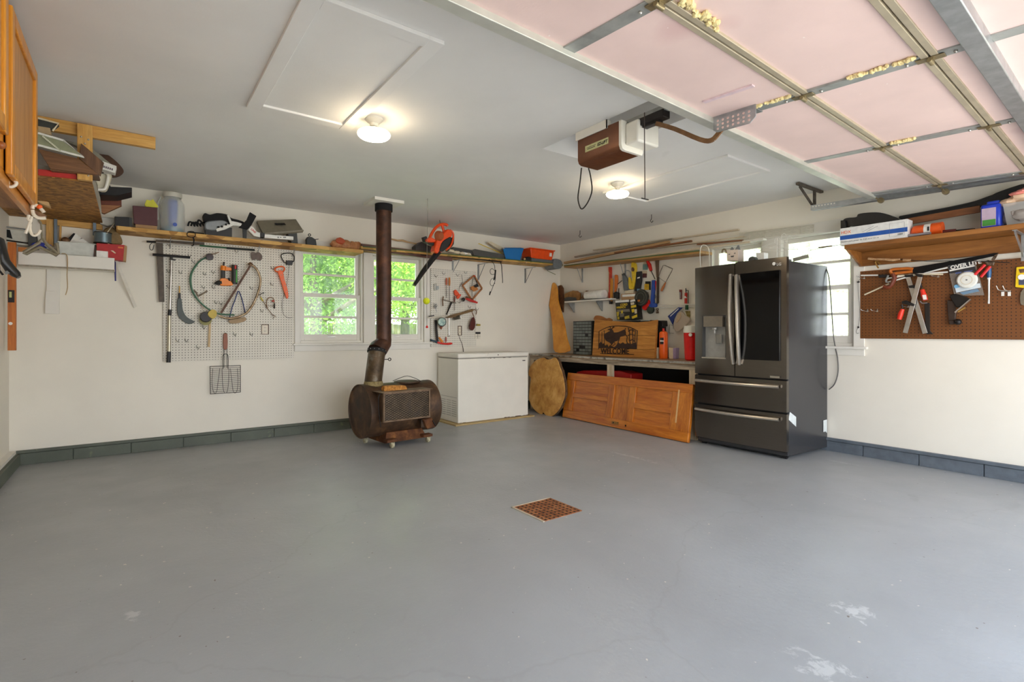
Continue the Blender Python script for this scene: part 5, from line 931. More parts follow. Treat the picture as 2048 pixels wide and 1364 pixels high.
t.add('wood_block', MB().prA([(943, 573), (952, 571), (957, 579), (949, 583), (943, 579)], .085, .03), flat('block_orange', (190, 120, 56), .5), bevel=.003); t.add('center_post', MB().tbA([(945, 555), (944, 575), (944, 593)], .075, .006), steel_d); t.add('strap', MB().tbA([(950, 556), (956, 572)], .08, .005), blackm); t.add('black_clip', MB().prA([(948, 571), (955, 567), (958, 573), (951, 575)], .1, .02), bl, bevel=.002); t.add('wing_screws', MB().ball(PA(949, 552, .08), .012, (1.4, .8, .7), 8, .1, 1), red); t.done()
t = Thing('hand_drill', 'old hand drill with red frame and dark gears on the small pegboard', 'hand drill'); t.add('red_frame', MB().prA([(930, 597), (938, 596), (956, 604), (955, 607), (940, 603)], .09, .015), flat('drill_red', (186, 40, 30), .45), bevel=.002); t.add('gear', MB().lathe([(.001, 0), (.026, 0), (.026, -.01), (.001, -.012)], PA(926, 599, .07), (0, 1, 0), n=20), metal_dark); t.add('brown_grip', MB().tbA([(932, 594), (945, 599)], .08, .013), rod); t.add('crank', MB().tbA([(926, 600), (918, 606), (914, 603)], .09, .004), steel_d); t.done()
t = Thing('machete', 'wooden handled machete with a pale blade across the small pegboard', 'machete'); t.add('blade', MB().prA([(856, 634), (898, 630), (898, 633), (857, 637)], .08, .002), flat('pale_blade', (196, 188, 172), .35, .6)); t.add('handle', MB().prA(smooth([(893, 634), (906, 629), (922, 625), (938, 620), (946, 618), (945, 623), (928, 628), (910, 634), (896, 636)], 3, True), .09, .02), wood('olive_wood', (96, 72, 40), (140, 110, 66), 'x'), bevel=.003); t.add('black_tip', MB().prA([(857, 632), (868, 630), (869, 632), (858, 634)], .082, .004), bl); t.done()
t = Thing('headlamp', 'round blue grey lantern lamp on the small pegboard', 'lamp body'); c = PA(882, 644, .09); t.add('lamp_body', MB().lathe([(.001, 0), (.05, 0), (.055, -.02), (.048, -.045), (.001, -.05)], c, (.2, 1, 0), n=26), rusty('teal_grey', (60, 88, 96), (128, 150, 140), (178, 184, 160), 30, .35, .3)); t.add('rim', MB().torus(c + V((0, -.02, 0)), .054, .006, (.2, 1, 0), 26, 7), dgrey); t.add('brown_foot', MB().prA([(880, 653), (887, 651), (883, 659)], .08, .02), saddle_b); t.done()
t = Thing('flashlight_tube', 'horizontal silver cylinder with a white end on the small pegboard', 'cylinder'); p, q = PA(907, 637, .05), PA(921, 634, .12); t.add('barrel', MB().cyl(p, q, .024, n=18), steel_d); t.add('end_cap', MB().cyl(q, q + (q - p).normalized() * .004, .023, n=18), white); t.done()
solo('long_wrench', MB().tbA([(898, 628), (898, 650), (898, 671)], .045, .006, radii=[.006, .005, .006]).torus(PA(898, 671, .045), .012, .004, (0, 1, 0), 14, 6), metal_bright, 'long thin steel ring spanner hanging near the outlet', 'wrench')
t = Thing('pulley_block', 'rust brown chain hoist with a steel hook at the right of the small pegboard', 'pulley'); t.add('hook', MB().tbA(smooth([(952, 629), (953, 622), (948, 619), (944, 624), (947, 631), (948, 635)], 3), .08, .006), rod); t.add('cheek', MB().prA(smooth([(943, 640), (948, 634), (951, 642), (950, 655), (945, 661), (940, 657), (941, 648)], 3, True), .10, .03), flat('pulley_brown', (88, 36, 30), .4, .3), bevel=.005); t.add('sheave', MB().lathe([(.001, 0), (.036, 0), (.03, -.01), (.036, -.02), (.001, -.02)], PA(942, 652, .07), (0, 1, 0), n=22), dgrey); t.done()
t = Thing('price_card', 'hanging paper card with a dark band beside the small pegboard', 'card'); t.add('card', MB().prA([(951, 652), (961, 652), (961, 678), (950, 678)], .03, .002), flat('paper_white', (222, 216, 200), .8)); t.add('dark_band', MB().prA([(951, 664), (961, 664), (961, 668), (951, 668)], .031, .001), bl); t.add('top_tag', MB().prA([(953, 648), (961, 648), (961, 652), (953, 652)], .032, .006), flat('tag_olive', (160, 140, 60), .6)); t.add('frame_lines', MB().prA([(955.5, 668), (956, 668), (956, 677), (955.5, 677)], .031, .001).prA([(951, 672), (961, 672), (961, 672.5), (951, 672.5)], .031, .001), dgrey); t.done()
t = Thing('small_square', 'dark steel try square with a red base on the small pegboard', 'square'); t.add('blade', MB().prA([(869, 640), (874, 640), (877, 686), (873, 687)], .06, .004), metal_dark); t.add('blue_handle', MB().prA([(861, 678), (875, 682), (875, 686), (862, 682)], .07, .015), flat('petrol_blue', (30, 58, 72), .45), bevel=.002); t.done()
t = Thing('red_pliers', 'red handled pliers lying at the bottom of the small pegboard', 'pliers'); t.add('red_handle', MB().prA(smooth([(875, 683), (890, 686), (903, 685), (905, 688), (896, 690), (876, 687)], 2, True), .07, .012), red, bevel=.003); t.add('orange_handle', MB().prA([(877, 675), (880, 674), (888, 684), (883, 685)], .075, .01), flat('amber', (206, 124, 36), .35), bevel=.002); t.done()
driver(892, 674, 683, 690, flat('brick_red', (170, 60, 44), .45), 'short red stubby screwdriver above the red pliers', .009)
t = Thing('metal_burr', 'tangled thin wire whisk at the left of the small pegboard', 'wire'); g = MB(); rnd = random.Random(9)
for k in range(9): a = PA(870, 612, .06); g.tube([a + V((rnd.uniform(-.035, .035), rnd.uniform(-.02, .02), rnd.uniform(-.03, .04))) for _ in range(4)], .0016, 5)
t.add('wires', g, metal_galv); t.add('stem', MB().tbA([(870, 614), (874, 624)], .06, .003), metal_galv); t.done()
solo('thin_wires', MB().tbA(smooth([(924, 556), (925, 564), (919, 574), (918, 583)], 3), .05, .0025).tbA([(924, 556), (923, 549)], .05, .002), metal_dark, 'dark wire loop hanging left of the wooden frame', 'wire')
# ------------------------------------------------------------------ things on the right wall
def ztB(y):
    a, b = SB0, SB1; return a.z + (b.z - a.z) * (y - a.y) / (b.y - a.y) + .001
def sB(mb, pts, d, t, z0):
    P = []
    for x, y in pts:
        p = PB(x, 400 if y is None else y, d)
        if y is None: p.z = z0
        P.append(p)
    return mb.prism(P, (t, 0, 0))
# lumber on the shelf, lying along the wall
def plankB(p, q, d, w, h, mat, name, label, d2=None):
    a, b = PB(p[0], p[1], d), PB(q[0], q[1], d2 or d); return solo(name, MB().bar(a, b, w, h), mat, label, name.replace('_', ' ') if name != 'lumber_strip' else 'lumber', bevel=.001)
pal = wood('pale_moulding', (196, 180, 152), (220, 206, 182), 'y'); tanw = wood('tan_board', (172, 132, 84), (206, 170, 122), 'y'); brw = wood('brown_board', (110, 66, 34), (150, 96, 54), 'y'); grw = wood('grey_board', (140, 130, 112), (176, 166, 148), 'y')
plankB((1130, 526), (1338, 484), .13, .05, .03, tanw, 'lumber_strip', 'tan board lying at the front of the loose lumber on the right wall shelf')
plankB((1150, 514), (1345, 478), .08, .03, .02, grw, 'lumber_strip', 'greyish thin board just behind the tan board on the lumber shelf')
plankB((1187, 500.5), (1478, 459.5), .05, .03, .016, pal, 'lumber_strip', 'white topped strip, highest of the loose lumber on the right wall')
plankB((1230, 506), (1383, 482), .16, .035, .018, brw, 'lumber_strip', 'reddish brown strip ending at a slant in front of the pale lumber')
plankB((1132, 532), (1500, 484), .20, .02, .018, pal, 'lumber_strip', 'long cream strip lying in front, reaching over the refrigerator')
plankB((1395, 489), (1486, 481), .12, .03, .016, brw, 'lumber_strip', 'short dark brown strip end above the refrigerator left door')
plankB((1300, 497), (1490, 474), .10, .06, .015, pal, 'lumber_strip', 'wide cream board behind the dark strip over the refrigerator')
plankB((1488, 484), (1530, 479), .15, .07, .02, flat('white_board', (222, 218, 206), .6), 'lumber_strip', 'short white painted board end above the refrigerator')
t = Thing('wire_shelving', 'bundle of white wire shelving lying over the windows on the right wall', 'wire shelving'); g = MB()
for k in range(7): g.tube([PB(1478, 466.5 + k * 2.0, .06 + .012 * k), PB(1628 - k * .5, 449.5 + k * 2.6, .06 + .012 * k)], .004, 6)
t.add('long_wires', g, flat('wire_white', (206, 200, 184), .5)); g = MB()
for x in (1500, 1530, 1562, 1600, 1627): g.tube([PB(x, 466.5 - (x - 1478) * .113, .05), PB(x, 466.5 + 15 - (x - 1478) * .113, .15)], .0035, 6)
t.add('cross_wires', g, flat('wire_white', (206, 200, 184), .5)); t.done()
solo('ledge_board', MB().bar(PB(1405, 489, .022), PB(1745, 452, .022), .02, .03), trimw, 'long white ledge board over the right wall windows', 'board')
solo('white_cable', MB().tbB(smooth([(1401, 535), (1400, 505), (1403, 492), (1409, 490), (1416, 495), (1419, 510), (1419, 532)], 4), .28, .004), white_pl, 'white cable looping over the refrigerator top left', 'cable')
# on top of the refrigerator
t = Thing('painted_box', 'small pinkish box with a drawn face and grey ears on the refrigerator top', 'box'); t.add('box_body', MB().prB([(1453, 500), (1476, 498), (1476, 522), (1454, 522)], .60, .10), flat('box_pink', (206, 190, 176), .7), bevel=.002)
t.add('ear', MB().prB([(1460, 500), (1463, 494), (1467, 500)], .60, .02), grey); t.add('ear', MB().prB([(1470, 499), (1476, 490), (1479, 499)], .60, .02), grey); t.add('curled_tail', MB().tbB(smooth([(1444, 506), (1446, 499), (1451, 500), (1453, 506)], 3), .6, .008), rusty('tail_brown', (100, 84, 60), (130, 112, 84), (150, 130, 100), 20))
t.add('drawn_face', MB().prB([(1457, 508), (1460, 507.5), (1460, 509), (1457, 509.5)], .601, .001).prB([(1468, 506), (1471, 505.5), (1471, 507), (1468, 507.5)], .601, .001).prB([(1461, 512), (1468, 511), (1467, 514), (1462, 514.5)], .601, .001), dgrey); t.done()
for k, (x0, y0, x1, y1, d, lb) in enumerate(((1530, 519, 1570, 472, .45, 'white wire coat hanger standing nearest the refrigerator front'), (1545, 512, 1582, 465, .38, 'white wire coat hanger in the middle of the bundle on the refrigerator'), (1560, 515, 1590, 470, .22, 'white wire coat hanger rearmost in the bundle over the refrigerator'))):
    xm = (x0 + x1) / 2; solo('coat_hanger', MB().tbB([(x0 - 22, y0 - 18), (xm, y1 + 14), (x1 + 6, y0 - 16), (x0 - 22, y0 - 18)], d, .0022, 5).tbB(smooth([(xm, y1 + 14), (xm, y1 + 6), (xm + 5, y1 + 2), (xm + 9, y1 + 6)], 3), d, .0022, 5), white, lb, 'coat hanger', 'coat hangers on the refrigerator')
solo('grey_strip', MB().bar(PB(1586, 520, .30), PB(1617, 512, .25), .02, .03), flat('strip_grey', (120, 116, 100), .5), 'short grey metal strip projecting from the back of the refrigerator top', 'strip')
solo('black_glove', MB().prB(smooth([(1496, 519), (1500, 514), (1506, 513), (1510, 518), (1505, 523), (1498, 523)], 3, True), .6, .06), dgrey, 'small dark cloth lump on the refrigerator top', 'cloth', bevel=.005)
solo('white_carton', sB(MB(), [(1512, 506), (1528, 505), (1528, None), (1513, None)], .40, .08, 1.728), white, 'small white carton on the refrigerator top beside the hangers', 'carton', bevel=.002)
t = Thing('fishing_rod', 'thin rod with brown end crossing the upper pane of the right window', 'rod'); t.add('brown_end', MB().tbB([(1637, 495), (1664, 492)], .03, .006), rod); t.add('shaft', MB().tbB([(1618, 501), (1664, 492), (1690, 488)], .03, .002), metal_dark); t.add('guide_ring', MB().torus(PB(1619, 500, .03), .014, .0015, (1, 0, 0), 16, 5), metal_dark); t.done()

# ---- bench top
t = Thing('live_edge_board', 'tall orange live edge board leaning in the room corner on the bench', 'board'); lw = rusty('live_edge_wood', (196, 122, 34), (226, 156, 58), (236, 178, 84), 3.2, .5, 0); o_px = [(1105, 566), (1110, 568), (1114, 580), (1115, 600), (1122, 625), (1128, 650), (1133, 678), (1138, 702), (1110, 704), (1106, 680), (1104, 650), (1101, 625), (1097, 605), (1100, 595), (1098, 580)]
def ldd(y): return .17 + (y - 566) / 138 * .20
P_ = [PB(x, y, ldd(y)) for x, y in smooth(o_px, 3, True)]
for p in P_:
    p.y = min(p.y, -.012); p.z = max(p.z, BZ + .002)
t.add('board', MB().prism(P_, (.024, 0, 0)), lw, bevel=.003); t.add('bark_edge', MB().prism([P_[0].lerp(P_[0], 0)] and [q + V((.003, .004, 0)) for q in P_[30:]] + [q + V((.018, .004, 0)) for q in P_[30:][::-1]], (0, .003, 0)) if False else MB().tube([q + V((.013, .003, 0)) for q in P_[30:]], .009, 6), flat('bark_dark', (76, 48, 30), .8)); t.done()
solo('bark_slab', MB().prB([(1116, 572), (1121, 570), (1125, 576), (1126, 600), (1125, 625), (1121, 618), (1117, 600)], .12, .03), rusty('slab_bark', (76, 48, 28), (110, 72, 42), (134, 92, 56), 20), 'narrow dark brown bark slab behind the tall live edge board', 'bark slab', bevel=.004)
t = Thing('parts_cabinet', 'black small parts cabinet with rows of tiny clear drawers on the bench', 'parts cabinet'); cy0, cy1 = PB(1147, 660, .25).y, PB(1183, 660, .25).y; cz1 = PB(1165, 643, .25).z; cz0 = BZ + .003
t.add('shell', MB().box(-.25, -.09, cy1 - .012, cy0 + .008, cz0, cz1 + .006), bl, bevel=.003); rows, cols = 11, 6; rh = (cz1 - cz0) / rows; cw = (cy0 - cy1) / cols
dm_ = clear('drawer_front', (116, 122, 116), 1.0, .25); rnd = random.Random(2)
for r in range(rows):
    for c_ in range(cols):
        if (r, c_) in ((1, 1), (2, 2), (2, 3), (6, 4)): continue
        y = cy0 - (c_ + .5) * cw; z = cz0 + (r + .5) * rh; t.add('drawer', MB().box(-.256, -.245, y - cw * .44, y + cw * .44, z - rh * .40, z + rh * .36), dm_ if (r + c_) % 5 else flat('drawer_dark', (86, 92, 88), .3))
t.done()
# welcome sign
t = Thing('welcome_sign', 'weathered plank sign with a dark metal elk silhouette and the word WELCOME on the bench', 'sign'); sgn = rusty('sign_wood', (160, 104, 44), (188, 132, 66), (206, 156, 90), 5, .6, 0); WD = .30
sgw = wood('sign_plank', (166, 104, 36), (212, 148, 66), 'y', .6, .55)
top_px = [(1189, 639), (1210, 641), (1240, 643), (1275, 644.5), (1296, 643), (1313, 639.5)]; bot_px = [(1309, 713), (1184, 708)]
P_ = [PB(x, y, WD) for x, y in top_px] + [V((-WD - .05, PB(1309, 713, WD + .05).y, BZ + .003)), V((-WD - .05, PB(1184, 708, WD + .05).y, BZ + .003))]
t.add('plank_board', MB().prism(P_, (.035, 0, 0)), sgw, bevel=.003)
ztop, zbot = P_[0].z, BZ
def wd(y): z = PB(1250, y, WD).z; return WD + .05 * (ztop - z) / (ztop - zbot)
def WP(x, y, e=0): d = wd(y) + .002 + e; return PB(x, y, d)
def wtube(pts, r, m=MB): return [WP(x, y, .002) for x, y in pts]
sil = flat('silhouette_brown', (58, 38, 28), .6, .3, .15, 20)
def sp_(x, y): return (1180 + x / 14.63, 630 + y / 14.63)
def wpoly(mb, pts): return mb.prism([WP(*sp_(x, y), .0045) for x, y in pts], (.004, 0, 0))
def wline(mb, pts, r): return mb.tube([WP(*sp_(x, y), .002) for x, y in pts], r, 6)
fr2 = MB(); wline(fr2, [(255, 1000), (265, 480), (330, 440), (480, 370), (640, 325), (850, 320), (1050, 330), (1180, 365), (1300, 420), (1385, 455), (1360, 990)], .005); wline(fr2, [(255, 960), (500, 955), (900, 970), (1355, 990)], .006); wline(fr2, [(300, 1130), (700, 1140), (1280, 1150)], .004)
t.add('arched_frame', fr2, sil)
elk = MB(); wpoly(elk, smooth([(430, 560), (480, 520), (560, 480), (620, 470), (690, 510), (820, 500), (900, 470), (1000, 430), (1040, 480), (1040, 560), (1000, 610), (880, 640), (860, 700), (780, 760), (700, 790), (640, 860), (560, 800), (480, 760), (430, 680)], 3, True)); t.add('elk_body', elk, sil)
sc_ = MB()
wpoly(sc_, [(610, 560), (590, 470), (560, 440), (520, 440), (510, 420), (570, 400), (620, 400), (660, 440), (700, 520)])
for pts, r in (([(600, 405), (590, 340), (560, 330)], .004), ([(590, 370), (620, 335)], .003), ([(630, 405), (680, 370), (700, 330)], .004), ([(660, 385), (660, 340)], .003), ([(680, 370), (720, 365)], .003)): wline(sc_, pts, r)
for pts, r in (([(640, 860), (560, 920)], .005), ([(700, 790), (740, 850), (660, 900)], .004), ([(860, 700), (820, 800), (830, 860)], .005), ([(1030, 560), (1090, 640), (1070, 760), (1100, 850)], .006), ([(1040, 380), (1020, 460)], .004), ([(470, 690), (560, 690), (650, 665)], .004), ([(1120, 380), (1160, 520), (1150, 700), (1180, 860)], .006), ([(1250, 400), (1240, 520), (1260, 700), (1250, 880)], .006), ([(1330, 450), (1310, 700), (1320, 960)], .005), ([(350, 500), (350, 860)], .004), ([(415, 450), (420, 860)], .004), ([(1120, 480), (1200, 430), (1290, 470)], .006), ([(1100, 600), (1200, 560), (1320, 600)], .005), ([(1150, 760), (1230, 720), (1320, 780)], .006)): wline(sc_, pts, r)
wpoly(sc_, [(265, 960), (270, 830), (310, 780), (360, 850), (400, 830), (440, 900), (500, 860), (540, 940), (620, 900), (700, 945), (760, 900), (820, 800), (880, 850), (960, 800), (1020, 850), (1100, 820), (1200, 850), (1340, 800), (1350, 990), (900, 975), (500, 955)])
t.add('trees_and_grass', sc_, sil); a, b = WP(*sp_(315, 1128), .003), WP(*sp_(1290, 1145), .003)
t.add('welcome_lettering', textmb('WELCOME', a, b - a, V((0, 0, 1)), .098, .002, .0016), sil); cr = MB()
for q in ([(100, 490), (260, 500)], [(1370, 600), (1620, 600), (1900, 605)], [(90, 990), (255, 1000)], [(1370, 1005), (1650, 1020), (1890, 1000)]): cr.tube([WP(*sp_(x, y), -.0015) for x, y in q], .002, 5)
t.add('plank_cracks', cr, flat('crack_dark', (60, 34, 18), .8)); t.done()
solo('wood_cutout', MB().prB(smooth([(1187, 639), (1190, 632), (1196, 631), (1204, 633), (1212, 637), (1218, 636), (1224, 641), (1210, 643), (1195, 642)], 3, True), .24, .02), wood('cutout_wood', (150, 90, 40), (190, 126, 66), 'y'), 'rounded wooden cutout peeking over the welcome sign', 'cutout', bevel=.002)
t = Thing('tool_chest', 'black case standing behind the welcome sign', 'case'); t.add('case_body', sB(MB(), [(1230, 643), (1300, 640), (1317, 642), (1320, None), (1232, None)], .22, .14, BZ + .002), blackm, bevel=.005); t.add('latch_edge', MB().prB([(1316, 641), (1324, 641), (1325, 652), (1317, 655)], .225, .10), bl, bevel=.003); t.add('lid_stripe', MB().prB([(1281, 640.5), (1300, 640), (1300, 641.3), (1281, 642)], .222, .002), metal_bright); t.done()
t = Thing('propane_torch', 'orange gas cylinder with a dark label standing on the bench', 'gas cylinder'); c = PB(1327, 700, .27); r_ = .048; zt_ = PB(1327, 662, .27).z
t.add('cylinder', MB().lathe([(.001, 0), (r_ * .9, 0), (r_, .01), (r_, zt_ - BZ - .03), (r_ * .85, zt_ - BZ - .012), (r_ * .3, zt_ - BZ), (.001, zt_ - BZ)], (c.x, c.y, BZ + .001), n=30), flat('cylinder_orange', (236, 96, 18), .35)); t.add('label', MB().box(c.x - r_ - .001, c.x - r_ * .6, c.y - .03, c.y + .012, BZ + .17, BZ + .245), bl)
t.add('white_band', MB().box(c.x - r_ - .002, c.x - r_ * .6, c.y - .031, c.y + .013, BZ + .20, BZ + .213), white); t.add('valve', MB().cyl((c.x, c.y, zt_), (c.x, c.y, zt_ + .03), .014, n=14), red); t.add('valve_ring', MB().torus((c.x, c.y, zt_ + .04), .016, .003, (1, 0, 0), 16, 6), metal_dark); t.done()
t = Thing('small_carton', 'little cream carton with purple end beside the orange gas cylinder', 'carton'); t.add('carton_body', sB(MB(), [(1337, 695), (1346, 696), (1346, None), (1338, None)], .24, .06, BZ + .002), cream, bevel=.001); t.add('printed_end', sB(MB(), [(1346, 696), (1352, 696), (1351, None), (1346, None)], .241, .06, BZ + .002), flat('mauve_print', (160, 140, 168), .6)); t.done()
solo('thin_booklet', sB(MB(), [(1313, 695), (1315.5, 695), (1315.5, None), (1313, None)], .29, .03, BZ + .002), cream, 'thin pale booklet standing left of the orange gas cylinder', 'booklet')
t = Thing('drink_cooler', 'red jug cooler with white lid at the bench end beside the refrigerator', 'cooler'); c = PB(1383, 700, .36); rr_ = .082
t.add('jug', MB().lathe([(.001, 0), (rr_ * .7, 0), (rr_ * .85, .012), (rr_, .30), (rr_ * 1.03, .305), (.001, .305)], (c.x, c.y, BZ + .002), n=30), flat('cooler_red', (226, 22, 14), .35)); t.add('lid', MB().lathe([(.001, .30), (rr_ * 1.06, .30), (rr_ * 1.06, .33), (rr_ * .95, .375), (.001, .38)], (c.x, c.y, BZ + .002), n=30), white_pl); t.add('button', MB().cyl((c.x - rr_ * .8, c.y - .035, BZ + .28), (c.x - rr_ * 1.08, c.y - .045, BZ + .28), .018, n=16), white_pl); t.done()

# ---- small white shelf
zS = w0.z + .002
t = Thing('firewood_piece', 'split log piece with brown bark on the small white shelf', 'log'); t.add('log', sB(MB(), [(1129, 588), (1137, 584), (1146, 581), (1152, 586), (1153, None), (1128, None)], .13, .1, zS), rusty('split_log', (120, 82, 44), (158, 114, 64), (182, 140, 86), 14), bevel=.004); t.add('dark_pots', MB().prB([(1128, 598), (1130, 595), (1138, 594), (1150, 595), (1152, 601), (1128, 602)], .15, .02), dgrey, bevel=.002); t.done()
t = Thing('paper_towel_roll', 'white paper towel roll lying on the small white shelf', 'paper towels'); a, b = PB(1173, 590, .10), PB(1209, 586.5, .10); a.z = b.z = zS + .062; t.add('paper', MB().lathe([(.02, 0), (.06, 0), (.062, .004), (.062, (b - a).length - .004), (.06, (b - a).length), (.02, (b - a).length)], a, b - a, n=30), white); t.add('core', MB().lathe([(.0205, .003), (.0195, -.001), (.015, -.001), (.015, .02)], a, b - a, n=18), tan); t.done()
t = Thing('stacked_cards', 'dark brown leaning card stack left of the paper towel roll', 'cards'); t.add('dark_card', sB(MB(), [(1161, None), (1166, 588), (1172, 581), (1176, 583), (1174, None)], .13, .05, zS), rod, bevel=.002); t.add('thin_cloth', sB(MB(), [(1160, 598), (1214, 596), (1216, None), (1160, None)], .14, .06, zS), dgrey, bevel=.002); t.done()

# ---- tools on the wall above the bench
def sq_(x, y): return (1210 + x / 7.58, 500 + y / 7.58)
def tl(pts): return [sq_(*p) for p in pts]
t = Thing('red_level', 'red and yellow slim level hanging at the left of the wall tools', 'level'); t.add('red_bar', MB().prB(tl([(52, 258), (95, 258), (92, 760), (50, 740)]), .03, .02), rusty('red_worn', (160, 40, 24), (196, 56, 34), (214, 96, 60), 20, .5, 0), bevel=.002); t.add('yellow_bar', MB().prB(tl([(80, 430), (110, 430), (108, 780), (75, 770)]), .04, .015), flat('bar_amber', (206, 136, 42), .5), bevel=.002); t.add('white_ticks', MB().prB(tl([(50, 330), (60, 330), (58, 640), (48, 640)]), .0305, .001), cream); t.add('black_foot', MB().prB(tl([(60, 770), (100, 775), (98, 820), (62, 820)]), .04, .02), bl); t.done()
t = Thing('hand_brush', 'orange handled brush with a black head hanging beside the red level', 'brush'); t.add('handle', MB().prB(smooth(tl([(145, 385), (165, 375), (185, 385), (188, 480), (170, 590), (150, 640), (138, 620), (145, 500)]), 2, True), .05, .02), flat('handle_orange', (206, 110, 40), .45), bevel=.003); t.add('head', MB().prB(tl([(125, 650), (165, 630), (195, 650), (190, 740), (130, 750)]), .06, .04), bl, bevel=.004); t.add('prong', MB().tbB(tl([(210, 580), (205, 740)]), .04, .006), metal_dark); t.done()
t = Thing('work_glove', 'grey quilted work glove hanging on the wall', 'glove'); t.add('glove', MB().prB(smooth(tl([(262, 390), (300, 380), (330, 450), (355, 530), (340, 600), (290, 620), (270, 520)]), 3, True), .06, .03), flat('glove_grey', (102, 106, 108), .8, 0, .2, 60), bevel=.006); t.add('cuff', MB().prB(tl([(250, 365), (290, 350), (300, 390), (262, 400)]), .055, .02), dgrey, bevel=.003); t.done()
solo('putty_knife', MB().tbB(tl([(190, 520), (260, 462)]), .05, .005), metal_dark, 'thin dark spike beside the grey glove', 'spike')
t = Thing('yellow_trowel', 'yellow belt sander strap with a folded loop hanging on the wall', 'strap tool'); t.add('long_band', MB().prB(smooth(tl([(395, 200), (430, 190), (468, 215), (470, 330), (450, 480), (425, 600), (395, 570), (412, 450), (400, 330)]), 2, True), .06, .025), yellow, bevel=.004); t.add('lower_loop', MB().prB(smooth(tl([(355, 420), (385, 430), (405, 540), (420, 590), (360, 585)]), 2, True), .065, .02), yellow, bevel=.004); t.add('dark_logo', MB().prB(smooth(tl([(398, 280), (420, 260), (445, 290), (435, 325), (402, 320)]), 2, True), .0865, .002) if False else MB().prB(smooth(tl([(398, 280), (420, 260), (445, 290), (435, 325), (402, 320)]), 2, True), .062, .002), rod); t.add('grey_wire', MB().tbB(smooth(tl([(300, 320), (340, 310), (380, 330), (385, 400), (360, 480)]), 3), .05, .006), metal_galv); t.done()
t = Thing('tool_sheath', 'black fabric tool sheath with a small blue tag hanging on the wall', 'sheath'); t.add('sheath', MB().prB(tl([(470, 330), (545, 320), (545, 470), (515, 625), (440, 625), (462, 480)]), .06, .03), flat('sheath_black', (36, 36, 38), .7), bevel=.006); t.add('light_logo', MB().prB(tl([(490, 415), (530, 405), (528, 425), (488, 437)]), .0605, .001), white); t.add('blue_tag', MB().prB(tl([(485, 590), (535, 590), (535, 630), (485, 630)]), .061, .002), flat('tag_blue', (120, 160, 190), .5)); t.done()
t = Thing('blade_packet', 'teal card packet pinned on the wall beside the red screwdriver', 'packet'); t.add('teal_card', MB().prB(tl([(575, 215), (640, 215), (640, 300), (572, 300)]), .012, .006), flat('card_teal', (110, 146, 140), .6)); t.add('hang_tab', MB().prB(tl([(585, 180), (625, 180), (630, 215), (580, 215)]), .0115, .004), cream); t.done()
t = Thing('drill_bit_packet', 'small packet with a dark lower half, pinned under the teal card', 'packet'); t.add('card', MB().prB(tl([(575, 318), (632, 318), (632, 360), (572, 360)]), .012, .006), cream); t.add('dark_half', MB().prB(tl([(572, 355), (630, 355), (626, 420), (568, 420)]), .014, .008), maroon); t.done()
t = Thing('screwdriver', 'large red handled screwdriver hanging at a slant on the wall', 'screwdriver'); t.add('handle', MB().tbB(tl([(640, 165), (675, 230), (700, 315)]), .05, .02, 10, radii=[.016, .025, .018]), red); t.add('shaft', MB().tbB(tl([(700, 315), (758, 440)]), .05, .005), metal_dark); t.done()
solo('steel_rod', MB().tbB(tl([(498, 178), (1000, 125)]), .035, .005), metal_dark, 'thin dark steel rod lying level along the top of the wall tools', 'rod')
t = Thing('long_square', 'long brown steel square blade hanging vertically among the wall tools', 'square'); t.add('wide_blade', MB().prB(tl([(760, 145), (818, 140), (812, 410), (780, 415)]), .03, .004), flat('bronze_steel', (112, 90, 72), .45, .4)); t.add('narrow_blade', MB().prB(tl([(785, 410), (820, 405), (815, 800), (782, 830)]), .03, .004), flat('bronze_dark', (86, 74, 60), .45, .4)); t.done()
t = Thing('coping_saw', 'coping saw with square wire frame and wooden handle on the wall', 'coping saw'); t.add('frame', MB().tbB(tl([(812, 410), (838, 330), (880, 235), (905, 232), (1025, 285), (1010, 325), (920, 490)]), .04, .0045), steel_d); t.add('blade', MB().tbB(tl([(812, 418), (918, 488)]), .04, .002), metal_dark); t.add('handle', MB().tbB(tl([(920, 490), (885, 560), (855, 620)]), .04, .014, 10, radii=[.008, .015, .014]), flat('saw_handle', (186, 110, 54), .5)); t.done()
t = Thing('yellow_notice', 'small yellow and black safety sticker packet on the wall', 'packet'); t.add('dark_card', MB().prB(tl([(610, 475), (690, 475), (690, 605), (610, 605)]), .012, .004), bl); t.add('yellow_face', MB().prB(tl([(598, 515), (665, 515), (665, 605), (596, 605)]), .014, .002), flat('face_yellow', (222, 176, 40), .5)); t.add('face_mark', MB().torus(PB(*sq_(632, 550), .0145), .012, .0015, (1, 0, 0), 16, 5), rod); t.done()
t = Thing('flexible_hose', 'coiled black sander disc with grooves hanging beside the yellow boxes', 'disc'); c = PB(*sq_(560, 725), .07); t.add('disc', MB().lathe([(.001, 0), (.105, 0), (.108, -.02), (.08, -.03), (.001, -.03)], c, (1, 0, 0), n=36), flat('disc_black', (44, 44, 38), .5)); t.add('groove', MB().torus(c + V((-.031, 0, 0)), .06, .005, (1, 0, 0), 30, 6), flat('groove_grey', (90, 90, 78), .5)); t.add('groove', MB().torus(c + V((-.028, 0, 0)), .09, .004, (1, 0, 0), 30, 6), flat('groove_grey', (90, 90, 78), .5)); t.add('orange_label', MB().prB(tl([(495, 758), (530, 752), (528, 780), (495, 784)]), .105, .002), flat('label_orange', (186, 110, 40), .5)); t.add('hang_clip', MB().prB(tl([(540, 600), (590, 600), (600, 640), (540, 640)]), .08, .02), bl, bevel=.003); t.done()
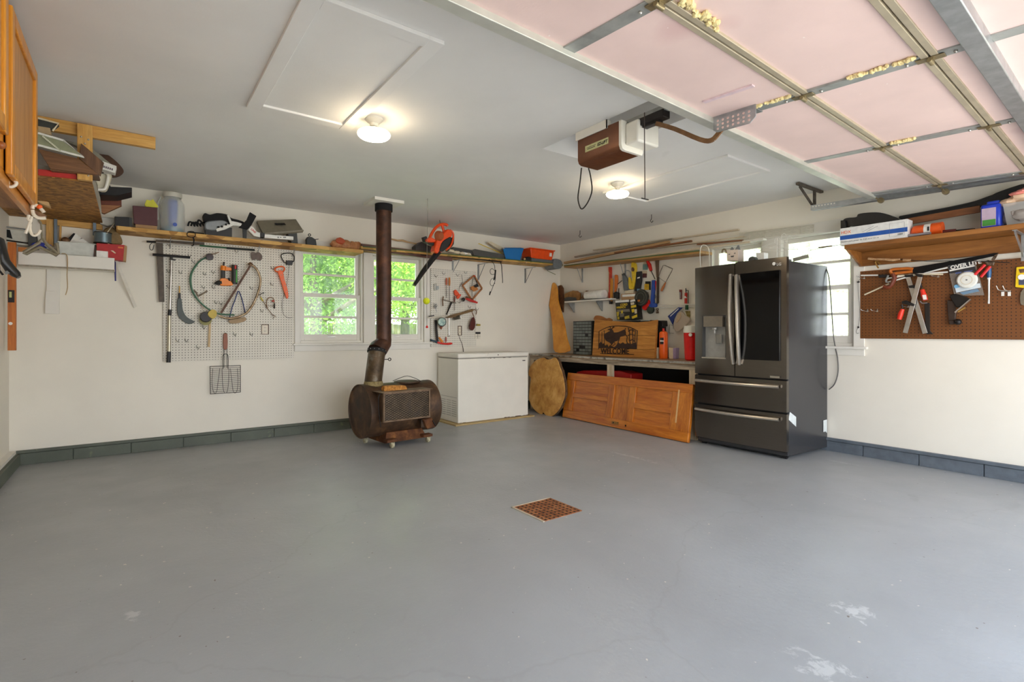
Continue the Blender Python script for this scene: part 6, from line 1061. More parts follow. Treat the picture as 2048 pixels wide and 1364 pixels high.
t = Thing('cardboard_box', 'brown cardboard box with a white top panel fixed on the wall', 'box'); t.add('carton', MB().prB(tl([(245, 665), (470, 655), (475, 755), (248, 762)]), .09, .085), tan, bevel=.002); t.add('white_panel', MB().prB(tl([(260, 678), (460, 665), (462, 700), (262, 712)]), .092, .003), white); t.add('upper_block', MB().prB(tl([(300, 618), (430, 600), (432, 655), (300, 662)]), .07, .06), cream, bevel=.002); t.done()
bxm = flat('box_black', (34, 32, 26), .45); yb_ = flat('print_yellow', (222, 188, 36), .5)
t = Thing('wrench_set_box', 'black and yellow printed cord wrench box on the wall, the wider of two', 'box'); t.add('box_body', MB().prB(tl([(152, 765), (365, 752), (392, 1060), (182, 1062)]), .12, .10), bxm, bevel=.002); t.add('white_top', MB().prB(tl([(155, 768), (362, 752), (364, 785), (160, 800)]), .122, .004), white)
q0, q1 = PB(*sq_(232, 850), .1215), PB(*sq_(356, 838), .1215); t.add('yellow_lettering', textmb('CORD', q0, q1 - q0, V((0, 0, 1)), .042, .001, .001), yb_)
q0, q1 = PB(*sq_(172, 888), .1215), PB(*sq_(365, 876), .1215); t.add('yellow_lettering', textmb('WRENCH', q0, q1 - q0, V((0, 0, 1)), .036, .001, .001), yb_)
pp = MB(); [pp.prB(tl(q), .1215, .001) for q in ([(175, 940), (215, 935), (205, 1000), (185, 1010)], [(295, 1010), (365, 990), (372, 1035), (300, 1050)], [(185, 1015), (215, 1010), (220, 1050), (190, 1055)], [(240, 920), (275, 915), (270, 960), (245, 965)])]; t.add('yellow_pictures', pp, flat('picture_yellow', (196, 170, 50), .5)); pp = MB(); [pp.prB(tl(q), .1213, .001) for q in ([(180, 905), (370, 893), (380, 935), (186, 940)], [(220, 950), (290, 960), (285, 1010), (230, 1020)])]; t.add('grey_pictures', pp, flat('picture_grey', (120, 112, 96), .6)); t.done()
t = Thing('clamp_box', 'narrower black and yellow printed box overlapping the wider one on the wall', 'box'); t.add('box_body', MB().prB(tl([(378, 765), (462, 745), (495, 1040), (392, 1058)]), .13, .10), bxm, bevel=.002); t.add('white_top', MB().prB(tl([(378, 765), (450, 745), (458, 775), (384, 790)]), .132, .004), white); pp = MB(); [pp.prB(tl(q), .1315, .001) for q in ([(392, 845), (470, 830), (474, 865), (396, 880)], [(405, 1010), (485, 975), (488, 1015), (415, 1045)], [(400, 900), (440, 890), (445, 940), (410, 950)])]; t.add('yellow_pictures', pp, yb_); pp = MB(); [pp.prB(tl(q), .1313, .001) for q in ([(385, 800), (440, 790), (444, 825), (392, 835)], [(445, 900), (480, 895), (484, 960), (450, 965)])]; t.add('pale_pictures', pp, cream); t.done()
t = Thing('caulking_gun', 'blue bar clamp hanging nose down on the wall', 'clamp'); t.add('bar', MB().prB(tl([(708, 455), (745, 455), (735, 820), (685, 820)]), .07, .03), blue, bevel=.004); t.add('jaw', MB().prB(smooth(tl([(665, 825), (720, 800), (765, 820), (760, 865), (700, 870), (665, 855)]), 2, True), .08, .04), blue, bevel=.005); t.done()
solo('red_handle_tool', MB().prB(tl([(735, 470), (765, 470), (755, 600), (740, 650), (728, 600)]), .05, .02), red, 'red handled tool hanging just behind the blue clamp', 'tool', bevel=.003)
solo('red_cloth', MB().prB(smooth(tl([(640, 750), (670, 790), (665, 850), (640, 880), (600, 915), (560, 880), (580, 840)]), 3, True), .06, .03), flat('cloth_red', (224, 30, 20), .7), 'bright red cloth hanging below the black disc', 'cloth', bevel=.005)
t = Thing('mitre_clamp', 'dark green round clamp head hanging under the blue clamp', 'clamp'); t.add('head', MB().lathe([(.001, 0), (.05, 0), (.052, -.02), (.02, -.03), (.001, -.03)], PB(*sq_(700, 905), .05), (1, 0, 0), n=22), flat('clamp_greenblack', (40, 50, 42), .5)); t.add('grey_prongs', MB().tbB(tl([(650, 640), (660, 700), (650, 750)]), .05, .006).tbB(tl([(740, 640), (770, 700), (750, 760)]), .05, .004), steel_d); t.done()
for k, (y0, y1, lb) in enumerate(((854, 828, 'upper of two thin white rods lying level on the wall'), (884, 858, 'lower of two thin white rods lying level on the wall'))): solo('white_rod', MB().tbB(tl([(525 + 200 * (1 - k), y0), (1350, y1)]), .03, .006), white, lb, 'rod')
solo('key_bunch', MB().torus(PB(*sq_(795, 900), .02), .014, .004, (1, 0, 0), 14, 6).torus(PB(*sq_(795, 935), .02), .012, .004, (1, 0, 0), 14, 6).tbB(tl([(775, 955), (812, 950)]), .02, .005), rod, 'small rusty linked ring fitting hanging on the wall', 'fitting')
t = Thing('utility_knife', 'small dark red utility knife hanging near the refrigerator', 'knife'); t.add('body', MB().prB(tl([(1122, 600), (1160, 600), (1158, 745), (1130, 745)]), .02, .012), flat('knife_maroon', (120, 52, 44), .5), bevel=.002); t.add('steel_face', MB().prB(tl([(1130, 640), (1148, 640), (1146, 735), (1134, 735)]), .022, .002), metal_galv); t.done()
t = Thing('caulk_tube', 'red and green caulk tube with black nozzle hanging near the refrigerator', 'tube'); t.add('red_body', MB().tbB(tl([(1228, 650), (1225, 810)]), .04, .016, 12), flat('tube_red', (200, 44, 34), .45)); t.add('white_band', MB().tbB(tl([(1226, 700), (1226, 730)]), .04, .0165, 12), white); t.add('green_end', MB().tbB(tl([(1240, 835), (1240, 905)]), .04, .018, 12), green); t.add('nozzle', MB().tbB(tl([(1228, 650), (1225, 580)]), .04, .006), bl); t.add('side_frame', MB().tbB(tl([(1235, 610), (1262, 612), (1260, 810)]), .03, .005), flat('frame_olive', (60, 80, 56), .5)); t.done()
solo('tag_card', MB().prB(tl([(1215, 925), (1290, 925), (1292, 1080), (1262, 1070), (1240, 1000)]), .012, .003), rusty('tag_print', (60, 52, 30), (150, 130, 60), (220, 200, 150), 40, .6, 0), 'dark patterned card hanging behind the clear bag', 'card')
t = Thing('clear_bag', 'clear plastic bag with a blue card top hanging at a slant on the wall', 'bag'); t.add('blue_card', MB().prB(tl([(950, 1005), (1110, 870), (1180, 872), (1090, 960), (1045, 1050), (1040, 1160), (985, 1060)]), .05, .004), flat('card_blue', (36, 52, 120), .4)); t.add('card_stripe', MB().prB(tl([(985, 1000), (1110, 885), (1120, 892), (992, 1010)]), .0505, .001), white)
t.add('bag', MB().prB(smooth(tl([(1090, 960), (1150, 930), (1210, 990), (1290, 1060), (1180, 1180), (1085, 1245), (1030, 1150), (1050, 1060)]), 3, True), .06, .03), clear('bag_plastic', (222, 208, 190), .6, .2), bevel=.008); t.add('bag_contents', MB().prB(smooth(tl([(1120, 960), (1150, 950), (1150, 1010), (1110, 1080), (1075, 1100), (1090, 1010)]), 3, True), .065, .012), flat('contents_tan', (196, 170, 138), .5), bevel=.004); t.done()
solo('wire_hanger', MB().tbB(tl([(975, 1130), (972, 1258), (1042, 1262)]), .02, .002, 5).tbB(tl([(990, 1130), (1030, 1150), (1032, 1200)]), .02, .0015, 5), metal_dark, 'faint bent wire on the wall right of the gas cylinder', 'wire')

# ---- plank shelf on the right
PZs = 1.851
t = Thing('plastic_sheeting_box', 'long white carton with a blue stripe at the left end of the plank shelf', 'box'); bd = .345; f0, f1, f2, f3 = PB(1680, 455, bd), PB(1815, 440, bd), PB(1817, 468, bd), PB(1678, 484, bd); zt_ = (f0.z + f1.z) / 2; y0_, y1_ = f0.y, f1.y; hh_ = zt_ - PZs
t.add('carton', MB().box(-bd, -bd + .12, y1_, y0_, PZs, zt_), flat('carton_white', (226, 226, 222), .5), bevel=.002); t.add('blue_stripe', MB().box(-bd - .001, -bd, y1_, y0_, PZs + hh_ * .32, PZs + hh_ * .56), flat('stripe_blue', (28, 84, 164), .5))
t.add('orange_lettering', textmb('HDX', (-bd - .001, y0_ - .008, PZs + hh_ * .66), (0, -1, 0), (0, 0, 1), .035, .0005, .0004), flat('letter_orange', (226, 120, 70), .5)); t.add('small_print', textmb('Plastico para pintar de 3.65 m x 121 m', (-bd - .001, y0_ - .006, PZs + hh_ * .16), (0, -1, 0), (0, 0, 1), .018, .0004), grey)
g = MB(); g.box(-bd - .0015, -bd, y1_ + .02, y1_ + .12, PZs + hh_ * .14, PZs + hh_ * .145).box(-bd - .0015, -bd, y1_ + .02, y1_ + .12, PZs + hh_ * .86, PZs + hh_ * .865).box(-bd - .0015, -bd, y1_ + .02, y1_ + .021, PZs + hh_ * .14, PZs + hh_ * .865).box(-bd - .0015, -bd, y1_ + .119, y1_ + .12, PZs + hh_ * .14, PZs + hh_ * .865)
for k in range(9): g.box(-bd - .0015, -bd, y1_ + .03 + k * .004, y1_ + .032 + k * .004, PZs + hh_ * .18, PZs + hh_ * .28)
g.bar((-bd - .001, y0_ - .17, PZs + hh_ * .62), (-bd - .001, y0_ - .25, PZs + hh_ * .88), .001, .002); g.bar((-bd - .001, y0_ - .20, PZs + hh_ * .60), (-bd - .001, y0_ - .28, PZs + hh_ * .84), .001, .002); t.add('line_print', g, flat('print_grey', (120, 122, 124), .5)); t.done()
def bagB(pts, d, t_, m, nm, lb, cat): return solo(nm, MB().prB(smooth(pts, 3, True), d, t_), m, lb, cat, bevel=.01)
t = Thing('rolled_tarp', 'black rolled tarp behind the long white carton on the plank shelf', 'tarp'); t.add('roll', MB().prB(smooth([(1686, 452), (1685, 442), (1692, 436), (1712, 434), (1716, 428), (1735, 425), (1760, 425), (1785, 432), (1800, 441), (1770, 446), (1720, 452)], 3, True), .22, .14), flat('tarp_black', (32, 31, 30), .35), bevel=.012); t.add('roll_end', MB().prB([(1681, 441), (1690, 440), (1692, 456), (1681, 458)], .25, .1), bl, bevel=.003); t.done()
t = Thing('gun_case', 'long black soft case lying along the wall on the plank shelf', 'soft case'); t.add('case', MB().tube([PB(x, y, .06) for x, y in smooth([(1800, 439), (1850, 430), (1900, 421), (1950, 410), (1985, 398), (2048, 380)], 3)] , .03, 10, radii=None), flat('case_black', (34, 34, 33), .6)); t.add('wide_end', MB().prB(smooth([(1950, 411), (1975, 395), (2000, 382), (2060, 366), (2070, 400), (2000, 412)], 3, True), .10, .08), flat('case_black', (34, 34, 33), .6), bevel=.01); t.done()
plankB((1812, 444), (1960, 418), .16, .02, .05, brw, 'lumber_strip', 'brown board standing on edge behind the orange bottle on the plank shelf')
t = Thing('orange_bottle', 'orange bottle with a white label lying on the plank shelf', 'bottle'); a, b = PB(1826, 455, .26), PB(1886, 449, .26); r_ = .048; a.z = b.z = PZs + r_ + .001; L_ = (b - a).length; ax_ = (b - a).normalized()
t.add('bottle', MB().lathe([(.001, -.035), (.014, -.035), (.016, -.01), (r_ * .9, .005), (r_, .02), (r_, L_ - .07), (r_ * 1.04, L_ - .065), (r_ * 1.04, L_), (r_, L_), (.001, L_ - .002)], a, ax_, n=28), orange); t.add('label', MB().lathe([(r_ + .001, L_ * .42), (r_ + .001, L_ * .66)], a, ax_, n=28), white)
t.add('dark_print', MB().box(a.x - r_ - .003, a.x - r_ + .004, a.y - L_ * .62, a.y - L_ * .55, a.z - .012, a.z + .02), bl); t.done()
t = Thing('clear_tube', 'silvery rolled film lying in front of the orange bottle', 'film roll'); a, b = PB(1812, 466, .33), PB(1862, 459, .33); a.z = b.z = PZs + .014; t.add('film', MB().cyl(a, b, .013, .009, 12), flat('film_grey', (150, 146, 150), .3, .3)); t.done()
t = Thing('pry_tool', 'dark red handled tool with a steel shank lying on the plank shelf', 'tool'); a = PB(1885, 458, .25); a.z = PZs + .02; b = PB(1912, 455, .25); b.z = PZs + .02; c = PB(1950, 451, .25); c.z = PZs + .014; t.add('handle', MB().cyl(a, b, .018, .014, 12), flat('handle_oxblood', (92, 34, 28), .4)); t.add('shank', MB().cyl(b, c, .007, n=10), metal_dark); t.done()
t = Thing('blue_jug', 'blue plastic jug with a picture label on the plank shelf', 'jug'); ya_, yb_2 = PB(1962, 430, .26).y, PB(2003, 430, .26).y; zj = PB(1985, 405, .26).z
t.add('jug_body', MB().box(-.28, -.16, yb_2, ya_, PZs + .001, zj - .01), flat('jug_blue', (32, 64, 196), .3), bevel=.014); t.add('shoulder', MB().box(-.26, -.19, yb_2 + .01, ya_ - .03, zj - .015, zj + .012), flat('jug_blue', (32, 64, 196), .3), bevel=.008); t.add('label', MB().box(-.282, -.279, ya_ - .085, ya_ - .008, PZs + .02, zj - .04), flat('label_pale', (190, 170, 190), .5)); t.add('green_picture', MB().box(-.283, -.281, ya_ - .083, ya_ - .012, PZs + .022, PZs + .065), flat('picture_green', (70, 150, 60), .5)); t.done()
t = Thing('clear_tub', 'clear plastic tub stuffed with pink and cream cloth at the right edge', 'tub'); u0, u1 = PB(2006, 420, .28).y, PB(2075, 420, .28).y; zt2 = PB(2030, 405, .28).z
t.add('tub', MB().hexa([(-.27, u1, PZs + .001), (-.06, u1, PZs + .001), (-.06, u0 - .02, PZs + .001), (-.27, u0 - .02, PZs + .001)], [(-.29, u1, zt2), (-.05, u1, zt2), (-.05, u0, zt2), (-.29, u0, zt2)]), clear('tub_plastic', (206, 206, 202), .45, .2)); g = MB(); [g.ball((-.20 - .03 * (k % 3), u0 - .03 - .035 * k, PZs + .07 + .02 * (k % 2)), .055, (1, 1, .8), 10, .15, k) for k in range(4)]; t.add('grey_cloth', g, flat('cloth_grey', (170, 164, 158), .8))
g = MB(); [g.ball((-.23 + .02 * (k % 2), u0 - .02 - .03 * k, zt2 + .015 + .012 * k), .06, (1, .9, .45), 12, .12, k) for k in range(5)]; t.add('cream_cloth', g, flat('cloth_cream', (222, 190, 158), .8)); g = MB(); [g.ball((-.25, u0 - .07 - .03 * k, zt2 + .065 + .01 * k), .045, (1, 1, .35), 12, .12, k) for k in range(4)]; t.add('pink_cloth', g, flat('cloth_pink', (226, 140, 128), .8)); t.done()
solo('dark_carton', sB(MB(), [(1990, 412), (2008, 410), (2010, None), (1996, None)], .12, .08, PZs), flat('carton_brown', (70, 62, 54), .6), 'small dark carton between the blue jug and the clear tub', 'carton', bevel=.002)

# ---- tools on the brown pegboard
def br_(x, y): return (1700 + x / 5.885, 490 + y / 5.885)
def bl_(pts): return [br_(*p) for p in pts]
def pegB(x, y, dbl=False):
    p = PB(*br_(x, y), .02); return MB().tube([p + V((.004, 0, .012)), p + V((-.006, 0, .012)), p + V((-.006, 0, -.01)), p + V((-.05, .03, .0)), p + V((-.056, .034, .012))], .0025, 5).box(p.x - .008, p.x, p.y - .006, p.y + .006, p.z - .012, p.z + .0)
for (x, y, lb) in ((170, 385, 'white clipped hook at the top left of the brown pegboard'), (210, 770, 'left of the two lower hooks on the brown pegboard left side'), (325, 770, 'right of the two lower hooks on the brown pegboard left side'), (1042, 365, 'single hook near the saw blade on the brown pegboard'), (690, 720, 'hook behind the crossed clamps on the brown pegboard')): solo('peg_hook', pegB(x, y), metal_bright, lb, 'peg hook', 'hooks on the brown pegboard')
t = Thing('double_hook', 'double pronged peg hook at the right of the brown pegboard', 'peg hook'); g = MB(); a, b = PB(*br_(1780, 540), .025), PB(*br_(1893, 542), .025); g.bar(a, b, .003, .008)
t.add('plate', g, metal_bright)
for x in (1800, 1876): p = PB(*br_(x, 545), .025); t.add('prong', MB().tube([p, p + V((-.04, .02, .012)), p + V((-.05, .028, .04))], .003, 6), metal_bright); t.add('clip', MB().box(p.x - .006, p.x, p.y - .008, p.y + .008, p.z - .035, p.z - .005), white)
t.done()
t = Thing('hand_saw', 'hand saw with brown wooden handle and long dark blade lying level on hooks', 'hand saw'); t.add('blade', MB().prB(bl_([(735, 265), (1150, 195), (1690, 95), (1755, 92), (1700, 130), (1160, 245), (860, 330), (740, 330)]), .07, .003), flat('saw_black', (24, 25, 28), .3, .6)); t.add('handle', MB().tube([PB(*br_(x, y), .075) for x, y in smooth([(740, 285), (680, 275), (600, 280), (510, 285), (475, 305), (500, 340), (560, 330), (650, 320), (735, 310)], 3)], .012, 8), flat('saw_handle_wood', (190, 104, 36), .4)); t.add('grip', MB().tube([PB(*br_(x, y), .08) for x, y in smooth([(505, 340), (525, 385), (510, 430), (480, 480), (440, 500), (395, 490)], 3)], .016, 9), flat('saw_grip_red', (112, 50, 26), .4)); t.done()
for k, (p, q, m_, lb) in enumerate((([(130, 358), (330, 355)], 0, white, 'short white dowel at the top left of the brown pegboard'), ([(170, 585), (370, 495), (460, 455)], 0, cream, 'pale dowel pointing down left below the saw handle'), ([(440, 440), (830, 335), (1150, 265)], 0, white, 'long white dowel running up behind the hanging saw'), ([(440, 395), (700, 350), (1150, 318)], 0, white, 'white dowel running nearly level behind the saw'), ([(560, 360), (860, 345), (1095, 345)], 0, cream, 'lowest level cream dowel ending near the middle hook'))): solo('dowel', MB().tube([PB(*br_(x, y), .045 + .004 * k) for x, y in p], .0065, 8), m_, lb, 'dowel')
t = Thing('metal_tool', 'black and grey metal tool head among the dowels at the saw handle', 'tool'); t.add('black_grip', MB().prB(bl_([(330, 350), (450, 345), (455, 380), (340, 385)]), .06, .02), bl, bevel=.004); t.add('grey_arm', MB().prB(bl_([(440, 350), (460, 360), (430, 425), (475, 440), (420, 445), (410, 420)]), .065, .012), metal_galv, bevel=.002); t.done()
def barclamp(bar, w, parts, label, red_p, jaw):
    t_ = Thing('bar_clamp', label, 'bar clamp', 'bar clamps on the brown pegboard'); a, b = PB(*br_(*bar[0]), w), PB(*br_(*bar[1]), w); t_.add('bar', MB().bar(a, b, .030, .010, (1, 0, 0)) if False else MB().bar(a, b, .010, .032, (b - a).cross(V((1, 0, 0)))), metal_bright, bevel=.001)
    t_.add('head', MB().prB(bl_(parts[0]), w + .02, .03), metal_dark, bevel=.002); t_.add('sliding_jaw', MB().prB(bl_(jaw), w + .02, .03), metal_dark, bevel=.002)
    t_.add('red_handle', MB().tbB(bl_(red_p), w + .005, .02, 12, radii=[.014, .02, .017]), flat('clamp_red', (226, 48, 24), .35)); return t_
t = barclamp([(825, 375), (650, 1035)], .075, [[(740, 330), (850, 345), (850, 375), (800, 375)]], 'bar clamp slanting down left, red handle low at left, in front of the other', [(620, 755), (598, 810), (578, 875)], [(605, 665), (650, 650), (760, 700), (740, 720), (610, 690)]); t.add('screw', MB().tbB(bl_([(610, 700), (620, 745)]), .08, .007), metal_dark); t.done()
t = barclamp([(685, 380), (885, 1040)], .05, [[(640, 350), (740, 345), (740, 370), (650, 382)]], 'bar clamp slanting down right, red handle at upper right, behind the other', [(850, 525), (868, 590), (890, 650)], [(685, 480), (740, 470), (820, 480), (815, 500), (695, 505)]); t.add('white_sticker', MB().prB(bl_([(850, 590), (895, 585), (905, 640), (862, 645)]), .078, .002), white); t.add('screw', MB().tbB(bl_([(830, 450), (845, 510)]), .055, .006), metal_dark); t.done()
t = Thing('folding_rasp', 'long dark flat file hanging beside the crossed clamps', 'file'); t.add('file', MB().prB(bl_([(875, 680), (935, 680), (940, 1010), (980, 1050), (900, 1050), (890, 1000)]), .035, .01), flat('file_dark', (44, 38, 34), .45, .4), bevel=.002); t.add('tip_hook', MB().tbB(smooth(bl_([(825, 660), (850, 685), (910, 680)]), 3), .05, .004), metal_galv); t.done()
t = Thing('saw_disc_package', 'clear blister pack with a white disc and printed dark header on the pegboard', 'blister pack'); t.add('backing', MB().prB(bl_([(1125, 205), (1440, 175), (1480, 215), (1580, 590), (1230, 600), (1160, 300)]), .055, .004), clear('blister_plastic', (150, 140, 130), .55, .15)); t.add('header_card', MB().prB(bl_([(1150, 215), (1430, 180), (1470, 255), (1480, 300), (1170, 335)]), .06, .003), flat('header_dark', (44, 44, 48), .4))
t.add('white_stripe', MB().prB(bl_([(1168, 295), (1465, 238), (1467, 250), (1172, 312)]), .0615, .001), white); t.add('top_label', MB().prB(bl_([(1150, 230), (1250, 208), (1252, 225), (1155, 248)]), .0615, .001), white); q0, q1 = PB(*br_(1185, 288), .0615), PB(*br_(1420, 240), .0615); t.add('white_lettering', textmb('OVER LITE', q0, q1 - q0, V((0, (q1 - q0).z, -(q1 - q0).y)), .040, .0008, .0012), white)
g = MB(); [g.prB(bl_(q), .0613, .001) for q in ([(1240, 325), (1310, 315), (1312, 330), (1242, 340)], [(1340, 310), (1440, 295), (1442, 310), (1342, 325)])]; t.add('blue_print', g, flat('print_blue', (80, 96, 150), .5)); t.add('lower_card', MB().prB(bl_([(1230, 480), (1530, 450), (1540, 500), (1250, 560)]), .062, .003), flat('card_ice', (206, 216, 222), .5)); t.add('blue_wave', MB().prB(smooth(bl_([(1225, 480), (1260, 465), (1300, 490), (1240, 510)]), 2, True), .0635, .001), flat('wave_blue', (120, 180, 220), .5)); t.add('teal_foot', MB().prB(bl_([(1290, 560), (1500, 515), (1520, 545), (1330, 585)]), .058, .01), flat('foot_blue', (110, 140, 165), .4))
c = PB(*br_(1378, 412), .075); t.add('white_disc', MB().lathe([(.001, .01), (.062, .01), (.064, 0), (.055, -.012), (.030, -.014), (.001, -.014)], c, (1, 0, 0), n=36), flat('disc_white', (226, 226, 218), .4)); t.add('disc_ring', MB().torus(c + V((-.014, 0, 0)), .034, .002, (1, 0, 0), 30, 6), cream); t.add('disc_hub', MB().cyl(c + V((-.012, 0, 0)), c + V((-.017, 0, 0)), .006, n=14), grey); t.done()
t = Thing('red_pliers', 'red handled cutting pliers hanging beside the blister pack', 'pliers'); t.add('handle', MB().tube([PB(*br_(x, y), .075) for x, y in ((1590, 230), (1530, 290), (1468, 350))], .010, 9), flat('plier_red', (214, 34, 38), .35)); t.add('handle', MB().tube([PB(*br_(x, y), .075) for x, y in ((1650, 250), (1590, 320), (1540, 378))], .010, 9), flat('plier_red', (214, 34, 38), .35)); t.add('jaws', MB().prB(bl_([(1585, 190), (1620, 175), (1700, 200), (1690, 240), (1610, 240)]), .085, .02), rusty('plier_steel', (60, 46, 36), (110, 92, 76), (180, 170, 150), 40, .4, .7), bevel=.003); t.done()
t = Thing('screwdriver', 'long screwdriver with a transparent blue handle on the brown pegboard', 'screwdriver'); t.add('handle', MB().tube([PB(*br_(x, y), .05) for x, y in ((1640, 255), (1635, 320), (1635, 385))], .015, 12, radii=[.012, .016, .013]), flat('driver_blue', (30, 84, 130), .25)); t.add('collar', MB().tbB(bl_([(1635, 385), (1635, 405)]), .05, .010, 12), white); t.add('shaft', MB().tube([PB(*br_(x, y), .05) for x, y in ((1636, 400), (1635, 640), (1632, 690))], .006, 8, radii=[.007, .006, .009]), metal_bright); t.done()
t = Thing('joint_knife', 'brown steel scraper blade at the far end of the saw', 'scraper'); t.add('blade', MB().prB(bl_([(1660, 170), (1700, 120), (1745, 100), (1720, 150), (1690, 195)]), .08, .003), rusty('plier_steel', (60, 46, 36), (110, 92, 76), (180, 170, 150), 40, .4, .7)); t.done()
t = Thing('hand_plane', 'dark iron hand plane hanging on the brown pegboard', 'hand plane'); t.add('sole', MB().prB(bl_([(1140, 645), (1225, 660), (1245, 790), (1235, 930), (1165, 935), (1150, 800)]), .05, .03), flat('plane_iron', (72, 58, 50), .4, .5), bevel=.003); t.add('frog', MB().prB(smooth(bl_([(1170, 600), (1240, 575), (1330, 600), (1410, 640), (1350, 700), (1260, 740), (1230, 700)]), 2, True), .075, .03), flat('plane_black', (30, 26, 24), .4, .3), bevel=.005)
t.add('blade', MB().prB(bl_([(1240, 800), (1420, 640), (1410, 635), (1225, 790)]), .09, .03), metal_bright); t.add('brass_knob', MB().tbB(bl_([(1270, 785), (1355, 735)]), .09, .008), flat('brass', (176, 136, 70), .4, .8)); t.add('front_knob', MB().ball(PB(*br_(1270, 905), .09), .024, n=16), flat('plane_black', (30, 26, 24), .4, .3)); t.add('knob_stem', MB().tbB(bl_([(1180, 910), (1260, 905)]), .07, .018, 12), flat('plane_iron', (72, 58, 50), .4, .5)); t.done()
t = Thing('yellow_square', 'yellow and black speed square tool cut off by the right edge', 'tool'); t.add('yellow_body', MB().prB(bl_([(1955, 260), (2080, 250), (2080, 510), (1942, 495)]), .04, .025), flat('body_yellow', (236, 200, 24), .4), bevel=.004); t.add('dark_window', MB().prB(bl_([(1985, 285), (2050, 280), (2050, 325), (2000, 330)]), .042, .003), rod); t.add('dark_window', MB().prB(bl_([(1985, 410), (2050, 400), (2050, 470), (1985, 470)]), .042, .003), flat('window_slate', (70, 74, 96), .5)); t.add('white_disc', MB().cyl(PB(*br_(2020, 378), .043), PB(*br_(2020, 378), .045), .02, n=20), white); t.done()
t = Thing('trowel', 'grey steel trowel blade under the yellow tool at the right edge', 'trowel'); t.add('blade', MB().prB(smooth(bl_([(2010, 560), (2080, 500), (2085, 700), (2030, 705), (2005, 680)]), 2, True), .035, .003), flat('trowel_grey', (136, 128, 112), .35, .6)); t.done()
t = Thing('carved_stick', 'slim fishing rod with a cork handle in front of the plank shelf ledger', 'fishing rod'); cork = rusty('cork', (150, 110, 72), (186, 146, 104), (206, 172, 130), 50, .8, 0)
t.add('cork_grip', MB().tube([PB(*br_(x, y), .09) for x, y in ((215, 160), (300, 168), (420, 168), (500, 178), (590, 168))], .011, 10, radii=[.011, .010, .011, .012, .008]), cork); t.add('fore_grip', MB().tube([PB(*br_(x, y), .09) for x, y in ((625, 175), (715, 180))], .0105, 10), cork); t.add('rod_blank', MB().tube([PB(*br_(x, y), .09) for x, y in ((590, 170), (900, 190), (1400, 185), (1880, 208))], .003, 7), bl); t.add('cork_hook', MB().tube([PB(*br_(x, y), .08) for x, y in smooth([(355, 225), (320, 190), (300, 205), (320, 250), (335, 272)], 3)], .006, 8), flat('brass', (176, 136, 70), .4, .8)); t.done()
t = Thing('bungee_wire', 'thin hanging wire with small weights at the left edge of the brown pegboard', 'wire'); g = MB(); g.tube([PB(*br_(x, y), .03) for x, y in smooth([(75, 365), (105, 375), (120, 400), (98, 430), (98, 560), (112, 720), (112, 850), (98, 960), (75, 1010), (80, 1040), (105, 1035)], 3)], .0016, 5); t.add('wire', g, metal_dark); t.add('weight', MB().ball(PB(*br_(98, 435), .03), .009, (1, 1.4, .8), 8), metal_dark); t.add('weight', MB().ball(PB(*br_(98, 968), .03), .008, (1, 1, 1.2), 8), metal_dark); t.done()

# ------------------------------------------------------------------ upper left corner
osbm = osb('shelf_osb_dark', (116, 74, 20), (150, 100, 34), (178, 126, 54), 1.7)
OX = -5.462
solo('osb_shelf', MB().box(XL + .003, OX, -1.60, -.004, 2.066, 2.08), osbm, 'large chipboard storage shelf hung under the ceiling at the left corner', 'shelf')
pine = wood('yellow_pine', (196, 142, 62), (226, 180, 104), 'x', .7, .5); pinez = wood('yellow_pine_post', (196, 142, 62), (226, 180, 104), 'z', .7, .5)
solo('ceiling_lumber', MB().box(-6.0, -5.125, -1.605, -1.565, 2.36, 2.437), pine, 'yellow pine board fixed under the ceiling, carrying the storage shelf post', 'lumber', bevel=.002)
t = Thing('shelf_post', 'short upright yellow pine post between the ceiling board and the storage shelf', 'post'); t.add('post', MB().box(-5.533, -5.458, -1.645, -1.606, 2.07, 2.425), pinez, bevel=.002); g = MB(); [g.ball((-5.533 + a, -1.645, z), .006, n=8) for a, z in ((.02, 2.34), (.055, 2.33), (.038, 2.30), (.02, 2.11), (.055, 2.10))]; t.add('screws', g, metal_bright); t.done()
# wall framing below the shelf
t = Thing('pine_frame', 'pine frame on the wall below the chipboard shelf', 'frame'); t.add('top_rail', MB().prA([(80, 432), (205, 446), (205, 460), (80, 447)], .04, .035), pine, bevel=.002); t.add('upright', MB().prA([(92, 440), (107, 442), (107, 492), (92, 490)], .045, .035), pinez, bevel=.002); t.add('upright', MB().prA([(119, 446), (123, 446), (122, 485), (118, 485)], .04, .03), pinez); t.done()
for (x, y0, y1, lb) in ((111, 437, 487, 'slotted steel shelf standard on the left pine upright'), (189, 444, 470, 'slotted steel shelf standard near the wire spool')): solo('shelf_standard', MB().prA([(x - 3.5, y0), (x + 3.5, y0 + 1), (x + 3.5, y1), (x - 3.5, y1)], .07, .02), flat('zinc_standard', (120, 134, 146), .35, .8), lb, 'shelf standard', bevel=.002)
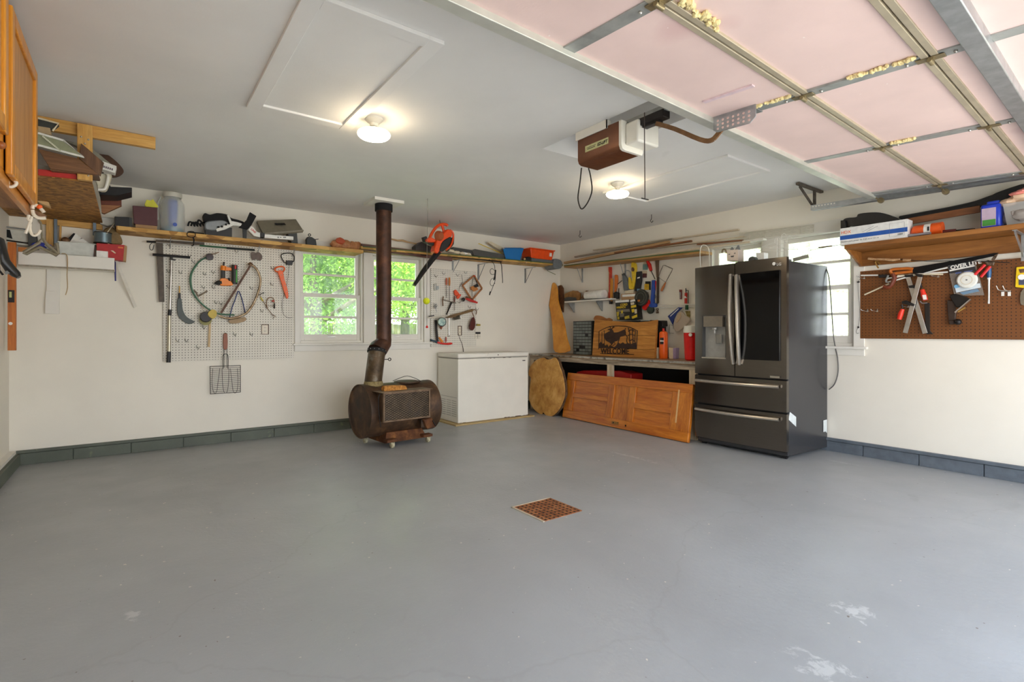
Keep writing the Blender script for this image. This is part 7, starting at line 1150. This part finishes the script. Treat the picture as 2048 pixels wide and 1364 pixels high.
# things on the chipboard shelf
zO = 2.082
def slabpx(pts, y, t_, dz=0): return [plane(a, b, 1, -y) for a, b in pts]
t = Thing('tipped_drawer', 'dark wooden drawer tipped on the chipboard shelf behind the pine post', 'drawer'); wd_ = wood('walnut_drawer', (92, 58, 32), (134, 92, 56), 'x', .8, .5); fq = slabpx([(75, 297), (157, 317), (197, 349), (101, 338)], 1.68, 0); t.add('front_panel', MB().prism(fq, (0, .02, 0)), wd_, bevel=.003); sq2 = slabpx([(157, 316), (162, 286), (204, 322), (197, 350)], 1.68, 0); t.add('side_panel', MB().prism(sq2, (.01, .04, 0)), wood('walnut_side', (84, 54, 34), (118, 82, 52), 'z'), bevel=.003)  # a wooden drawer lying tipped on the shelf
t.add('bottom_panel', MB().prism(slabpx([(101, 336), (197, 347), (196, 350), (102, 341)], 1.67, 0), (0, .25, .02)), wd_); t.done()
t = Thing('picture_frame', 'white edged grey vent grille lying slanted on the wooden drawer', 'grille'); a = slabpx([(76, 266), (127, 281), (168, 314), (76, 290)], 1.73, 0); t.add('panel', MB().prism(a, (0, .012, -.006)), flat('grille_green', (140, 142, 112), .6)); t.add('white_edge', MB().tube([a[0], a[1], a[2], a[3]], .007, 6), white); g = MB()
for k in range(14): q = k / 13; p = plane(86 + 34 * q, 272 + 28 * q, 1, -1.745); g.box(p.x - .003, p.x + .003, p.y - .001, p.y + .001, p.z - .008, p.z + .002)
t.add('slots', g, flat('slot_pale', (206, 204, 180), .6), kind='stuff'); t.done()
t = Thing('framed_board', 'dark panel with a pale edge leaning at the top of the storage shelf', 'panel'); t.add('dark_panel', MB().prism(slabpx([(76, 238), (117, 248), (104, 258), (76, 252)], 1.70, 0), (0, .05, 0)), flat('panel_dark', (52, 54, 50), .6)); t.add('pale_edge', MB().tube(slabpx([(76, 236), (117, 247), (105, 262)], 1.71, 0), .006, 6), cream); t.add('tan_board', MB().prism(slabpx([(76, 252), (100, 256), (103, 270), (76, 264)], 1.72, 0), (0, .03, 0)), flat('hardboard_tan', (168, 144, 108), .7)); t.done()
t = Thing('round_lid', 'large dark brown round lid standing on edge on the storage shelf', 'lid'); ol = smooth([(188, 298), (210, 306), (232, 322), (246, 338), (246, 346), (236, 353), (222, 354), (205, 345), (190, 325)], 4, True); t.add('disc', MB().prism(slabpx(ol, .95, 0), (0, .02, 0)), rusty('lid_brown', (60, 38, 26), (84, 56, 38), (104, 72, 50), 8, .45, .2), bevel=.003); t.done()
t = Thing('grey_bucket_lid', 'grey curved tray edge between the drawer and the round lid', 'tray'); t.add('tray', MB().prism(slabpx(smooth([(120, 266), (150, 278), (188, 300), (210, 318), (228, 334), (222, 342), (200, 326), (160, 296), (118, 276)], 3, True), 1.15, 0), (0, .05, 0)), flat('tray_grey', (146, 142, 126), .6), bevel=.003); t.done()
t = Thing('paint_labelled_box', 'small white labelled carton stuck out beside the drawer', 'carton'); t.add('carton', MB().prism(slabpx([(205, 322), (233, 332), (230, 346), (202, 338)], 1.25, 0), (0, .08, 0)), white, bevel=.002); g = MB(); [g.prism(slabpx([(207 + k * 4, 331 + k * 1.3), (210 + k * 4, 332 + k * 1.3), (209.5 + k * 4, 336 + k * 1.3), (206.5 + k * 4, 335 + k * 1.3)], 1.251, 0), (0, .0005, 0)) for k in range(5)]; t.add('label_print', g, flat('print_mauve', (110, 96, 104), .6)); t.done()
t = Thing('desk_fan_base', 'cream plastic appliance housing jutting over the shelf edge', 'appliance'); t.add('housing', MB().prism(slabpx(smooth([(190, 352), (205, 346), (222, 348), (222, 355), (216, 372), (210, 380), (196, 378), (194, 370)], 2, True), 1.1, 0), (0, .08, 0)), flat('aged_cream', (216, 208, 184), .5), bevel=.005); t.add('handle', MB().tube(slabpx(smooth([(208, 345), (216, 350), (214, 366), (209, 378), (196, 379)], 3), 1.12, 0), .010, 8), white_pl); t.done()
solo('grey_board', MB().box(-6.0, -5.62, -1.50, -1.2, 2.081, 2.16), flat('board_greyish', (150, 148, 140), .7), 'flat grey board stack under the tipped drawer on the chipboard shelf', 'board', bevel=.002)
solo('red_magazine_stack', MB().prism(slabpx([(76, 338), (153, 345), (153, 358), (76, 350)], 1.61, 0), (0, .10, 0)), flat('crate_red', (190, 44, 36), .5), 'flat red case on the front edge of the chipboard shelf', 'case', bevel=.002)
t = Thing('black_case_lid', 'black tray projecting over the corner of the back wall', 'tray'); t.add('tray', MB().prism(slabpx([(196, 378), (218, 373), (240, 374), (264, 375), (264, 384), (235, 391), (200, 390)], .6, 0), (0, .22, 0)), bl, bevel=.004); t.add('fin', MB().prism(slabpx([(216, 362), (222, 375), (212, 376)], .6, 0), (0, .02, 0)), bl); t.done()
t = Thing('knobbed_drawer', 'reddish brown drawer with a round wooden knob jutting from the shelf', 'drawer'); fz = slabpx([(200, 391), (243, 389), (243, 411), (202, 409)], .35, 0); t.add('front', MB().prism(fz, (0, .02, 0)), flat('drawer_mahogany', (112, 54, 32), .45), bevel=.003); t.add('knob', MB().ball(plane(220, 397, 1, -.37), .018, n=14), flat('knob_orange', (176, 92, 36), .35)); t.add('box_side', MB().prism(slabpx([(202, 409), (243, 411), (208, 427), (203, 425)], .34, 0), (0, .05, 0)), wood('drawer_side', (150, 96, 56), (176, 122, 78), 'x')); t.done()  # a small drawer with its knob, laid over the shelf edge
# white shelf on the wall with its bits
t = Thing('white_ledge', 'white painted plank shelf with a deep front board on the left of the back wall', 'shelf'); l0, l1 = PA(36, 503, .24), PA(229, 516, .24); l2, l3 = PA(229, 540, .24), PA(36, 528, .24); zl = (l0.z + l1.z) / 2; zb_ = (l2.z + l3.z) / 2
t.add('front_board', MB().box(l0.x, l1.x, -.24, -.205, zb_, zl), trimw, bevel=.003); t.add('shelf_board', MB().box(l0.x, l1.x, -.205, -.002, zb_ - .005, zb_ + .014), trimw, bevel=.002); t.add('raw_edge', MB().box(l0.x, l1.x, -.236, -.21, zb_ - .010, zb_ - .001), grw); t.done()
zl_ = zb_ + .016
t = Thing('wall_cleat', 'white painted board fixed vertically on the wall below the white shelf', 'board'); t.add('upper_board', MB().prA([(93, 536), (120, 537), (120, 583), (93, 582)], .018, .016), trimw, bevel=.001); t.add('lower_board', MB().prA([(91, 582), (119, 583), (118, 628), (90, 627)], .03, .028), trimw, bevel=.001); t.done()
t = Thing('wooden_level', 'orange wooden spirit level hanging upright at the left edge', 'level'); a, b = PA(15, 490, .30), PA(32, 490, .30); zt_, zb2 = PA(23, 484, .3).z, PA(23, 701, .3).z; lw_ = wood('level_orange', (176, 92, 22), (214, 128, 42), 'z', .7, .4)
t.add('body', MB().box(a.x, b.x, -.30, -.27, zb2, zt_), lw_, bevel=.002); p0, p1 = PA(16, 580, .3), PA(29, 605, .3); t.add('vial_plate', MB().box(p0.x, p1.x, -.303, -.29, p1.z, p0.z), metal_dark, bevel=.001); c = PA(21, 590, .3); t.add('vial', MB().cyl((c.x, -.304, c.z - .02), (c.x, -.304, c.z + .025), .008, n=12), flat('vial_green', (176, 180, 110), .3)); c = PA(21, 647, .3); t.add('round_plug', MB().cyl((c.x, -.302, c.z), (c.x, -.298, c.z), .012, n=18), white); t.done()
solo('orange_board_end', MB().prA([(36, 494), (62, 496), (62, 507), (36, 505)], .20, .1), wood('board_orange_x', (186, 104, 34), (220, 146, 64), 'x'), 'orange stained board end lying behind the white shelf front', 'board', bevel=.001)
t = Thing('white_bin', 'white plastic bin holding papers on the white shelf', 'bin'); x0, x1 = PA(117, 495, .17).x, PA(190, 495, .17).x; zt_ = PA(150, 486, .17).z
g = MB(); g.hexa([(x0 + .01, -.17, zl_), (x1 - .02, -.17, zl_), (x1 - .02, -.04, zl_), (x0 + .01, -.04, zl_)], [(x0, -.185, zt_), (x1, -.185, zt_), (x1, -.03, zt_), (x0, -.03, zt_)]); t.add('bin_body', g, flat('bin_white', (204, 206, 198), .5), bevel=.004); t.add('rim', MB().box(x0 - .005, x1 + .006, -.19, -.025, zt_ - .004, zt_ + .004), flat('bin_white', (204, 206, 198), .5), bevel=.002)
t.add('papers', MB().prA([(135, 487), (165, 477), (180, 487)], .12, .003).prA([(139, 485), (151, 467), (163, 476), (148, 486)], .10, .01), white); t.add('black_sign', MB().prA([(128, 484), (147, 466), (150, 467), (165, 477), (150, 480), (138, 485)], .09, .006), blackm); t.add('brown_ball', MB().ball(PA(131, 481, .1), .03, n=14), rod); t.done()
t = Thing('red_carton', 'red cardboard box with a white label on the end of the white shelf', 'box'); rq = [PA(x, y, .22) for x, y in ((193, 486), (249, 490), (246, 521), (193, 516))]; t.add('front', MB().prism(rq, (0, .12, 0)), flat('carton_red', (178, 36, 36), .55), bevel=.002); t.add('tan_side', MB().prism([PA(x, y, .215) for x, y in ((249, 490), (254, 492), (252, 522), (246, 521))], (0, .11, 0)), tan); t.add('white_label', MB().prA([(193, 501), (216, 503), (216, 516), (193, 514)], .2215, .001), white); t.add('orange_print', MB().prA([(236, 493), (246, 494), (246, 497), (236, 496)], .2215, .001), flat('print_orange', (220, 110, 50), .5)); t.add('tear', MB().prA([(221, 501), (226, 501), (232, 506), (230, 507)], .2215, .001), cream); t.done()
t = Thing('wire_spool', 'blue grey spool of wire standing behind the red carton', 'spool'); c = PA(206, 486, .13); t.add('wire', MB().lathe([(.06, 0), (.06, .085)], c, (0, 0, 1), n=28), flat('wire_blue', (116, 134, 142), .35, .6)); t.add('flange', MB().lathe([(.001, -.006), (.068, -.006), (.068, 0), (.001, 0)], c, (0, 0, 1), n=28), metal_dark); t.add('flange', MB().lathe([(.001, .085), (.064, .085), (.064, .091), (.001, .091)], c, (0, 0, 1), n=28), metal_dark); t.add('loose_cord', MB().tbA(smooth([(232, 432), (230, 445), (222, 455), (213, 468), (212, 482), (221, 490)], 4), .18, .004), cream); t.done()
t = Thing('ball_cap', 'brown cloth cap hanging between the spool and the wall shelf end', 'cap'); t.add('crown', MB().prA(smooth([(207, 460), (222, 453), (234, 462), (243, 476), (244, 486), (232, 489), (214, 486), (206, 474)], 3, True), .12, .08), flat('cap_khaki', (136, 112, 76), .85, 0, .1, 40, .3), bevel=.012); t.done()
solo('white_mug_stack', MB().prA([(196, 433), (232, 436), (230, 449), (214, 452), (200, 447)], .1, .07), flat('cup_white', (200, 198, 188), .5), 'pale cups tucked under the chipboard shelf corner', 'cups', bevel=.008)
t = Thing('spring_clamp_hanger', 'olive grey plastic coat hanger hanging from the white hook', 'coat hanger'); hp = flat('hanger_olive', (112, 102, 80), .45); hb = 2.5; t.add('shoulders', MB().tube(slabpx([(47, 505), (78, 486), (84, 476), (95, 490), (117, 508), (114, 511), (80, 494), (52, 508), (47, 505)], hb, 0), .0075, 8), hp); t.add('hook_stem', MB().tube(slabpx(smooth([(84, 478), (83, 460), (82, 446), (77, 440)], 3), hb, 0), .004, 7), hp); t.add('side_bar', MB().tube(slabpx([(113, 486), (117, 508)], hb, 0), .006, 7), hp); t.done()
t = Thing('shelf_clutter', 'dark tin and blue rag on the white shelf behind the hanger', 'tin'); t.add('tin', MB().prA([(55, 466), (72, 468), (76, 498), (57, 498)], .14, .08), dgrey, bevel=.004); t.add('blue_rag', MB().ball(PA(83, 491, .16), .045, (1.3, .6, .5), 12, .2, 3), flat('rag_blue', (42, 54, 150), .8)); t.done()
solo('silver_pliers', MB().tbA([(90, 490), (100, 497), (112, 500)], .18, .010), metal_galv, 'steel tool lying behind the front board of the white shelf', 'tool')
t = Thing('white_tray', 'dark rimmed white wall box at the far left above the level', 'wall box'); t.add('box_body', MB().prA([(6, 456), (56, 462), (58, 492), (8, 486)], .10, .09), flat('box_white', (196, 194, 182), .5), bevel=.003); t.add('dark_opening', MB().prA([(9, 458), (20, 460), (25, 478), (12, 474)], .102, .003), blackm); t.add('top_rim', MB().tbA([(0, 452), (60, 460)], .11, .006), metal_galv); t.add('lower_rim', MB().tbA([(10, 480), (60, 487)], .11, .006), metal_dark); t.done()
solo('twine', MB().tbA(smooth([(123, 507), (133, 509), (135, 525), (134, 550), (135, 575), (131, 590)], 3), .255, .0035), flat('twine_tan', (176, 150, 110), .9), 'frayed twine hanging down over the white shelf front board', 'twine')
solo('saw_blade_edge', MB().prism([PA(230, 521, .13), PA(236, 521, .13), PA(274, 613, .012), PA(268, 616, .012)], (0, .004, 0)), flat('white_edge_panel', (216, 210, 196), .6), 'thin white panel edge leaning on the wall under the red carton', 'panel')
solo('blue_pencil', MB().tbA([(230, 522), (231, 562)], .08, .006), flat('pencil_navy', (50, 50, 120), .5), 'slim navy blue stick hanging at the white shelf end', 'stick')
# hooks and bicycle saddle under the cabinet
hk = flat('hook_white', (222, 210, 190), .35); t = Thing('rubber_coated_hook', 'white rubber coated hook and snap hanging below the cabinet corner', 'hook'); hb = 2.52
t.add('hook', MB().tube(slabpx(smooth([(64, 433), (61, 445), (60, 458), (64, 469), (71, 471), (77, 467), (81, 460)], 4), hb, 0), .006, 9), hk); t.add('snap', MB().tube(slabpx([(58, 430), (56, 438), (60, 442)], hb, 0), .007, 8), hk); t.add('dangling_clip', MB().tube(slabpx([(60, 444), (56, 456), (51, 467)], hb, 0), .006, 8), hk); t.add('pin', MB().tube(slabpx([(58, 438), (63, 440), (62, 448)], hb, 0), .004, 7), metal_dark); t.done()
t = Thing('hand_clamp', 'white plastic clamp with brown wood in it at the cabinet corner', 'clamp'); t.add('frame', MB().tube(slabpx(smooth([(65, 418), (66, 412), (74, 411), (84, 420), (88, 425)], 3), hb, 0), .008, 8), hk); t.add('frame', MB().tube(slabpx(smooth([(65, 420), (68, 430), (78, 436), (92, 436)], 3), hb, 0), .008, 8), hk); t.add('wood_insert', MB().prism(slabpx(smooth([(68, 421), (78, 424), (92, 430), (90, 434), (76, 431)], 2, True), hb, 0), (0, .02, 0)), rod); t.add('orange_tip', MB().ball(plane(79, 414, 1, -hb), .012, n=10), orange); t.done()
solo('cup_hook', MB().tube([plane(x, y, 1, -3.0) for x, y in smooth([(10, 366), (16, 364), (15, 371), (22, 374), (30, 371), (33, 366), (30, 362)], 3)], .006, 8), hk, 'white cup hook on the oak cabinet bottom rail', 'hook')
solo('lumber_offcut', MB().prism(slabpx([(75, 395), (98, 405), (100, 414), (76, 404)], .80, 0), (0, .08, .0)), wood('offcut', (200, 160, 104), (224, 188, 136), 'x'), 'pale wood offcut under the chipboard shelf, showing behind the oak cabinet', 'offcut', bevel=.001)
t = Thing('bicycle_saddle', 'black bicycle saddle hanging nose down at the left edge', 'bicycle saddle'); sb_ = 2.2; prof = [((-6, 478), (0, 474)), ((-2, 500), (8, 478)), ((0, 515), (14, 500)), ((2, 530), (20, 520)), ((12, 545), (32, 535)), ((24, 553), (41, 545)), ((34, 557), (42, 552))]
r_ = MB(); rings = []
for (a, b) in prof:
    pa, pb_ = plane(*a, 1, -sb_), plane(*b, 1, -sb_); c = (pa + pb_) / 2; h = (pb_ - pa) / 2; w = V((0, .055, 0)) if a[0] < 10 else V((0, .03, 0)); rings.append([c + h * math.cos(2 * math.pi * k / 14) + w * math.sin(2 * math.pi * k / 14) for k in range(14)])
r_.loft(rings); t.add('saddle_cover', r_, flat('saddle_black', (18, 17, 19), .4)); t.add('silver_logo', MB().prism(slabpx([(8, 545), (14, 541), (20, 546), (12, 549)], sb_ + .045, 0), (0, .003, 0)), grey); t.add('saddle_rail', MB().tube(slabpx([(-4, 505), (-2, 540), (6, 550)], sb_, 0), .005, 7), metal_dark); t.add('hang_strap', MB().tube([plane(-3, 480, 1, -sb_), plane(-6, 440, 1, -sb_), plane(-4, 425, 1, -sb_)], .004, 6), blackm); t.done()
